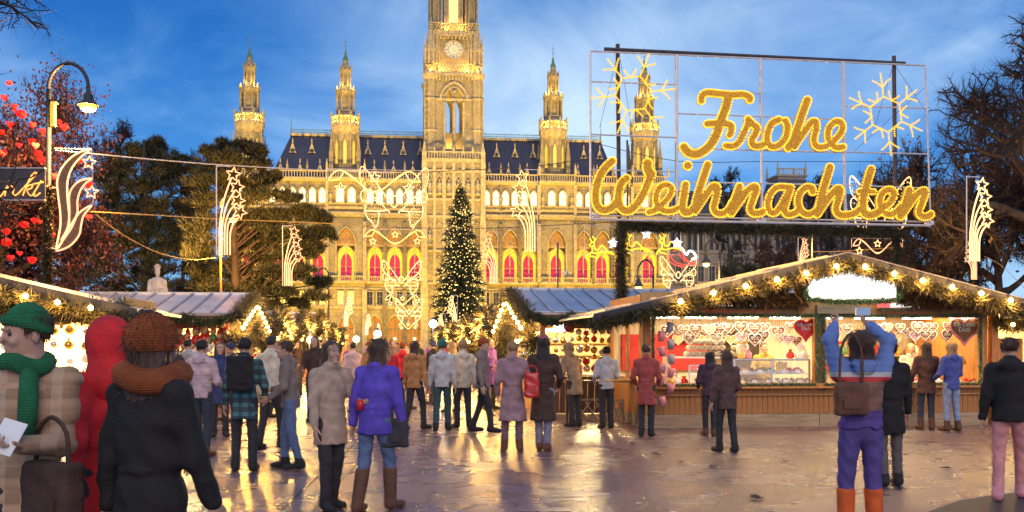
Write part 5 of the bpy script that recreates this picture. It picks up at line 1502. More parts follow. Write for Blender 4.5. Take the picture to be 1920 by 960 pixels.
# baubles of the near stalls, each its own thing
BA = MB(); BA.ball((0,0,0), .075, 10, 7); CPB = MB(); CPB.lathe([(.018,0),(.018,.03)], 6, (0,0,.07)); CPm = CPB.mesh('cap', M_goldb)
bmesh_ = {n: BA.mesh('bauble', m, True) for n, m in (('red',M_redb),('gold',M_goldb),('silver',M_silver),('green',M_greenb),('white',M_ice))}
def baubles(Wd, X, xr, y, zrows, n_, place, seed, grp, sc=1.0, kinds=('red','gold','silver','green','white')):
    rs = np.random.RandomState(seed)
    for r_, z in enumerate(zrows):
        for k in range(n_):
            c = kinds[rs.randint(len(kinds))]
            p_ = Wd(X(xr[0]+(xr[1]-xr[0])*(k+.5)/n_), y + rs.normal(0,.04), z + rs.normal(0,.025))
            o = put('bauble', bmesh_[c], None, p_, None, sc*(.75+.5*rs.rand())); put('cap', CPm, o)
            tag(o, f"{c} bauble {place}, {['top','second','third','fourth','fifth'][r_]} row, {ORD[k % 16]} from left", 'bauble', grp)
baubles(WR2, XR2, (.55, 2.0), -yb2+.05, (1.95,1.72,1.49,1.26,1.08), 8, 'in bauble stall left window', 3, 'baubles in the bauble stall', kinds=('gold','silver','white','gold','red'))
baubles(WR2, XR2, (2.25, 3.4), -yb2+.05, (1.95,1.72,1.49,1.26,1.08), 6, 'in bauble stall right window', 4, 'baubles in the bauble stall', kinds=('silver','gold','white'))
for r_ in range(12):       # front goods along the aisle side
    pass
baubles(lambda x,y,z: WR2(XR2(.15), -yb2+.3+abs(x)*1.0, z), lambda x: x, (0,4.6), 0, (1.95,1.65,1.4), 10, 'on bauble stall aisle side', 5, 'baubles in the bauble stall')
pw = MB(); pw.box(2.05,2.2,-yb2-.05,-yb2+.05,.95,2.2); 
o = pw.obj('window_post', M_brown, R2)
# big glowing drum lanterns under the eave of the bauble stall
for j, (px, m, cn) in enumerate(((1053,glow('white_lantern', (1,.8,.7), 3),'white'),(1066,mat('red_drum', (.3,.02,.03), .4, .2, 5),'dark red'))):
    q = MB(); q.lathe([(.02,-.09),(.13,-.08),(.14,0),(.13,.08),(.02,.09)], 12); o = q.obj('drum_lantern', m, None, P(px, 612, 23.0), smooth=True, rot=(R(90),0,TH)); tag(o, f"{cn} round lantern hanging under the eave of the bauble stall", 'lantern')
# lights strip under eave of R2
pl_ = [P(970+ i*9, 640 - i*3.4, 23.6 - .05*i) for i in range(9)]
string_lights(pl_, pl_, 'row of bright lamps under the eave of the bauble stall', r=.06, light=3)
# plush Santas and toys hanging in the left toy stall
toy_cols = [('red', M_redb), ('brown', M_cookie), ('white', M_ice), ('green', M_greenb)]
def toy(p_, c, m, lab, sc=1.0, hat=True):
    t = thing('plush_toy', lab, 'toy', p_, TH); t.scale = (sc,sc,sc)
    q = MB(); q.ball((0,0,0), .1, 8, 6, sc=(1,.8,1.15)); q.ball((.07,-.02,-.12), .04, 6, 4); q.ball((-.07,-.02,-.12), .04, 6, 4); q.ball((.11,-.03,.03), .035, 6, 4, sc=(1,1,1.6)); q.ball((-.11,-.03,.03), .035, 6, 4, sc=(1,1,1.6)); q.obj('body', m, t, smooth=True)
    q = MB(); q.ball((0,-.02,.16), .075, 8, 6); q.obj('head', mat('plush_face', (.5,.32,.2), .8, .2, 12), t, smooth=True)
    if hat: q = MB(); q.lathe([(.08,.19),(.06,.25),(.03,.31),(.0,.36)], 8); q.ball((.02,0,.36), .03, 6, 4); q.obj('hat', M_redb, t, smooth=True)
    q = MB(); q.tube([(0,0,.3),(0,0,.55)], .005, 3); q.obj('cord', M_cream, t)
k = 0
for px, py, ci, sc in ((322,615,1,1.5),(336,610,1,1.3),(352,622,0,1.1),(368,612,0,1.4),(383,608,0,1.5),(345,640,1,1.2),(362,640,2,1.1),(330,645,0,1.3),(390,630,2,1.1),(400,615,3,1.0),(412,622,0,1.1),(425,615,1,1.1),(318,660,0,1.3),(350,662,3,1.1),(376,655,1,1.2)):
    cn, m = toy_cols[ci]; nmz = ['row under the eave','middle row','lower row'][0 if py < 628 else (1 if py < 650 else 2)]
    toy(P(px, py, 25.2) - Vector((0,0,.26*sc)), cn, m, f"{cn} plush toy with red hat in the toy stall, {nmz}, {ORD[k]} along", sc); k += 1
# ---------------------------------------------------------------- near left stall (gable to the viewer)
LS = Frame(262, 17.35, TH)
l1 = thing('market_stall', 'near left stall with glowing window and dark sloping fascia', 'market stall', LS.loc(), TH)
LWd = 6.6
lz = lambda py, s=-1.0, d=-.6: LS.z(py, s, d)
ez = LS.z(585, 0, -.6); slope_ = .236
for sgn in (0, 1):
    xa, xb = (-LWd/2-.3, .1) if sgn == 0 else (-LWd-.7, -LWd/2-.3)
    za, zb = (ez + slope_*(LWd/2+.4), ez) if sgn == 0 else (ez, ez + slope_*(LWd/2+.4))
    f = MB(); f.prism([(xa,za-.14),(xb,zb-.14),(xb,zb+.055),(xa,za+.055)], -.62, -.57); f.obj('fascia', M_fascia, l1)
    q = MB(); q.prism([(xa,za+.001),(xb,zb+.001),(xb,zb+.05),(xa,za+.05)], -.565, 3.0); q.obj('roof_slope', M_zinc, l1)
gy = lambda x: ez + slope_*(0.1 - x)
for i in range(14):
    x = -.55 - i*.2
    q = MB(); q.box(x-.19, x, -.02, .01, 2.2, gy(x)-.14); q.obj('gable_board', M_wood, l1)
q = MB(); q.box(-LWd, -.35, .0, .1, 2.0, 2.2); q.obj('header_beam', M_beam, l1)
for x in (-.45, -LWd): q = MB(); q.box(x, x+.14, 0, .14, 0, 2.2); q.obj('post', M_wood, l1)
for i in range(40):
    q = MB() if i == 0 else q
    if i == 0: q.box(-.078,.078,0,.025,0,.85); pmm = q.mesh('plank', M_wood)
    put('plank', pmm, l1, (-.45-.16*i, .03, .05))
q = MB(); q.box(-LWd, -.3, -.2, .4, .9, .94); q.obj('counter', M_beam, l1)
q = MB(); q.box(-.31, -.28, .15, 2.45, 0, 2.45); q.obj('side_wall', M_brown, l1)
q = MB(); q.box(-LWd, -.3, 2.4, 2.45, 0, 2.5); q.box(-.36, -.31, .2, 2.4, 0, 2.44); q.box(-LWd, -.3, .1, 2.4, 2.22, 2.25); q.obj('inner_wall', mat('bright_cream_boards', (.75,.62,.4), .6, .15, 2), l1)
lamp('AREA', 'stall_ceiling_light', LS.w(-LWd*.4, 1.0, 2.2), 1100, (1,.72,.34), (4.6, 1.6), LS.w(-LWd*.4, .9, 0))
for i in range(6):
    q = MB(); q.tube([(0,0,0),(.5,0,0)], .03, 6); q.obj('tube_lamp', MATS['tube_lamp_glow'], l1, (-.95-i*.62, .3, 2.1))
pth = [LS.w(x, -.62, gy(x)-.2) for x in (.1, -1.2, -2.4, -3.5)]
garland(pth, .15, 1500, M_fir_dry, 'fir garland along the sloping edge of the near left stall', L=.2, W_=.022, seed=41)
pth = [LS.w(x, -.3, 2.24 + .08*math.sin(x*2.2)) for x in np.linspace(-.2,-4.6,24)]
garland(pth, .18, 1700, M_fir_dry, 'bushy fir branches hanging above the window of the near left stall', L=.26, W_=.022, seed=42)
b_ = [P(px, py, 16.4) for px, py in ((-10,545),(48,555),(108,567),(170,577))]
string_lights(b_, b_, 'four warm bulbs along the gable of the near left stall', r=.045, light=30)
for j, (px, py, lab, sc) in enumerate(((14,600,'dark bell ornament hanging at the left edge of the near left stall',1.2),(115,602,'gold bell ornament hanging behind the green beanie',1.2),(153,600,'slim dark drop ornament hanging in the near left stall',.9),(173,602,'rightmost bell ornament hanging in the near left stall',1.1))):
    q = MB(); q.lathe([(.02,.2),(.05,.16),(.09,.06),(.13,-.02),(.14,-.05),(.02,-.06)], 10); q.ball((0,0,-.08), .03, 6, 4)
    o = q.obj('bell_ornament', M_gold, None, P(px, py, 17.0), smooth=True, rot=None); o.scale = (sc,)*3; tag(o, lab, 'ornament')
    q = MB(); q.tube([(0,0,.2),(0,0,.4)], .006, 3); q.obj('cord', M_black, o)
baubles(lambda x,y,z: LS.w(x, y, z), lambda x: x, (-4.3,-.6), .35, (1.85,1.6,1.36,1.14), 14, 'in near left stall window', 6, 'baubles in the near left stall', kinds=('gold','silver','white','gold'), sc=1.0)
# small extension at the right edge of the gingerbread stall (awning roll with fir and bulbs)
aw = thing('neighbour_stall', 'neighbouring wooden stall with rolled white awning at the right edge', 'market stall', RS.w(WR+.08,0,0), TH)
q = MB(); q.box(0,.14,-.02,.12,0,2.4); q.box(2.2,2.34,-.02,.12,0,2.4); q.obj('post', M_wood, aw)
q = MB(); q.box(0,3.2,.02,.14,2.25,2.45); q.obj('header_beam', M_beam, aw)
q = MB(); q.tube([(.15,-.12,2.18),(3.0,-.12,2.26)], .06, 8); q.obj('awning_roll', M_white, aw, smooth=True)
q = MB(); q.box(.2,.75,.1,.16,.3,1.75); q.obj('door_panel', M_wood, aw)
q = MB(); q.box(0,3.2,1.5,1.55,0,2.3); q.box(0,3.2,.0,1.5,2.26,2.3); q.obj('inner_wall', M_inner, aw)
pm = MB(); pm.box(-.048,.048,0,.02,0,.7); pmm = pm.mesh('plank', M_wood)
for i in range(20): put('plank', pmm, aw, (.85+i*.105, .05, .1))
q = MB(); q.box(.75,3.2,-.1,.4,.82,.86); q.obj('counter', M_beam, aw)
lamp('POINT', 'stall_lamp', RS.w(WR+1.2, .7, 1.9), 130, (1,.66,.25), .1)
garland([RS.w(WR+.2+x, -.1, 2.05) for x in (0,1,2,3)], .2, 1300, M_fir_dry, 'fir branches under the rolled awning at the right edge', L=.26, W_=.022, seed=44)
b_ = [RS.w(WR+.35+x, -.3, 2.02 + .05*(i % 2)) for i, x in enumerate((0,.45,.9,1.35))]
string_lights(b_, b_, 'four warm bulbs under the rolled awning at the right edge', r=.04, light=3)
# wooden lattice crates and table left of the gingerbread stall
def lattice(px, Y, w, h, lab):
    t = thing('lattice_screen', lab, 'lattice screen', (at(px,Y),Y,0), TH)
    q = MB(); q.box(-w/2,-w/2+.04,0,.03,0,h); q.box(w/2-.04,w/2,0,.03,0,h); q.box(-w/2+.04,w/2-.04,0,.03,h-.04,h); q.obj('frame', M_pale, t)
    for k in range(4):
        x = -w/2 + w*(k+.2)/4
        for s_ in (1,-1):
            q = MB(); xa = x if s_ > 0 else x+w/4; xb = xa + s_*w/3.2
            q.tube([(xa,-.005+.012*s_,.06),(max(-w/2+.05,min(w/2-.05,xb)),-.005+.012*s_,h-.06)], .016, 4); q.obj('slat', M_pale, t)
lattice(1098, 20.6, .85, .5, 'wooden lattice screen left of the gingerbread stall, nearer the aisle')
lattice(1148, 20.4, .5, .5, 'short wooden lattice screen against the gingerbread stall side')
tb_ = thing('bar_table', 'low dark wooden bar table left of the gingerbread stall', 'table', (at(1130,20.2),20.2,0), TH)
q = MB(); q.box(-.8,.9,-.22,.22,.86,.90); q.obj('table_top', M_brown, tb_)
for x in (-.7,.8):
    for y in (-.17,.17): q = MB(); q.box(x-.03,x+.03,y-.03,y+.03,0,.86); q.obj('leg', M_brown, tb_)
q = MB(); q.tube([(0,0,0),(.62,.02,.02),(.9,.03,-.02)], .02, 5); 
for k in range(10): q.tube([(.75,0,.0),(.95+.02*k,.05*math.sin(k),.06*math.cos(k*1.7))], .006, 3)
o = q.obj('straw_broom', M_gold2, None, RS.w(-.85,-.35,.93), rot=TH); tag(o, 'bundle of straw lying on the bar table', 'straw bundle')
# ================================================================== LIT SIGN, LIGHT MOTIFS, LAMPS
M_frame = mat('white_steel_frame', (.62,.58,.58), .4, .15, 6, metal=.2)
M_steel = mat('dark_steel_tube', (.07,.055,.055), .45, .3, 6, metal=.4)
M_rope = glow('golden_rope_light', (1.0,.56,.04), 1.15)
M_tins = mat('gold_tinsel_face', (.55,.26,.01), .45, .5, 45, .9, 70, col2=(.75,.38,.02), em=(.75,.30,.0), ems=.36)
M_wled = glow('warm_white_rope_light', (1.0,.56,.24), 1.7)
M_pink = glow('peach_rope_light', (1.0,.40,.20), 1.6)
M_yled = glow('yellow_rope_light', (1.0,.60,.02), 1.7)
M_flake = glow('golden_flake_light', (1.0,.50,.03), 1.0)
M_gled = glow('warm_gold_rope_light', (1.0,.56,.16), 1.6)
M_cled = glow('cold_white_rope_light', (.80,.82,1.0), 3.0)
M_rled = glow('red_rope_light', (1.0,.05,.04), 1.6)
M_mesh = mat('brown_tinsel_mesh', (.22,.12,.06), .6, .5, 40, .6, 60)
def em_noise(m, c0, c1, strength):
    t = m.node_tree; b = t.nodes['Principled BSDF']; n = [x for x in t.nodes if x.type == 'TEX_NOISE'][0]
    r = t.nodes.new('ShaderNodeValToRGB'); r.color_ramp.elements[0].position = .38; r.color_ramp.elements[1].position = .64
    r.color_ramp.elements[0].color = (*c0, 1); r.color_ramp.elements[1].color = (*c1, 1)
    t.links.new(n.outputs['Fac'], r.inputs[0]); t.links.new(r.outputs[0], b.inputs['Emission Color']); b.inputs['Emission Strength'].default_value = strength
em_noise(M_tins, (.22,.07,.0), (.95,.44,.01), .30)  # LED light on the tinsel is put in as speckled emission
SG = Frame(1107, 23.0, TH)
def spt(px, py, d=0.0):
    s = SG.s(px, d); return (s, SG.z(py, s, d))
sign = thing('festive_sign', 'huge golden lit Frohe Weihnachten lettering in a white frame above the stall', 'sign', SG.loc(), TH)
def bar(p, q, r, nm, m=None, d=0.0, n=6):
    a = spt(*p, d); b = spt(*q, d); mb = MB(); mb.tube([(a[0], d, a[1]), (b[0], d, b[1])], r, n); return mb.obj(nm, m or M_frame, sign)
for p, q, r in (((1107,96),(1735,123),.022),((1107,411),(1745,423),.03),((1107,404),(1745,416),.02),((1107,96),(1107,411),.024),((1735,123),(1745,423),.024),
                ((1268,103),(1269,414),.04),((1426,110),(1429,418),.035),((1581,117),(1585,420),.04),
                ((1107,153),(1268,159),.018),((1107,252),(1268,258),.02),((1107,318),(1269,322),.016),((1269,213),(1582,224),.018),((1269,278),(1584,286),.02),((1269,341),(1585,347),.018),
                ((1582,199),(1737,203),.018),((1584,285),(1740,289),.02),((1585,347),(1742,353),.018),((1390,174),(1426,175),.015)):
    bar(p, q, r, 'frame_bar')
for p, q, r in (((1133,92),(1697,119),.045),):
    bar(p, q, r, 'top_tube', M_steel, .08, 8)
for px, y0, y1 in ((1158,83,545),(1676,105,480)):
    bar((px,y0),(px+4,y1),.05, 'mast', M_steel, .16, 8)
bar((1176,263),(1177,420),.025,'mast',M_steel,.2)
for p, q in (((1156,110),(1124,240)),((1162,108),(1185,240)),((1672,130),(1640,240)),((1680,125),(1740,215)),((1733,165),(1600,285))):
    bar(p, q, .006, 'stay_wire', M_steel, .1, 3)
for px, py in ((1110,407),(1262,410),(1420,416),(1735,421)):
    a = spt(px, py-4); q = MB(); q.box(-.1,.1,-.05,.05,-.05,.05); q.obj('junction_box', M_frame, sign, (a[0]+.12, .05, a[1]))
# --- letters: strokes in photo pixels
def T(pts, ox, oy, k): return [(ox + x/k, oy + y/k) for x, y in pts]
A1 = (1260,150,5.647); A2 = (1090,290,5.647); A3 = (1410,290,5.486)
LET = [
 ('F', A1, [([(303,228),(312,172),(362,142),(480,152),(620,165),(740,160),(812,188),(815,218)],38), ([(590,170),(560,300),(510,430),(470,560),(420,660),(350,740),(250,792),(165,772),(118,718)],48), ([(362,472),(440,465),(560,470),(618,492),(615,560),(600,588)],38)]),
 ('r', A1, [([(560,703),(640,706),(700,662),(745,580),(785,490),(800,440),(795,420)],36), ([(795,425),(850,478),(890,515),(870,580),(835,640),(850,698),(910,706),(960,688)],38)]),
 ('o', A1, [([(1120,428),(1045,468),(1003,560),(996,645),(1022,700),(1082,712),(1150,672),(1198,600),(1212,505),(1190,440)],38)]),
 ('h', A1, [([(1420,222),(1380,330),(1340,450),(1300,560),(1268,650),(1218,722)],44), ([(1285,715),(1340,630),(1400,545),(1460,455),(1510,450),(1515,530),(1490,620),(1505,695),(1560,720),(1640,700),(1690,665)],36)]),
 ('e', A1, [([(1690,665),(1750,600),(1795,520),(1775,455),(1715,450),(1655,510),(1638,590),(1665,680),(1730,722),(1800,715)],36)]),
 ('W', A2, [([(320,75),(235,160),(172,280),(145,420),(158,535),(220,592),(310,568),(370,500)],43), ([(470,258),(415,310),(390,400),(388,500),(430,585),(510,592),(590,515),(660,395),(705,280),(740,205)],43), ([(695,100),(692,145),(715,200)],52)]),
 ('e', A2, [([(705,612),(790,585),(870,510),(935,425),(945,355),(890,325),(825,350),(785,430),(790,520),(850,592),(940,602),(1000,580),(1030,565)],34)]),
 ('i', A2, [([(1093,325),(1080,420),(1062,540),(1080,612),(1140,612),(1180,565)],42)]),
 ('h', A2, [([(1330,112),(1290,230),(1250,350),(1212,480),(1190,600)],42), ([(1195,605),(1260,510),(1330,405),(1380,340),(1430,350),(1420,450),(1392,560),(1425,622),(1500,624),(1560,570),(1590,510)],38)]),
 ('n', A2, [([(1665,345),(1635,430),(1595,540),(1575,622)],42), ([(1590,610),(1680,480),(1750,385),(1820,340),(1843,375),(1810,470),(1778,570),(1805,622),(1880,622),(1915,605)],38)]),
 ('a', A3, [([(385,345),(260,338),(185,400),(152,510),(172,590),(222,605),(280,540),(340,430),(385,345)],34), ([(390,345),(355,450),(325,560),(352,618),(430,605),(470,570)],36)]),
 ('c', A3, [([(612,388),(602,348),(545,342),(482,400),(462,490),(492,580),(560,620),(640,590),(690,525)],37)]),
 ('h', A3, [([(790,135),(760,240),(720,370),(690,500),(655,615)],42), ([(670,605),(740,500),(820,395),(870,352),(900,375),(880,460),(852,560),(882,618),(950,628),(1040,610),(1090,570)],38)]),
 ('t', A3, [([(1212,158),(1180,260),(1150,380),(1128,500),(1142,600),(1200,625),(1280,600),(1320,570)],42), ([(1088,382),(1240,386)],28)]),
 ('e', A3, [([(1330,560),(1410,490),(1448,405),(1402,365),(1335,392),(1302,470),(1322,570),(1390,620),(1460,600),(1525,530)],36)]),
 ('n', A3, [([(1602,372),(1580,450),(1542,560),(1512,635)],42), ([(1530,625),(1610,510),(1690,405),(1750,372),(1768,400),(1732,500),(1702,590),(1732,638),(1800,638),(1825,615)],36)]),
]
segs = []
for nm_, A_, st in LET:
    L_ = []
    for pts, hw in st: L_.append((np.array(smooth_line(T(pts, *A_), 6)), hw / A_[2]))
    segs.append(L_)
def fld(L_, Pq):
    d = np.full(len(Pq), 1e9)
    for pts, hw in L_:
        for a, b in zip(pts, pts[1:]):
            ba = b - a; t = np.clip(((Pq - a) @ ba) / max(ba @ ba, 1e-9), 0, 1)
            d = np.minimum(d, np.linalg.norm(Pq - a - t[:, None]*ba, axis=1) - hw)
    return d
BEAD = MB(); 
def march(L_, h=1.3):
    allp = np.concatenate([p for p, _ in L_]); m = max(w for _, w in L_) + 3
    lo = allp.min(0) - m; hi = allp.max(0) + m
    nx, ny = ((hi - lo) / h).astype(int) + 2
    gx = lo[0] + h*np.arange(nx); gy = lo[1] + h*np.arange(ny)
    G = np.stack(np.meshgrid(gx, gy, indexing='ij'), -1)
    D = fld(L_, G.reshape(-1, 2)).reshape(nx, ny)
    V = []; key = {}; Fc = []; E = []
    def vid(k, p):
        if k not in key: key[k] = len(V); V.append(p)
        return key[k]
    for i in range(nx - 1):
        for j in range(ny - 1):
            c = [(i,j),(i+1,j),(i+1,j+1),(i,j+1)]; dv = [D[a] for a in c]
            if min(dv) >= 0: continue
            poly = []; ed = []
            for k in range(4):
                a, b = c[k], c[(k+1) % 4]; da, db = dv[k], dv[(k+1) % 4]
                if da < 0: poly.append(vid(('v',)+a, tuple(G[a])))
                if (da < 0) != (db < 0):
                    t = da / (da - db); p = G[a] + (G[b] - G[a]) * t
                    q = vid(('e',)+tuple(sorted((a, b))), tuple(p)); poly.append(q); ed.append((q, da < 0))
            if len(poly) >= 3: Fc.append(tuple(poly))
            if len(ed) == 2:
                E.append((ed[0][0], ed[1][0]) if ed[0][1] else (ed[1][0], ed[0][0]))
    return np.array(V), Fc, E
def letter(nm_, i, L_, others, parent):
    V, Fc, E = march(L_)
    fr_ = -.05 - .003*(i % 4); bk_ = .03 + .003*(i % 4)
    W3 = [spt(x, y) for x, y in V]
    n = len(V); mb = MB()
    vs = [(a, fr_, b) for a, b in W3] + [(a, bk_, b) for a, b in W3]
    fs = list(Fc) + [tuple(k + n for k in f[::-1]) for f in Fc] + [(a, b, b+n, a+n) for a, b in E]
    mb.add(vs, fs)
    o = mb.obj('letter', M_tins, parent)
    bd = MB(); got = []
    for a, b in E:
        p = (V[a] + V[b]) / 2
        if any(abs(p[0]-g_[0]) + abs(p[1]-g_[1]) < 3.4 for g_ in got[-40:]) or any((p[0]-g_[0])**2 + (p[1]-g_[1])**2 < 9.0 for g_ in got): continue
        if others and min(fld(q, p[None])[0] for q in others) < -1.5: continue
        got.append(p); s, z = spt(*p); bd.octa((s, fr_-.015, z), .027)
    tag(bd.obj('rope_light', M_rope, o), kind='stuff')
    return o
for i, (nm_, A_, st) in enumerate(LET):
    rng_ = [k for k in range(len(LET)) if k != i and abs(k - i) <= 1 and (k < 5) == (i < 5)]
    letter(nm_, i, segs[i], [segs[k] for k in rng_], sign)
letter('dot', 3, [(np.array([(1287.6,311.5),(1288,311.7)]), 8.2)], [], sign)
# --- snowflakes
def beadline(mb, pts, step, r, y=-.03):
    for p in along(pts, step): mb.octa((p[0], y, p[1]), r)
def snowflake(cx, cy, R0, rot):
    c = spt(cx, cy); k = SG.Y(c[0]) / F_PX; m = MB()
    def q(a, r, da=0, dr=0): return (c[0] + k*r*math.cos(a), c[1] + k*r*math.sin(a))
    hexp = [q(rot + PI/3*i + 0, R0*.43) for i in range(7)]
    beadline(m, hexp, .055, .030)
    for i in range(6):
        a = rot + PI/3*i
        beadline(m, [q(a, R0*.43), q(a, R0)], .055, .030)
        for s_ in (-1, 1):
            beadline(m, smooth_line([q(a, R0*.66), q(a + s_*.16, R0*.78), q(a + s_*.26, R0*.86)], 4), .055, .030)
            am = a + PI/6
        for s_ in (-1, 1):
            beadline(m, smooth_line([q(am, R0*.37), q(am + s_*.18, R0*.46), q(am + s_*.27, R0*.60)], 4), .055, .030)
    m.obj('snowflake_light', M_flake, sign)
snowflake(1187, 176, 82, R(8)); snowflake(1660, 215, 78, R(38))
# fir wrapped beam and mast
garland([SG.w(SG.s(p,.16), .16, SG.z(q, SG.s(p,.16), .16)) for p, q in ((1165,424),(1300,428),(1430,431),(1560,434),(1690,437))], .13, 1700, M_fir_dry, 'fir garland along the beam under the big golden letters', L=.2, W_=.022, seed=51)
garland([SG.w(SG.s(1165,.16), .16, z) for z in np.linspace(SG.z(424), 1.9, 12)], .13, 1300, M_fir_dry, 'fir garland wound round the left mast of the big sign', L=.24, W_=.022, seed=52)
garland([SG.w(SG.s(1681,.16), .16, z) for z in np.linspace(SG.z(437, 7), 2.9, 8)], .12, 1300, M_fir_dry, 'fir garland wound round the right mast of the big sign', L=.2, W_=.022, seed=53)
q = MB(); a = spt(1165,425,.16); b = spt(1690,438,.16); q.tube([(a[0],.16,a[1]),(b[0],.16,b[1])], .05, 6); q.obj('cross_beam', M_steel, sign)
# ---------------------------------------------------------------- motifs (local x right, z up, metres from pixels)
class Motif:
    def __init__(s, name, label, px, py, Y, cat='light motif', group=None, k=None, rot=TH):
        s.px, s.py = px, py; s.k = k or Y / F_PX
        s.t = thing(name, label, cat, P(px, py, Y), rot, group)
    def c(s, p): return ((p[0]-s.px)*s.k, 0, (s.py-p[1])*s.k)
    def tubes(s, name, lines, m, r=.022, sm=5, closed=False, one=True, y=0.0):
        mb = MB()
        for l in lines:
            pts = smooth_line(l, sm, closed) if sm else list(l) 
            pp = [s.c(p) for p in pts]; mb.tube([(a, y, b) for a, _, b in pp], r, 5, closed=closed)
            if not one: mb.obj(name, m, s.t); mb = MB()
        if one: return mb.obj(name, m, s.t)
def starpts(cx, cy, r, rot=0.0, inner=.45):
    return [(cx + (r if i % 2 == 0 else r*inner)*math.sin(rot + PI*i/5), cy - (r if i % 2 == 0 else r*inner)*math.cos(rot + PI*i/5)) for i in range(10)]
def star(M_, cx, cy, r, rot=0.0, m=None, rad=.022, name='star'):
    mb = MB(); mb.tube([M_.c(p) for p in starpts(cx, cy, r, rot)], rad, 5, closed=True)
    return mb.obj(name, m or M_wled, M_.t)
SHT = 'shooting star lights hung over the aisle'
def shooting(label, x, ytop, ybot, Y, flip=1, m=None, rad=None):
    H = ybot - ytop; M_ = Motif('shooting_star_light', label, x, ybot, Y, group=SHT)
    rad = rad or max(.018, Y*.00042)
    f = lambda u, v: (x + flip*u*H, ytop + v*H)
    M_.tubes('frame_bar', [[f(-.13,0),f(-.13,1.0)],[f(-.13,0.01),f(.03,.01)]], M_frame, rad*.8, 0, one=False, y=.03)
    ends = [(.055,.10),(.095,.24),(.105,.39),(.125,.52)]
    for i, (ex, ey) in enumerate(ends):
        x0 = -.085 + .028*i
        M_.tubes('tail_tube', [[f(x0-.01,1.0),f(x0-.01,.78),f(x0+.0,.6-.03*i*0+.02*i),f(x0+.045+.0*i,.36+.075*i),f(ex-.02,ey+.035)]], m or M_wled, rad)
        star(M_, *f(ex, ey), H*.082, .15*flip+.1*i, m or M_wled, rad)
    M_.tubes('tail_tube', [[f(.02,1.0),f(.02,.8),f(.03,.72),f(.06,.64),f(.11,.58)]], m or M_wled, rad)
    return M_
for a in (('large shooting star light in front of the orange lit pine',428,310,478,33,1,M_pink,.026),('shooting star light at the right edge of the broad pine',545,422,536,48,1,M_pink,.026),('white shooting star light before the ground floor windows left of the butterflies',651,554,612,90,1),
          ('small shooting star light before the arches, nearest the butterflies',689,588,628,125,1),('tiny shooting star light above the lamp glow left of centre',708,606,634,150,1),
          ('large mirrored shooting star light right of the Christmas tree top',988,316,472,35,-1),('mirrored shooting star light at the right edge of the Christmas tree',921,434,532,57,-1,M_pink),('white mirrored shooting star light in front of the Christmas tree foot',850,553,612,92,-1),
          ('small mirrored shooting star light left of the Christmas tree foot',829,588,632,122,-1),('tall shooting star light before the bare trees at the far right',1833,330,490,33,1,None,.028),('lower mirrored shooting star light at the far right',1823,446,524,40,-1,M_pink),('pink shooting star light behind the gable left slope',1505,444,508,48,1,M_pink)):
    shooting(*a)
# butterflies
BFG = 'butterfly lights hung over the aisle'
def butterfly(label, cx, cy, W_, Y, rad=None):
    k = W_ / 395.0; M_ = Motif('butterfly_light', label, cx, cy, Y, group=BFG); rad = (rad*.7) if rad else max(.014, Y*.00033)
    f = lambda p, s_: (cx + s_*(385 - p[0])*k, cy + (p[1] - 235)*k)
    up = [(365,245),(300,150),(240,70),(203,36),(188,62),(193,120),(212,160),(262,205),(320,240)]
    mid = [(330,250),(262,208),(215,170),(194,196),(203,236),(228,232),(238,212)]
    lo = [(340,282),(300,240),(246,228),(219,268),(228,325),(262,362),(272,384),(288,376),(296,330),(300,295)]
    for s_ in (-1, 1):
        M_.tubes('wing_outline', [[f(p, s_) for p in up], [f(p, s_) for p in mid], [f(p, s_) for p in lo]], M_wled, rad)
        d = MB(); rs = np.random.RandomState(int(cx)+s_)
        for pl_, n_ in ((up, 60), (lo, 46), (mid, 12)):
            pa = np.array(pl_, float); c0 = pa.mean(0)
            for j in range(n_):
                a = pa[rs.randint(len(pa))]; b = pa[rs.randint(len(pa))]
                w = rs.rand(); q = a*(1-w) + b*w; q = q*.92 + c0*.08
                x, _, z = M_.c(f(q, s_)); d.octa((x, .0, z), rad*1.15)
        tag(d.obj('led_dots', M_wled, M_.t), kind='stuff')
        M_.tubes('support_tube', [[f((215,291),s_),f((300,291),s_),f((350,284),s_)],[f((300,292),s_),f((352,288),s_),f((358,304),s_)]], M_wled, rad*1.3)
    M_.tubes('body', [[f((385,200),1),f((404,215),1),f((404,250),1),f((385,268),1),f((366,250),1),f((366,215),1)]], M_wled, rad*1.4, closed=True)
butterfly('largest butterfly light over the aisle, highest of three', 739, 378, 128, 36)
butterfly('middle butterfly light over the aisle, below the largest', 753, 525, 73, 64)
butterfly('smallest butterfly light over the aisle, lowest of three', 767, 585, 51, 92)
butterfly('butterfly light under the sleigh at the right above the gable slope', 1272, 516, 70, 40, .02)
butterfly('butterfly light half hidden behind the last golden letters', 1651, 392, 122, 36, .024)
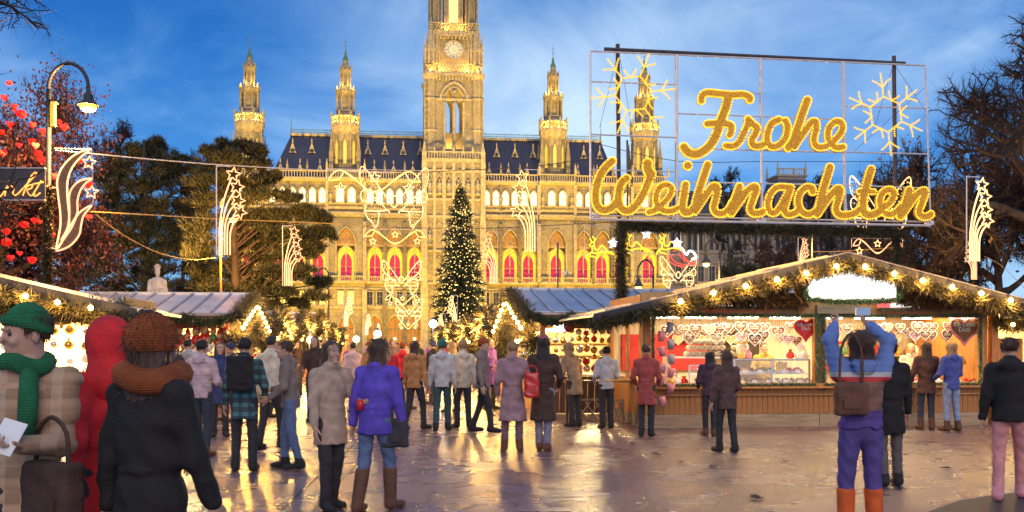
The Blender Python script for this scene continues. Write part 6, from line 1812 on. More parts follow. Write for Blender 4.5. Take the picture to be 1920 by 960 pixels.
# star garlands
def stargarland(label, x0, y0, x1, y1, Y, m=None):
    W_ = x1 - x0; H = y1 - y0; M_ = Motif('star_garland_light', label, (x0+x1)/2, y0, Y, group='curved star garlands over the aisle')
    rad = max(.018, Y*.00042); f = lambda u, v: (x0 + u*W_, y0 + v*H)
    M_.tubes('garland_tube', [[f(0,.5),f(.05,.2),f(.13,.06),f(.25,.3),f(.4,.8),f(.5,.93),f(.6,.8),f(.75,.3),f(.87,.06),f(.95,.2),f(1,.5)], [f(.17,.12),f(.28,.42),f(.42,.85),f(.5,.98),f(.58,.85),f(.72,.42),f(.83,.12)]], m or M_gled, rad)
    M_.tubes('garland_hook', [[f(0,.5),f(.08,.48),f(.12,.42),f(.16,.15)],[f(1,.5),f(.92,.48),f(.88,.42),f(.84,.15)]], m or M_gled, rad)
    M_.tubes('frame_bar', [[f(-.02,0),f(1.02,0)],[f(-.02,0),f(-.02,.6)],[f(1.02,0),f(1.02,.6)]], M_frame, rad*.6, 0, one=False, y=.03)
    for u, v, r in ((.13,.82,.20),(.5,.34,.20),(.87,.78,.20)): star(M_, *f(u, v), H*r*1.25, 0, M_wled, rad)
stargarland('star garland light crossing the largest butterfly', 617, 318, 788, 362, 32)
stargarland('star garland light just below the largest butterfly', 685, 430, 797, 458, 56)
stargarland('star garland light between the two lower butterflies', 723, 553, 786, 572, 84)
stargarland('small star garland light under the lowest butterfly', 748, 604, 783, 617, 110)
stargarland('peach star garland light above the stall gable behind the right mast', 1597, 447, 1694, 476, 38, M_pink)
# reindeer sleigh
SL = Motif('reindeer_sleigh_light', 'golden reindeer pulling a red sleigh in lights behind the fir mast', 1200, 470, 32.0, k=32.0/F_PX)
def c6(pts, dx=0, dy=0): return [(1080 + (x+dx)/6.4, 410 + (y+dy)/6.4) for x, y in pts]
for dx, dy in ((0,0),(425,-45),(855,-55)):
    deer = [[(150,325),(182,290),(206,300),(216,370),(260,376),(300,324),(370,390),(452,418),(440,434),(330,402),(240,424),(172,412)],
            [(186,330),(182,400),(132,440),(118,486)],[(176,412),(150,452),(205,462),(238,480)],[(204,300),(216,255),(186,222)],[(214,270),(238,238)],[(192,290),(164,268),(158,244)],[(150,325),(172,342),(188,335)]]
    SL.tubes('reindeer', [c6(l, dx, dy) for l in deer], M_yled, .02, 3)
SL.tubes('sleigh', [c6(l) for l in ([(1150,445),(1112,470),(1130,510),(1200,548),(1310,582),(1330,560)],[(1180,430),(1150,460),(1215,520),(1300,545),(1400,545)],[(1180,380),(1270,360),(1300,440),(1370,510),(1460,545)],[(1250,410),(1300,480),(1400,530),(1460,500),(1440,470)])], M_rled, .016, 4)
SL.tubes('driver', [c6([(1275,340),(1310,390),(1345,425),(1370,385),(1420,390),(1462,455),(1410,480)])], M_cled, .034, 4)
for x, y in ((440,300),(848,182),(1224,290)):
    p = c6([(x,y)])[0]; star(SL, p[0], p[1], 9.3, 0, M_cled, .03); star(SL, p[0], p[1], 4.5, 0, M_cled, .02)
SL.tubes('frame_bar', [c6([(95,90),(1495,150)]), c6([(95,90),(95,480)]), c6([(1275,145),(1275,340)]), c6([(1495,150),(1490,560)]), c6([(220,390),(1275,430)])], M_frame, .012, 0, one=False, y=.04)
# crescent swirl motif by the lamp post
SW = Motif('swirl_light', 'glowing swirl motif of three crescents with two stars on the lamp post', 106, 470, 24.0)
def c7(pts): return [(x/3.427, 240 + y/3.427) for x, y in pts]
cres = [[(572,130),(480,165),(405,240),(368,330),(372,430),(385,540),(385,640),(362,780),(430,660),(440,560),(430,450),(430,340),(460,250),(520,175)],
        [(580,322),(510,335),(460,380),(440,440),(442,540),(430,640),(390,720),(440,640),(490,550),(492,470),(510,400),(545,350)],
        [(578,495),(530,520),(490,560),(455,640),(400,725),(362,788),(440,760),(500,690),(515,620),(530,560)]]
for c in cres:
    cc = smooth_line(c7(c), 4, True)
    mb = MB(); mb.tube([SW.c(p) for p in cc], .022, 5, closed=True); o = mb.obj('crescent_tube', M_wled if c is cres[0] else M_pink, SW.t)
    pp = [SW.c(p) for p in cc]; mb = MB(); mb.prism([(p[0], p[2]) for p in pp], .01, .035); mb.obj('tinsel_panel', M_mesh, o)
for x, y in ((563,218),(578,408)):
    p = c7([(x,y)])[0]; star(SW, p[0], p[1], 13, .1, M_pink, .022)
SW.tubes('frame_bar', [c7([(345,130),(575,130)]), c7([(578,130),(582,330)]), c7([(600,400),(578,495)]), c7([(335,380),(370,385)]), c7([(325,770),(365,780)])], M_frame, .014, 0, one=False, y=.04)
# lamp post at the left with script sign
def at3(px, py, Y): return P(px, py, Y)
lpst = thing('street_lamp', 'tall gooseneck street lamp glowing orange on the left, pole wrapped in ivy', 'street lamp', (at(91, 24.3), 24.3, 0))
o3 = Vector((at(91,24.3), 24.3, 0))
q = MB(); q.tube([(0,0,0), P(91,168,24.3)-o3], [.075,.06], 10); q.obj('pole', M_iron, lpst, smooth=True)
arc = [P(x, y, 24.3)-o3 for x, y in ((91,172),(92,155),(98,138),(110,125),(126,119),(142,122),(155,133),(163,148),(166,165))]
q = MB(); q.tube(smooth_line(arc, 3), .045, 8); q.obj('gooseneck', M_iron, lpst, smooth=True)
hc = P(165.5, 190, 24.3) - o3
q = MB(); q.lathe([(.05,.32),(.055,.2),(.11,.16),(.13,.02),(.22,-.05),(.25,-.10),(.23,-.10)], 14, hc, capt=False); q.obj('lamp_shade', M_iron, lpst, smooth=True)
q = MB(); q.ball(hc + Vector((0,0,-.12)), .20, 12, 8, sc=(1,1,.75)); q.obj('lamp_globe', glow('sodium_lamp', (1.0,.42,.05), 2.3), lpst, smooth=True)
q = MB(); q.box(.06,.16,-.06,.06,0,.55); q.box(.08,.19,-.07,.07,.55,.6); q.obj('control_box', mat('yellow_paint', (.5,.34,.05), .5, .2, 9), lpst, P(91,222,24.3)-o3 - Vector((0,0,.2)))
lamp('POINT', 'street_and_fill_light', P(165.5,190,24.3) + Vector((0,-.05,-.42)), 2500, (1,.52,.14), .15)
garland([Vector((at(91,24.3), 24.25, z)) for z in np.linspace(5.4, 2.6, 20)], .12, 1200, mat('ivy_leaves', (.06,.055,.02), .5, .5, 5, col2=(.12,.08,.03)), 'ivy wrapped round the pole of the tall lamp', name='ivy_wrap', cat='ivy', L=.14, W_=.06, seed=55)
ms = thing('neon_sign', 'dark banner sign with orange neon script markt on the lamp post', 'sign', P(84, 345, 24.0))
kx = 24.0 / F_PX
q = MB(); q.box(-3.2, -.0, .0, .06, -.36, .37); q.obj('panel', mat('dark_grey_panel', (.07,.07,.085), .5, .2, 4), ms)
for z in (-.385, .385): q = MB(); q.box(-3.2, -.0, -.02, .08, z-.015, z+.015); q.obj('edge_rail', M_frame, ms)
scr = [[(-40,430),(-5,445),(20,425),(52,372)],[(52,372),(40,408),(34,438)],[(48,392),(68,372),(92,386),(88,412),(92,434),(118,425),(150,390)],[(118,425),(165,375),(215,322),(240,296),(226,288),(200,318),(172,380),(150,436)],[(162,398),(185,372),(212,368),(205,388),(178,400),(190,425),(205,436),(228,420)],[(268,338),(240,388),(218,425),(232,438),(262,418)],[(215,362),(282,350)]]
mb = MB()
for l in scr:
    pp = smooth_line(c7(l), 4)
    mb.tube([((x-84)*kx, -.03, (345-y)*kx) for x, y in pp], .017, 5)
mb.obj('script_lettering', glow('orange_neon', (1.0,.40,.08), 1.5), ms)
# other street lamps
def street_lamp(label, px, py, Y, col, e, hook=-1, r=.17, pole=None, em=4.0, post=True, group=None):
    p = P(px, py, Y); t = thing('street_lamp', label, 'street lamp', (p.x - hook*.6, Y, 0), 0, group)
    dz = p.z; hx = hook*.6
    q = MB(); q.tube([(0,0,0),(0,0,dz+.5)], [.07,.05], 8); q.obj('pole', pole or M_iron, t, smooth=True)
    q = MB(); q.tube(smooth_line([(0,0,dz+.45),(0,0,dz+.8),(hx*.5,0,dz+1.1),(hx,0,dz+.8),(hx,0,dz+.3)], 3), .04, 6); q.obj('gooseneck', pole or M_iron, t, smooth=True)
    q = MB(); q.lathe([(.05,.35),(.1,.2),(.2,.05),(.22,0)], 10, (hx,0,dz), capt=False); q.obj('lamp_shade', M_iron, t, smooth=True)
    q = MB(); q.ball((hx,0,dz-.03), r, 10, 6, sc=(1,1,.8)); q.obj('lamp_globe', glow('lamp_globe_%d' % int(col[1]*100), col, em), t, smooth=True)
    if e: lamp('POINT', 'street_and_fill_light', p + Vector((0,-.1,-.35)), e, col, .15)
M_opole = mat('ochre_pole', (.35,.18,.04), .6, .2, 5)
street_lamp('orange street lamp shining on the broad pine beside the large shooting star', 437, 410, 48.0, (1,.42,.05), 7000, 1, .2, M_opole)
street_lamp('orange street lamp at the right edge of the pine before the arcade', 597, 535, 62, (1,.52,.10), 900, -1, .2)
street_lamp('orange hooked street lamp above the zinc roof of the bauble stall', 1197, 538, 40, (1,.55,.14), 250, -1, .14)
street_lamp('orange hooked street lamp right of the butterfly under the sleigh', 1324, 494, 44, (1,.55,.14), 700, -1, .15)
street_lamp('orange street lamp under the fir beam right of the bare trees', 1549, 430, 40, (1,.50,.10), 800, 1, .17)
lamp('POINT', 'street_and_fill_light', P(1790, 455, 36), 350, (1,.50,.12), .2)  # added light without a lamp post, warms the bare trees
def globe_lamp(label, px, py, Y, col, e, r):
    p = P(px, py, Y); t = thing('globe_lamp', label, 'street lamp', (p.x, Y, 0))
    q = MB(); q.tube([(0,0,0),(0,0,p.z-r)], .06, 6); q.obj('pole', M_iron, t)
    q = MB(); q.ball((0,0,p.z), r, 10, 7); q.obj('lamp_globe', glow('globe_glow_%d' % int(col[2]*100), col, 14), t, smooth=True)
    q = MB(); q.lathe([(r*.5,0),(r*.7,.05),(.06,.25)], 8, (0,0,p.z+r*.8)); q.obj('cap', M_iron, t)
    if e: lamp('POINT', 'street_and_fill_light', p + Vector((0,-.5,0)), e, col, .2)
globe_lamp('bright globe lamp over the left row of far stalls', 582, 637, 40, (1,.75,.30), 250, .14)
globe_lamp('bright globe lamp left of the town hall arches', 668, 636, 60, (1,.70,.25), 250, .2)
globe_lamp('white globe lamp before the town hall arches', 708, 626, 75, (1,.85,.55), 250, .28)
globe_lamp('cold white globe lamp left of the Christmas tree foot', 812, 607, 75, (.9,.92,1.0), 300, .3)
lamp('POINT', 'street_and_fill_light', P(330, 470, 52), 1500, (1,.45,.08), .3)  # bare point light, no lamp post built here
# overhead cables
def cable(pts, r, label, m=None):
    pw = [P(*p) for p in pts]; o3 = pw[0]
    mb = MB(); mb.tube([p - o3 for p in [Vector(v) for v in smooth_line(pw, 5)]], r, 4)
    tag(mb.obj('overhead_cable', m or M_steel, None, o3), label, 'cable')
M_ycab = mat('yellow_cable_sleeve', (.5,.3,.06), .5, .2, 4)
cable(((104,282,24),(300,300,30),(430,310,33),(600,319,36),(740,324,36)), .018, 'pale overhead cable from the lamp post to the butterfly', M_frame)
cable(((166,397,24),(300,404,30),(420,411,34),(600,418,36),(740,427,40)), .018, 'yellowish overhead cable below the swirl motif', M_ycab)
cable(((180,402,24),(230,440,28),(300,475,34),(360,487,38),(405,483,42)), .02, 'slack yellow cable drooping over the statue', M_ycab)
cable(((740,325,36),(900,318,36),(1000,312,35.5),(1107,297,36)), .014, 'dark overhead cable in front of the tower')
cable(((740,427,42),(900,428,42),(1000,424,42),(1160,416,42)), .014, 'dark overhead cable in front of the Christmas tree')
cable(((1107,266,36),(1270,302,40),(1440,303,44),(1700,303,50)), .014, 'thin dark cable crossing behind the letters')
cable(((1507,472,48),(1580,471,46),(1690,463,44)), .02, 'yellow cable behind the gable of the gingerbread stall', M_ycab)
cable(((1845,480,36),(1880,500,34),(1925,545,32)), .012, 'thin cable descending at the far right edge')
lf_ = thing('cctv_mast', 'thin dark mast carrying a camera dome in front of the arcade', 'mast', (at(1046,60),60,0))
q = MB(); z0 = P(1046,455,60).z; q.tube([(0,0,0),(0,0,z0)], .05, 6); q.obj('pole', M_iron, lf_)
q = MB(); q.ball((.45,0,P(1046,513,60).z), .17, 8, 6); q.lathe([(.17,0),(.2,.05),(.05,.2)], 8, (.45,0,P(1046,513,60).z)); q.obj('camera_dome', M_frame, lf_, smooth=True)
# ================================================================== PEOPLE
def cloth(name, c, var=.25, scale=9, bump=.35): return mat(name, c, .85, var, scale, bump, 60)
M_skin = mat('skin', (.50,.29,.20), .55, .12, 8)
M_hairb = mat('brown_hair', (.07,.035,.018), .5, .4, 14, .5, 50, stretch=(6,6,.5)); M_hairk = mat('dark_hair', (.02,.015,.012), .5, .4, 14, .5, 50, stretch=(6,6,.5)); M_hairl = mat('blond_hair', (.36,.22,.09), .5, .35, 14, .5, 50, stretch=(6,6,.5))
M_eye = mat('eye', (.05,.035,.03), .2, .1, 5)
def plaid(name, c1, c2, c3):
    m = mat(name, c1, .85, 0); t = m.node_tree; b = t.nodes['Principled BSDF']; tc_ = t.nodes['Texture Coordinate']
    sp = t.nodes.new('ShaderNodeSeparateXYZ'); t.links.new(tc_.outputs['Object'], sp.inputs[0]); prev = None
    for ax_, sc_f, col in (('Z', 52, c2), ('X', 52, c3)):
        ml = t.nodes.new('ShaderNodeMath'); ml.operation = 'MULTIPLY'; ml.inputs[1].default_value = sc_f; t.links.new(sp.outputs[ax_], ml.inputs[0])
        sn = t.nodes.new('ShaderNodeMath'); sn.operation = 'SINE'; t.links.new(ml.outputs[0], sn.inputs[0])
        gt = t.nodes.new('ShaderNodeMath'); gt.operation = 'GREATER_THAN'; gt.inputs[1].default_value = .25; t.links.new(sn.outputs[0], gt.inputs[0])
        mf = t.nodes.new('ShaderNodeMath'); mf.operation = 'MULTIPLY'; mf.inputs[1].default_value = .6; t.links.new(gt.outputs[0], mf.inputs[0])
        mx_ = t.nodes.new('ShaderNodeMix'); mx_.data_type = 'RGBA'; t.links.new(mf.outputs[0], mx_.inputs[0])
        if prev is None: mx_.inputs[6].default_value = (*c1, 1)
        else: t.links.new(prev, mx_.inputs[6])
        mx_.inputs[7].default_value = (*col, 1); prev = mx_.outputs[2]
    t.links.new(prev, b.inputs['Base Color']); return m
# ---- templates
def f_head(P_):
    d = smin(d_ell(P_, (0,.012,.03), (.075,.096,.088)), d_ell(P_, (0,-.022,-.048), (.056,.070,.070)), .035)
    d = smin(d, d_cone(P_, (0,-.094,.016), (0,-.117,-.02), .008, .014), .014)
    d = smin(d, d_ell(P_, (0,-.09,.034), (.05,.012,.010)), .012)
    for s_ in (-1, 1):
        d = -smin(-d, d_ell(P_, (s_*.031,-.103,.012), (.017,.014,.011)), .008)
        d = smin(d, d_ell(P_, (s_*.077,.012,-.008), (.010,.02,.032)), .008)
        d = smin(d, d_ell(P_, (s_*.038,-.075,-.022), (.02,.02,.02)), .02)
    d = smin(d, d_ell(P_, (0,-.089,-.053), (.022,.011,.005)), .006); d = smin(d, d_ell(P_, (0,-.087,-.066), (.02,.012,.007)), .006)
    d = smin(d, d_ell(P_, (0,-.078,-.098), (.022,.02,.018)), .02)
    return smin(d, d_cone(P_, (0,.022,-.06), (0,.03,-.19), .054, .062), .03)
HEADV, HEADQ = surfnet(f_head, (-.1,-.14,-.2), (.1,.13,.14), .0085)
def f_hand(curl):
    def f(P_):
        d = d_ell(P_, (0,0,-.048), (.017,.042,.055)); d = smin(d, d_cone(P_, (0,0,.02), (0,0,-.02), .026, .026), .02)
        for i, (y, L) in enumerate(((-.031,.072),(-.0105,.082),(.0105,.077),(.031,.058))):
            p = np.array([0, y, -.092 + .004*abs(i-1.3)]); a = .15 + .08*i*.5
            for sfrac, r0, r1 in ((.45,.0098,.009),(.32,.009,.0082),(.25,.0082,.0072)):
                q = p + np.array([-math.sin(a), y*.12, -math.cos(a)])*L*sfrac
                d = smin(d, d_cone(P_, p, q, r0, r1), .004); p = q; a += curl
        p = np.array([0,-.034,-.03]); q = p + np.array([-.012,-.022,-.032]); d = smin(d, d_cone(P_, p, q, .013,.0105), .01)
        d = smin(d, d_cone(P_, q, q + np.array([-.012,-.006,-.03]), .0105,.008), .004)
        return d
    return f
HANDS = {k: surfnet(f_hand(c), (-.11,-.085,-.19), (.04,.06,.04), .0055) for k, c in (('open', .3), ('grip', .95))}
def tmpl(fn, lo, hi, h): return surfnet(fn, lo, hi, h)
def hair_short(P_):
    d = d_ell(P_, (0,.022,.042), (.085,.102,.088))
    return np.maximum(d, np.minimum(-(P_[:,2]-.055), .0) * 0 + np.maximum(-(P_[:,1] + .075), 0)*0 + np.where((P_[:,1] < -.03) & (P_[:,2] < .075), .05, -1))
def hair_long(P_):
    d = d_ell(P_, (0,.03,.035), (.092,.106,.098))
    d = smin(d, d_prof(P_, [(-.36,.07,.045,0,.085),(-.2,.11,.06,0,.07),(-.05,.10,.08,0,.045),(.04,.085,.09,0,.03)]), .03)
    d = d + .004*np.sin(P_[:,0]*130 + 2*np.sin(P_[:,2]*9))
    return np.maximum(d, np.where((P_[:,1] < -.035) & (P_[:,2] < .07), .05, -1))
def beanie(P_):
    d = d_ell(P_, (0,.018,.048), (.086,.106,.108)); d = np.maximum(d, -(P_[:,2]-.03 + .35*P_[:,1]))
    r = np.sqrt((P_[:,0]/.086)**2 + ((P_[:,1]-.016)/.106)**2); c = np.sqrt(((r-1)*.09)**2 + ((P_[:,2]-.045+.35*P_[:,1])*.42)**2) - .010
    return smin(d, c, .006) + .0022*np.sin(np.arctan2(P_[:,1]-.016, P_[:,0])*34)
def bigknit(P_):
    d = d_ell(P_, (0,.025,.045), (.115,.128,.125)); d = np.maximum(d, -(P_[:,2]+.01 - .3*np.minimum(0,P_[:,1])*0))
    return np.maximum(d, np.where((P_[:,1] < -.05) & (P_[:,2] < .035), .05, -1)) + .004*np.sin(np.arctan2(P_[:,1], P_[:,0])*20 + P_[:,2]*30)
def hood(P_):
    d = d_ell(P_, (0,.03,.03), (.125,.14,.14)); d = smin(d, d_cone(P_, (0,.04,-.05), (0,.06,-.2), .11, .15), .05)
    return np.maximum(d, -d_ell(P_, (0,-.13,-.0), (.085,.12,.12)))
HAIR = {'short': (hair_short, (-.11,-.12,-.10),(.11,.15,.16)), 'long': (hair_long, (-.14,-.12,-.4),(.14,.2,.16)), 'beanie': (beanie, (-.13,-.14,-.0),(.13,.16,.18)), 'knit': (bigknit, (-.15,-.14,-.07),(.15,.19,.2)), 'hood': (hood, (-.2,-.18,-.36),(.2,.26,.2))}
HAIRC = {}
def hair_t(k, fine):
    if (k, fine) not in HAIRC:
        fn, lo, hi = HAIR[k]; HAIRC[(k, fine)] = surfnet(fn, lo, hi, .009 if fine else .016)
    return HAIRC[(k, fine)]
def dec(VQ, h): return VQ
def person(label, px, Y, H=1.72, rot=0, top=('jacket', None, .82, 1.0), legs=None, shoes=None, hair=('short', None), hat=None, scarf=None, hands=((-.26,-.05,.80),(.26,-.05,.80)), grip=('open','open'), feet=((-.09,.0),(.09,.0)), lean=0.0, leanx=0.0, yaw=0.0, bulk=1.0, res=.02, group=None, boot=.16, nod=0.0, seed=0, pos=None):
    k = H / 1.75; rs = np.random.RandomState(seed + int(px))
    loc = Vector((at(px, Y), Y, 0)) if pos is None else pos
    t = thing('person', label, 'person', loc, R(rot), group); t.scale = (k, k, k)
    fine = res < .017
    pel = np.array([0,0,.95]); ch = np.array([leanx*.7, -lean*.7, 1.28]); nk = np.array([leanx, -lean, 1.475]); hd = nk + np.array([leanx*.15, -.025-lean*.25-nod*.05, .155])
    sh = [ch + np.array([s*.172, .0-lean*.2, .118]) for s in (-1,1)]
    knees = []; ank = []; hips = []
    for i, s in enumerate((-1,1)):
        hp = np.array([s*.088, 0, .93]); an = np.array([feet[i][0], feet[i][1] + .02, .085]); 
        kn = (hp + an)/2 + np.array([s*.005, -.03 - .1*abs(feet[i][1]), .01]); hips.append(hp); knees.append(kn); ank.append(an)
    elb = []; wr = []
    for i, s in enumerate((-1,1)):
        h_ = np.array(hands[i], float); a = sh[i]; L1, L2_ = .285, .255; v = h_ - a; D = np.linalg.norm(v)
        if D > (L1+L2_)*.995: h_ = a + v/D*(L1+L2_)*.995; v = h_ - a; D = np.linalg.norm(v)
        c = (L1*L1 - L2_*L2_ + D*D)/(2*D); hh = math.sqrt(max(0, L1*L1 - c*c)); n = v/D
        pole = np.array([s*.45, .8, -.35]); pole = pole - n*(pole @ n); pole /= max(np.linalg.norm(pole), 1e-6)
        elb.append(a + n*c + pole*hh); wr.append(h_)
    # body: one continuous skin mesh
    def f_body(P_):
        d = d_prof(P_, [(.88,.14,.10,0,0),(1.0,.145,.105,0,0),(1.12,.125,.095,leanx*.3,-lean*.3),(1.3,.155,.11,leanx*.7,-lean*.7),(1.42,.13,.085,leanx*.9,-lean*.9)])
        d = smin(d, d_cone(P_, nk - [0,0,.06], nk + [0,-.01,.06], .06, .052), .04)
        for i in (0,1):
            d = smin(d, d_cone(P_, sh[i], elb[i], .048, .038), .03); d = smin(d, d_cone(P_, elb[i], wr[i], .037, .026), .012)
            d = smin(d, d_cone(P_, hips[i], knees[i], .078, .052), .03); d = smin(d, d_cone(P_, knees[i], ank[i], .05, .036), .015)
        return d
    allp = np.array(elb + wr + knees + ank + sh + [hd]); lo = allp.min(0) - .22; hi = allp.max(0) + .24
    lo[0] = min(lo[0], -.34); hi[0] = max(hi[0], .34); lo[1] = min(lo[1], -.28); hi[1] = max(hi[1], .28); lo[2] = -.01
    V, Q = surfnet(f_body, lo, hi, max(res, .02))
    Vs = [V]; Qs = [Q]; nb = len(V)
    ry = Matrix.Rotation(R(yaw), 3, 'Z') @ Matrix.Rotation(R(nod*30), 3, 'X')
    RM = np.array(ry)
    hv = HEADV @ RM.T + hd; Vs.append(hv); Qs.append(HEADQ + nb); nb += len(hv)
    for i, s in enumerate((-1,1)):
        d = wr[i] - elb[i]; d = d/np.linalg.norm(d); z = -d; y = np.array([0,1.0,0]); y = y - z*(y @ z)
        if np.linalg.norm(y) < .3: y = np.array([0,0,1.0]); y = y - z*(y @ z)
        y /= np.linalg.norm(y); x = np.cross(y, z)
        M3 = np.stack([x, y, z], 1); v, q = HANDS[grip[i]]; v = v.copy()
        if s < 0: v[:,0] *= -1; q = q[:, ::-1]
        hv = v @ M3.T + wr[i]; Vs.append(hv); Qs.append(q + nb); nb += len(hv)
    put('body', npmesh('body', np.concatenate(Vs), np.concatenate(Qs), M_skin, smooth=True), t)
    if fine:
        for s in (-1, 1):
            e = MB(); c = RM @ np.array([s*.031,-.0845,.011]) + hd; e.ball(c, .0095, 8, 6); e.obj('eye', M_eye, t, smooth=True)
    # top garment
    kind, tm, hem, fl = top
    b = bulk; ph = rs.rand(4)*6
    def fold(P_, a=.006): return a*np.sin(P_[:,2]*34 + 3*np.sin(P_[:,0]*9+ph[0]) + ph[1])*np.sin(P_[:,0]*15+ph[2]) + a*.7*np.sin(np.arctan2(P_[:,1],P_[:,0])*7 + ph[3])*np.clip((1.1-P_[:,2])*2,0,1.6)
    def f_top(P_):
        pr = [(hem,.165*fl*b,.13*fl*b,0,0),((hem+1.0)/2,.163*(1+(fl-1)*.5)*b,.127*(1+(fl-1)*.5)*b,0,0),(1.02,.162*b,.122*b,0,0),(1.12,.158*b,.12*b,leanx*.3,-lean*.3),(1.28,.172*b,.13*b,leanx*.7,-lean*.7),(1.37,.15*b,.11*b,leanx*.8,-lean*.8),(1.43,.10*b,.085*b,leanx*.92,-lean*.92),(1.475,.075,.07,leanx,-lean)]
        d = d_prof(P_, pr)
        for i in (0,1):
            d = smin(d, d_cone(P_, sh[i] + [0,0,.005], elb[i], .072*b, .058*b), .05); d = smin(d, d_cone(P_, nk - [0,0,.035], sh[i] + [0,.01,.01], .055, .062*b), .04)
            w2 = elb[i] + (wr[i]-elb[i])*.93
            d = smin(d, d_cone(P_, elb[i], w2, .057*b, .046*b), .02)
        d = smin(d, d_cone(P_, nk - [0,0,.03], nk + [0,0,.035], .082, .078), .03)
        cq = P_ - (nk + np.array([0,.0,.015])); d = smin(d, np.sqrt((np.sqrt(cq[:,0]**2 + (cq[:,1]*1.0)**2) - .088)**2 + (cq[:,2]*.55)**2) - .017, .015)
        if 'jacket' in kind: d = smin(d, d_ell(P_, nk + np.array([0,.10,-.03]), (.10,.045,.07)), .02)
        else:
            d = d + .010*np.exp(-(P_[:,0]/.014)**2)*(P_[:,2] < .86)*(P_[:,1] > 0)
            d = np.minimum(d, np.maximum(d - .012, np.maximum(np.abs(P_[:,2]-1.06)-.024, np.abs(P_[:,0])-.11)))
        if kind == 'quilted_jacket': d = d - .008*np.abs(np.sin(P_[:,2]*52)) + .004
        if kind == 'coat': d = d + .006*np.exp(-((P_[:,2]-1.04)/.02)**2)
        return d + fold(P_, .009 if fine else .006)
    put(kind, sdf_mesh(kind, f_top, (lo[0]-.05, lo[1]-.08, hem-.05), (hi[0]+.05, hi[1]+.08, hi[2]), res, tm), t)
    # trousers
    def f_leg(P_):
        d = d_ell(P_, (0,.005,.94), (.155,.115,.12))
        for i in (0,1):
            d = smin(d, d_cone(P_, hips[i] - [0,0,.02], knees[i], .092, .068), .02); d = smin(d, d_cone(P_, knees[i], ank[i] + [0,0,.0], .067, .056), .015)
        return np.maximum(d, .045 - P_[:,2]) + .004*np.sin(P_[:,2]*45 + 4*np.sin(P_[:,0]*20) + ph[0])
    put('trousers', sdf_mesh('trousers', f_leg, (lo[0], lo[1], .02), (hi[0], hi[1], 1.08), res, legs), t)
    for i in (0,1):
        a = ank[i]; kn = knees[i]
        def f_sh(P_):
            d = d_cone(P_, (a[0], a[1]+.035, .05), (a[0] + (.03 if i else -.03), a[1]-.175, .035), .052, .040)
            topz = boot; u = a + (kn - a)*max(0, (topz-.085)/max(kn[2]-.085,.01)) if topz > .1 else a
            d = smin(d, d_cone(P_, (a[0],a[1]+.01,.08), u, .062, .062 if topz < .25 else .076), .03)
            d = np.maximum(d, P_[:,2] - topz); return np.maximum(d, -P_[:,2] + .002)
        put('boot' if boot > .13 else 'shoe', sdf_mesh('boot', f_sh, (a[0]-.12, a[1]-.28, -.02), (a[0]+.12, max(a[1],kn[1])+.16, boot+.03), min(res,.016), shoes), t)
    for kk, nm_ in ((hair, 'hair'), (hat, 'hat' if not hat or hat[0] != 'hood' else 'hood')):
        if not kk or kk[0] is None: continue
        v, q = hair_t(kk[0], fine)
        if kk[0] in ('long', 'short', 'knit') and Y < 21:
            n_ = 1500 if fine else 500
            vi = rs.randint(0, len(v), n_); b0 = v[vi]; c0 = np.array([0,.03,.03]); dr = unit(b0 - c0)
            dn = np.array([0,0.1,-1.0]) - dr*((dr @ np.array([0,0.1,-1.0]))[:,None]) if kk[0] != 'knit' else dr
            bv, bq = leaves(b0, dn + rs.normal(0, .22 if kk[0] != 'knit' else .6, (n_,3)) + dr*.12, (.07 if kk[0] == 'long' else .03 if kk[0] == 'short' else .012)*(.5+rs.rand(n_)), .0045 if fine else .008)
            q = np.concatenate([q, bq + len(v)]); v = np.concatenate([v, bv])
        put(nm_, npmesh(nm_, v @ RM.T + hd, q, kk[1], smooth=True), t)
    if scarf:
        m = MB(); n_ = 18; big = 1.0 if scarf is not M_rust else 1.45
        pts = [nk + np.array([.085*big*math.cos(2*PI*j/n_), .085*big*math.sin(2*PI*j/n_)-.01, .02 + .018*math.sin(4*PI*j/n_)]) for j in range(n_)]
        m.tube(pts, .045*big, 10, closed=True); m.tube([nk + np.array([.04,-.10,.0]), nk + np.array([.05,-.145,-.15]), nk + np.array([.04,-.15,-.32])], [.04,.045,.04], 7); m.obj('scarf', scarf, t, smooth=True)
    return t
C = cloth
tan = plaid('tan_plaid_cloth', (.40,.25,.15), (.24,.14,.08), (.50,.36,.25)); teal = plaid('teal_plaid_cloth', (.045,.07,.08), (.10,.28,.30), (.02,.03,.035))
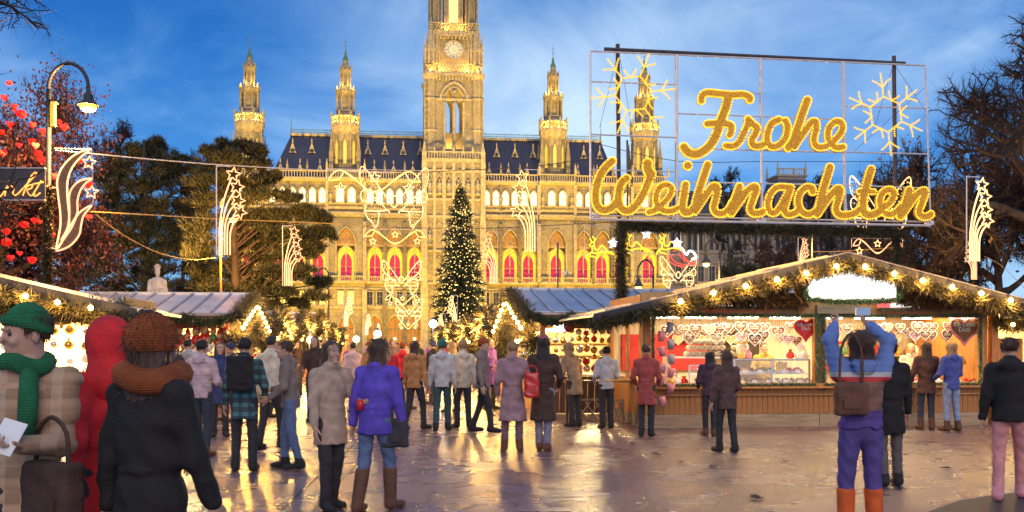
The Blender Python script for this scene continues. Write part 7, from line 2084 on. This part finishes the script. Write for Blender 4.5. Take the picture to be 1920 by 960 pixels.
M_blackc = C('black_wool', (.012,.010,.010)); M_redc = C('red_wool', (.55,.015,.02)); M_dkjean = C('dark_denim', (.035,.04,.06)); M_jean = C('blue_denim', (.10,.14,.25)); M_dktr = C('dark_trousers', (.03,.027,.03)); M_brownb = C('brown_leather', (.13,.055,.03)); M_shoe = C('black_shoe', (.02,.018,.018)); M_orangeb = C('orange_leather', (.62,.10,.015)); M_purp = C('violet_blue_wool', (.10,.06,.42)); M_beige = C('beige_wool', (.42,.30,.22)); M_mauve = C('mauve_wool', (.30,.18,.19)); M_dkbr = C('dark_brown_wool', (.06,.03,.02)); M_pinkw = C('pale_pink_cloth', (.52,.36,.36)); M_greyb = C('grey_brown_cloth', (.20,.15,.13)); M_pale = C('pale_grey_cloth', (.48,.46,.44)); M_tanor = C('orange_tan_cloth', (.42,.20,.07)); M_creamj = C('cream_jacket', (.58,.50,.38)); M_green = C('green_knit', (.02,.22,.08)); M_rust = C('rust_knit', (.42,.10,.02)); M_bluep = C('blue_quilted_cloth', (.10,.17,.42)); M_purple = C('purple_cloth', (.16,.05,.30)); M_viol = C('violet_denim', (.09,.06,.22)); M_pinkt = C('pink_trousers', (.60,.24,.22)); M_tealk = C('teal_knit', (.03,.28,.24)); M_pinkh = C('pink_knit', (.55,.16,.22)); M_navy = C('navy_cloth', (.03,.04,.12)); M_taupe = C('taupe_wool', (.16,.10,.09))
def knit(m, sc=260):
    t = m.node_tree; b = t.nodes['Principled BSDF']; tc_ = t.nodes['Texture Coordinate']; w = t.nodes.new('ShaderNodeTexWave'); w.bands_direction = 'Z'; w.inputs['Scale'].default_value = sc/10; w.inputs['Distortion'].default_value = 3; w.inputs['Detail Scale'].default_value = 14
    t.links.new(tc_.outputs['Object'], w.inputs['Vector']); bp = t.nodes.new('ShaderNodeBump'); bp.inputs['Strength'].default_value = .9; bp.inputs['Distance'].default_value = .012
    t.links.new(w.outputs['Fac'], bp.inputs['Height']); t.links.new(bp.outputs[0], b.inputs['Normal'])
for m_ in (M_rust, M_green, M_tealk, M_pinkh): knit(m_)
M_stripe = mat('blue_red_brown_striped_jacket', (.10,.17,.42), .85, .2, 9, .35, 60)
def stripes(m, stops):
    t = m.node_tree; b = t.nodes['Principled BSDF']; tc_ = t.nodes['Texture Coordinate']; sp = t.nodes.new('ShaderNodeSeparateXYZ'); t.links.new(tc_.outputs['Object'], sp.inputs[0])
    r = t.nodes.new('ShaderNodeValToRGB'); r.color_ramp.interpolation = 'CONSTANT'; t.links.new(sp.outputs['Z'], r.inputs[0])
    dv = t.nodes.new('ShaderNodeMath'); dv.operation = 'MULTIPLY'; dv.inputs[1].default_value = .5; t.links.new(sp.outputs['Z'], dv.inputs[0]); t.links.new(dv.outputs[0], r.inputs[0])
    for i, (z, c) in enumerate(stops):
        e = r.color_ramp.elements[i] if i < 2 else r.color_ramp.elements.new(.99)
        e.position = z*.5; e.color = (*c, 1)
    t.links.new(r.outputs[0], b.inputs['Base Color'])
stripes(M_stripe, [(0,(.09,.05,.22)),(1.10,(.20,.10,.07)),(1.335,(.50,.04,.04)),(1.375,(.5,.48,.46)),(1.41,(.13,.20,.44))])
person('man in tan plaid jacket and green beanie at left front holding a white leaflet', 52, 4.75, 1.77, 8, ('quilted_jacket', tan, .78, 1.06), M_dktr, M_shoe, ('short', M_hairb), ('beanie', M_green), M_green, ((-.22,-.22,1.0),(.05,-.27,1.14)), ('open','grip'), ((-.1,-.14),(.1,.18)), res=.013, bulk=.92, nod=.15, yaw=-48)
person('person in bright red hooded coat walking between the two near strangers', 204, 5.5, 1.72, -128, ('coat', M_redc, .42, 1.3), M_dktr, M_shoe, ('short', M_hairb), ('hood', M_redc), None, ((-.28,-.12,.86),(.27,.10,.84)), feet=((-.09,-.2),(.09,.2)), res=.014, bulk=1.03)
person('woman in long black coat and big rust knitted hat seen from behind', 283, 4.6, 1.70, 152, ('coat', M_blackc, .34, 1.55), M_dktr, M_shoe, ('long', M_hairb), ('knit', M_rust), M_rust, ((-.26,-.16,.86),(.28,.02,.82)), feet=((-.1,-.12),(.1,.14)), res=.013, bulk=1.06)
person('dark haired man in brown jacket half hidden behind the rust hat', 278, 6.6, 1.83, 165, ('jacket', M_dkbr, .8, 1.05), M_dktr, M_shoe, ('short', M_hairk), res=.018, bulk=1.1)
person('man in pale pink jacket and dark jeans standing at the left', 378, 14.4, 1.68, 165, ('quilted_jacket', M_pinkw, .88, 1.0), M_dkjean, M_brownb, ('short', M_hairk), hands=((-.18,-.25,1.05),(.2,-.24,1.05)), grip=('grip','grip'), feet=((-.1,.02),(.1,-.05)))
person('man in teal plaid coat with black backpack seen from behind', 458, 12.7, 1.70, 186, ('coat', teal, .68, 1.06), M_dktr, M_shoe, ('short', M_hairk), None, None, ((-.24,-.2,.95),(.27,-.08,.84)), feet=((-.11,0),(.12,-.06)))
person('man in grey brown jacket and blue jeans turned left', 545, 12.95, 1.66, -88, ('jacket', M_greyb, .84, 1.03), M_jean, M_shoe, ('short', M_hairb), None, None, ((-.17,-.3,1.08),(.2,-.25,.98)), ('grip','grip'), ((-.1,-.12),(.1,.12)), lean=.05)
person('woman in knee length beige coat with brown hair holding a red cup', 620, 9.75, 1.64, 40, ('coat', M_beige, .68, 1.14), M_dktr, M_shoe, ('long', M_hairb), None, None, ((-.24,-.1,.84),(.20,-.30,1.12)), ('open','grip'), ((-.08,-.06),(.09,.1)))
person('woman in violet blue coat with jeans and tall brown boots', 703, 9.65, 1.66, 158, ('coat', M_purp, .78, 1.08), M_jean, M_brownb, ('long', M_hairb), None, None, ((-.27,-.12,.84),(.28,.0,.80)), feet=((-.10,-.18),(.10,.15)), boot=.44, lean=.06, bulk=1.06)
person('person in orange tan jacket carrying nothing in the middle of the crowd', 778, 19.0, 1.68, 150, ('jacket', M_tanor, .82, 1.05), M_dktr, M_shoe, ('long', M_hairb), feet=((-.09,-.2),(.09,.2)))
person('person in pale grey jacket and teal hat in the middle crowd', 829, 18.8, 1.70, 175, ('jacket', M_pale, .84, 1.04), C('dark_teal_trousers', (.03,.07,.08)), M_shoe, ('short', M_hairb), ('beanie', M_tealk), feet=((-.1,-.1),(.1,.14)))
person('person in cream jacket right beside the teal hat', 868, 19.4, 1.70, 200, ('jacket', M_creamj, .80, 1.05), M_dkjean, M_shoe, ('short', M_hairl), feet=((-.1,.08),(.1,-.1)))
person('woman in long mauve coat standing with her back turned', 961, 15.15, 1.66, 180, ('coat', M_mauve, .48, 1.42), C('mauve_trousers', (.16,.09,.11)), M_brownb, ('short', M_hairl), None, None, ((-.22,-.16,.98),(.24,-.1,.90)), feet=((-.11,.02),(.13,-.02)), boot=.2)
person('person in long dark brown coat and pink hat beside the mauve coat', 1019, 15.2, 1.74, 172, ('coat', M_dkbr, .46, 1.25), C('grey_violet_jeans', (.22,.20,.28)), M_brownb, ('long', M_hairk), ('beanie', M_pinkh), None, ((-.22,-.18,.98),(.24,-.12,.92)), feet=((-.05,.0),(.07,-.1)), boot=.12)
person('woman in tan coat leaning over the bar table with light hair', 1078, 19.7, 1.66, -140, ('coat', C('tan_wool', (.30,.19,.11)), .66, 1.12), M_dktr, M_shoe, ('long', M_hairl), None, None, ((-.18,-.32,1.0),(.2,-.3,1.0)), lean=.16)
person('person in light grey jacket standing by the bar table', 1137, 19.3, 1.58, 190, ('jacket', M_pale, .84, 1.05), M_dktr, M_shoe, ('short', M_hairk), hands=((-.2,-.25,1.0),(.2,-.25,1.0)))
person('person in dull red coat at the left corner of the gingerbread stall', 1212, 17.6, 1.62, 165, ('coat', C('dull_red_wool', (.34,.06,.05)), .6, 1.12), M_dktr, M_shoe, ('short', M_hairb), hands=((-.2,-.22,.98),(.22,-.2,.98)))
person('short person in dark jacket looking into the left stall window', 1331, 17.7, 1.50, 186, ('jacket', C('plum_black_cloth', (.06,.03,.045)), .82, 1.05), M_dktr, M_brownb, ('long', M_hairk), hands=((-.16,-.24,1.0),(.18,-.22,1.0)), feet=((-.07,.02),(.08,-.05)))
person('person in dark brown coat next to the short one at the left window', 1362, 15.0, 1.52, 196, ('coat', C('umber_cloth', (.10,.05,.045)), .74, 1.05), M_dktr, M_shoe, ('long', M_hairb), None, None, ((-.18,-.2,.96),(.26,-.05,.82)), feet=((-.1,.1),(.08,-.12)))
person('woman in blue quilted jacket and orange boots raising a camera', 1614, 8.0, 1.72, 178, ('quilted_jacket', M_stripe, .96, 1.06), M_viol, M_orangeb, ('long', M_hairb), None, None, ((-.15,-.26,1.80),(.14,-.26,1.80)), ('grip','grip'), ((-.11,0),(.12,-.03)), boot=.46, bulk=1.04, res=.016, nod=-.3)
person('person in black coat and grey trousers behind the orange boots', 1668, 11.4, 1.66, 184, ('coat', M_blackc, .62, 1.12), C('grey_trousers', (.11,.09,.085)), M_shoe, ('short', M_hairk), feet=((-.09,.0),(.1,.05)))
person('woman in brown coat and ankle boots at the right window', 1737, 19.0, 1.66, 174, ('coat', C('chestnut_wool', (.10,.04,.025)), .72, 1.14), M_dkjean, M_brownb, ('long', M_hairb), None, None, ((-.2,-.24,1.0),(.22,-.22,.98)), feet=((-.09,.02),(.1,-.06)), boot=.24)
person('fair haired person in blue jacket and pale jeans at the right window', 1784, 18.7, 1.66, 196, ('jacket', C('cobalt_jacket', (.07,.09,.30)), .82, 1.05), C('pale_denim', (.26,.31,.44)), M_brownb, ('long', M_hairl), None, None, ((-.17,-.28,1.04),(.2,-.26,1.02)), feet=((-.12,.02),(.1,-.02)), boot=.22)
person('person in black jacket and pink trousers at the far right edge', 1893, 10.4, 1.68, 150, ('jacket', M_blackc, .84, 1.06), M_pinkt, M_pinkc, ('short', M_hairb), None, None, ((-.24,-.2,.95),(.27,.02,.84)), feet=((-.1,-.18),(.1,.2)), bulk=1.08)
person('seller in yellow apron inside the gingerbread stall behind the glass case', 1432, 21.3, 1.66, 10, ('jacket', C('yellow_cloth', (.45,.32,.08)), .8, 1.05), M_dktr, M_shoe, ('short', M_hairb), hands=((-.2,-.25,1.1),(.2,-.25,1.1)))
person('fair haired seller in white top inside the right stall window', 1708, 21.5, 1.64, -15, ('jacket', M_creamj, .8, 1.05), M_dktr, M_shoe, ('long', M_hairl), hands=((-.2,-.28,1.1),(.2,-.25,1.1)))
# carried things
def bag(name, label, p_, sx, sy, sz, m, strap=None, rot=0.0, cat='bag'):
    t = thing(name, label, cat, p_, rot)
    def f(P_):
        q = np.abs(P_) - np.array([sx,sy,sz])*.5 + .03
        return np.linalg.norm(np.maximum(q,0),axis=1) + np.minimum(q.max(1),0) - .03 + .004*np.sin(P_[:,2]*40+P_[:,0]*25)
    put('pouch', sdf_mesh('pouch', f, (-sx/2-.04,-sy/2-.04,-sz/2-.04), (sx/2+.04,sy/2+.04,sz/2+.04), .016, m), t)
    if strap:
        q = MB(); q.tube(smooth_line([(-sx*.35,0,sz*.45),(-sx*.3,0,sz*.45+strap*.7),(0,0,sz*.45+strap),(sx*.3,0,sz*.45+strap*.7),(sx*.35,0,sz*.45)], 3), .011, 5); q.obj('strap', m, t)
    q = MB(); q.box(-sx*.3,sx*.3,-sy/2-.012,-sy/2+.0,-sz*.28,-.0); q.obj('pocket', m, t)
    return t
bp_ = bag('backpack', 'black backpack worn over the teal plaid coat', P(450, 700, 12.42), .32, .17, .44, M_blackc, .05, R(6))
bag('handbag', 'dark handbag hanging beside the violet blue coat', P(741, 812, 9.65), .26, .1, .28, C('dark_leather', (.04,.035,.04)), .42)
bag('shoulder_bag', 'brown shoulder bag at the hip of the woman with the camera', P(1596, 748, 7.85), .26, .11, .26, M_brownb, .4)
bag('carrier_bag', 'red carrier bag between the mauve and dark brown coats', P(997, 722, 14.9), .22, .1, .38, M_redb, .12)
bag('handbag', 'dark brown bag carried low by the man with the green beanie', P(98, 930, 4.6), .34, .12, .32, M_dkbr, .22, R(-30))
lf2 = MB(); lf2.add([(-.055,0,-.08),(.055,.01,-.08),(.055,.02,.08),(-.055,.01,.08),(-.055,.006,-.08),(.055,.016,-.08),(.055,.026,.08),(-.055,.016,.08)], [(0,1,2,3),(7,6,5,4),(0,4,5,1),(2,6,7,3),(1,5,6,2),(0,3,7,4)])
o = lf2.obj('leaflet', M_card, None, Vector((at(52, 4.75) + .075, 4.40, 1.20)), rot=(R(-25), R(14), R(-8))); tag(o, 'white leaflet held by the man with the green beanie', 'leaflet')
cu_ = MB(); cu_.lathe([(.032,-.05),(.042,.05),(.038,.05),(.03,-.04)], 10); o = cu_.obj('cup', M_redb, None, Vector((at(620, 9.75) + .318, 9.75 - .19, 1.03)), smooth=True); tag(o, 'red cup in the hand of the woman in beige', 'cup')
q = MB(); q.tube([(.04,0,.03),(.065,0,.015),(.06,0,-.02),(.037,0,-.03)], .006, 5); q.obj('handle', M_redb, o)
cm = thing('camera_held', 'small pale blue compact camera held high before the white sign', 'camera', P(1618, 584, 7.72))
q = MB(); q.box(-.055,.055,-.012,.012,-.03,.03); q.obj('camera_body', mat('pale_blue_metal', (.35,.5,.65), .35, .1, 9), cm); q = MB(); q.lathe([(.024,0),(.02,.03)], 12); q.obj('lens', M_black, cm, (0,.012,0), rot=(R(-90),0,0))
# background crowd: copies of a few figures
tops = [M_taupe, M_navy, M_dkbr, M_greyb, M_tanor, M_creamj, M_purple, M_pinkw, M_blackc, M_redc, M_mauve, M_pale]
tn = ['taupe','navy','dark brown','grey brown','orange tan','cream','purple','pale pink','black','red','mauve','pale grey']
base = []
for i, (kw) in enumerate((dict(rot=170, hair=('short', M_hairk), feet=((-.1,-.15),(.1,.15))), dict(rot=20, hair=('long', M_hairb), feet=((-.1,.0),(.1,-.05)), hands=((-.18,-.25,1.05),(.2,-.2,1.0))), dict(rot=-100, hair=('short', M_hairb), hat=('beanie', M_navy), feet=((-.1,-.2),(.1,.2))), dict(rot=195, hair=('long', M_hairl), feet=((-.1,.05),(.1,-.08))), dict(rot=90, hair=('short', M_hairk), hat=('beanie', M_rust), feet=((-.1,-.2),(.1,.2))))):
    base.append(person('', 400 + 60*i, 26, 1.70, top=('coat' if i % 2 else 'jacket', tops[i], .6 if i % 2 else .82, 1.1), legs=M_dktr, shoes=M_shoe, res=.03, seed=i, **kw))
rs = np.random.RandomState(12)
slots = [(352,20,0),(412,17.5,1),(432,21,2),(520,22,4),(508,15.5,0),(590,21,1),(610,25,3),(662,24,0),(700,22,1),(722,18,3),(755,25,4),(812,27,2),(848,24,3),(905,18.5,4),(918,25,1),
         (560,32,1),(600,36,0),(632,40,2),(655,34,3),(690,38,4),(715,45,0),(735,33,1),(760,42,2),(785,36,3),(808,48,0),(835,40,4),(860,34,1),(650,55,3),(700,60,0),(745,62,2),(780,58,1)]
used = set()
PLC = ['near the left stalls','left of the aisle','in the middle of the aisle','right of the aisle','near the right stalls']
for i, (px, Y, b) in enumerate(slots):
    ci = rs.randint(len(tops))
    if b not in used: t = base[b]; used.add(b)
    else: t = dup(base[b])
    t.location = (at(px, Y), Y, 0); t.rotation_euler = (0,0,base[b].rotation_euler.z + rs.normal(0,.5) if t is not base[b] else t.rotation_euler.z)
    s_ = .94 + .1*rs.rand(); t.scale = (s_,s_,s_)
    for c in t.children:
        if c.name.split('.')[0] in ('coat','jacket','quilted_jacket'):
            c.material_slots[0].link = 'OBJECT'; c.material_slots[0].material = tops[ci]
    hn = {0:'bare headed',1:'long brown haired',2:'navy hatted',3:'fair haired',4:'rust hatted'}[b]
    dist = 'close' if Y < 20 else ('farther back' if Y < 30 else 'far back')
    pl_ = PLC[0 if px < 480 else 1 if px < 620 else 2 if px < 760 else 3 if px < 880 else 4]
    t['label'] = f"{hn} person in {tn[ci]} {'coat' if b % 2 else 'jacket'} {pl_}, {dist}"
    t['category'] = 'person'; t['group'] = 'crowd strolling along the aisle'
# statue of a crowned king on its pedestal
stt = thing('statue', 'pale stone statue of a crowned bearded figure rising behind the left stall roof', 'statue', (at(295,40),40,0), R(25)); stt.scale = (.74,.74,1)
zt = P(295,497,40).z
def f_st(P_):
    z0 = zt - 2.5
    d = d_prof(P_, [(z0,.5,.42,0,0),(z0+.8,.42,.36,0,0),(z0+1.5,.36,.28,0,0),(z0+1.85,.40,.28,0,0),(z0+2.0,.24,.2,0,0)])
    d = smin(d, d_ell(P_, (0,-.03,z0+2.22), (.14,.165,.18)), .06)
    d = smin(d, d_ell(P_, (0,-.14,z0+2.08), (.10,.09,.16)), .04)
    for s in (-1,1):
        d = smin(d, d_cone(P_, (s*.36,0,z0+1.8), (s*.42,-.1,z0+1.4), .13,.11), .06); d = smin(d, d_cone(P_, (s*.42,-.1,z0+1.4), (s*.12,-.36,z0+1.45), .10,.07), .04)
    d = smin(d, d_cone(P_, (0,-.02,z0+2.34), (0,-.02,z0+2.40), .15,.15), .02)
    return d + .018*np.sin(np.arctan2(P_[:,1],P_[:,0])*9 + P_[:,2]*2)*np.clip((z0+1.9-P_[:,2])*3,0,1)
put('figure', sdf_mesh('figure', f_st, (-.65,-.65,zt-2.55), (.65,.6,zt+.05), .035, M_marble), stt)
q = MB()
for k in range(8):
    a = PI/4*k; q.prism([(-.03,0),(.03,0),(0,.12)], 0, .03) if False else q.lathe([(.03,0),(.012,.1)], 4, (.14*math.cos(a), -.02+.14*math.sin(a), zt-.1))
q.lathe([(.15,-.12),(.16,-.05),(.14,-.05)], 12, (0,-.02,zt-.02)); q.obj('crown', M_marble, stt)
q = MB(); q.box(-.55,.55,-.5,.5,0,zt-2.6); q.box(-.62,.62,-.57,.57,zt-2.6,zt-2.5); q.obj('pedestal', M_dstone, stt)
lamp('SPOT', 'statue_spotlight', P(255, 640, 33), 900, (1,.72,.55), .2, P(295,525,40), spot_size=R(30), spot_blend=.6)
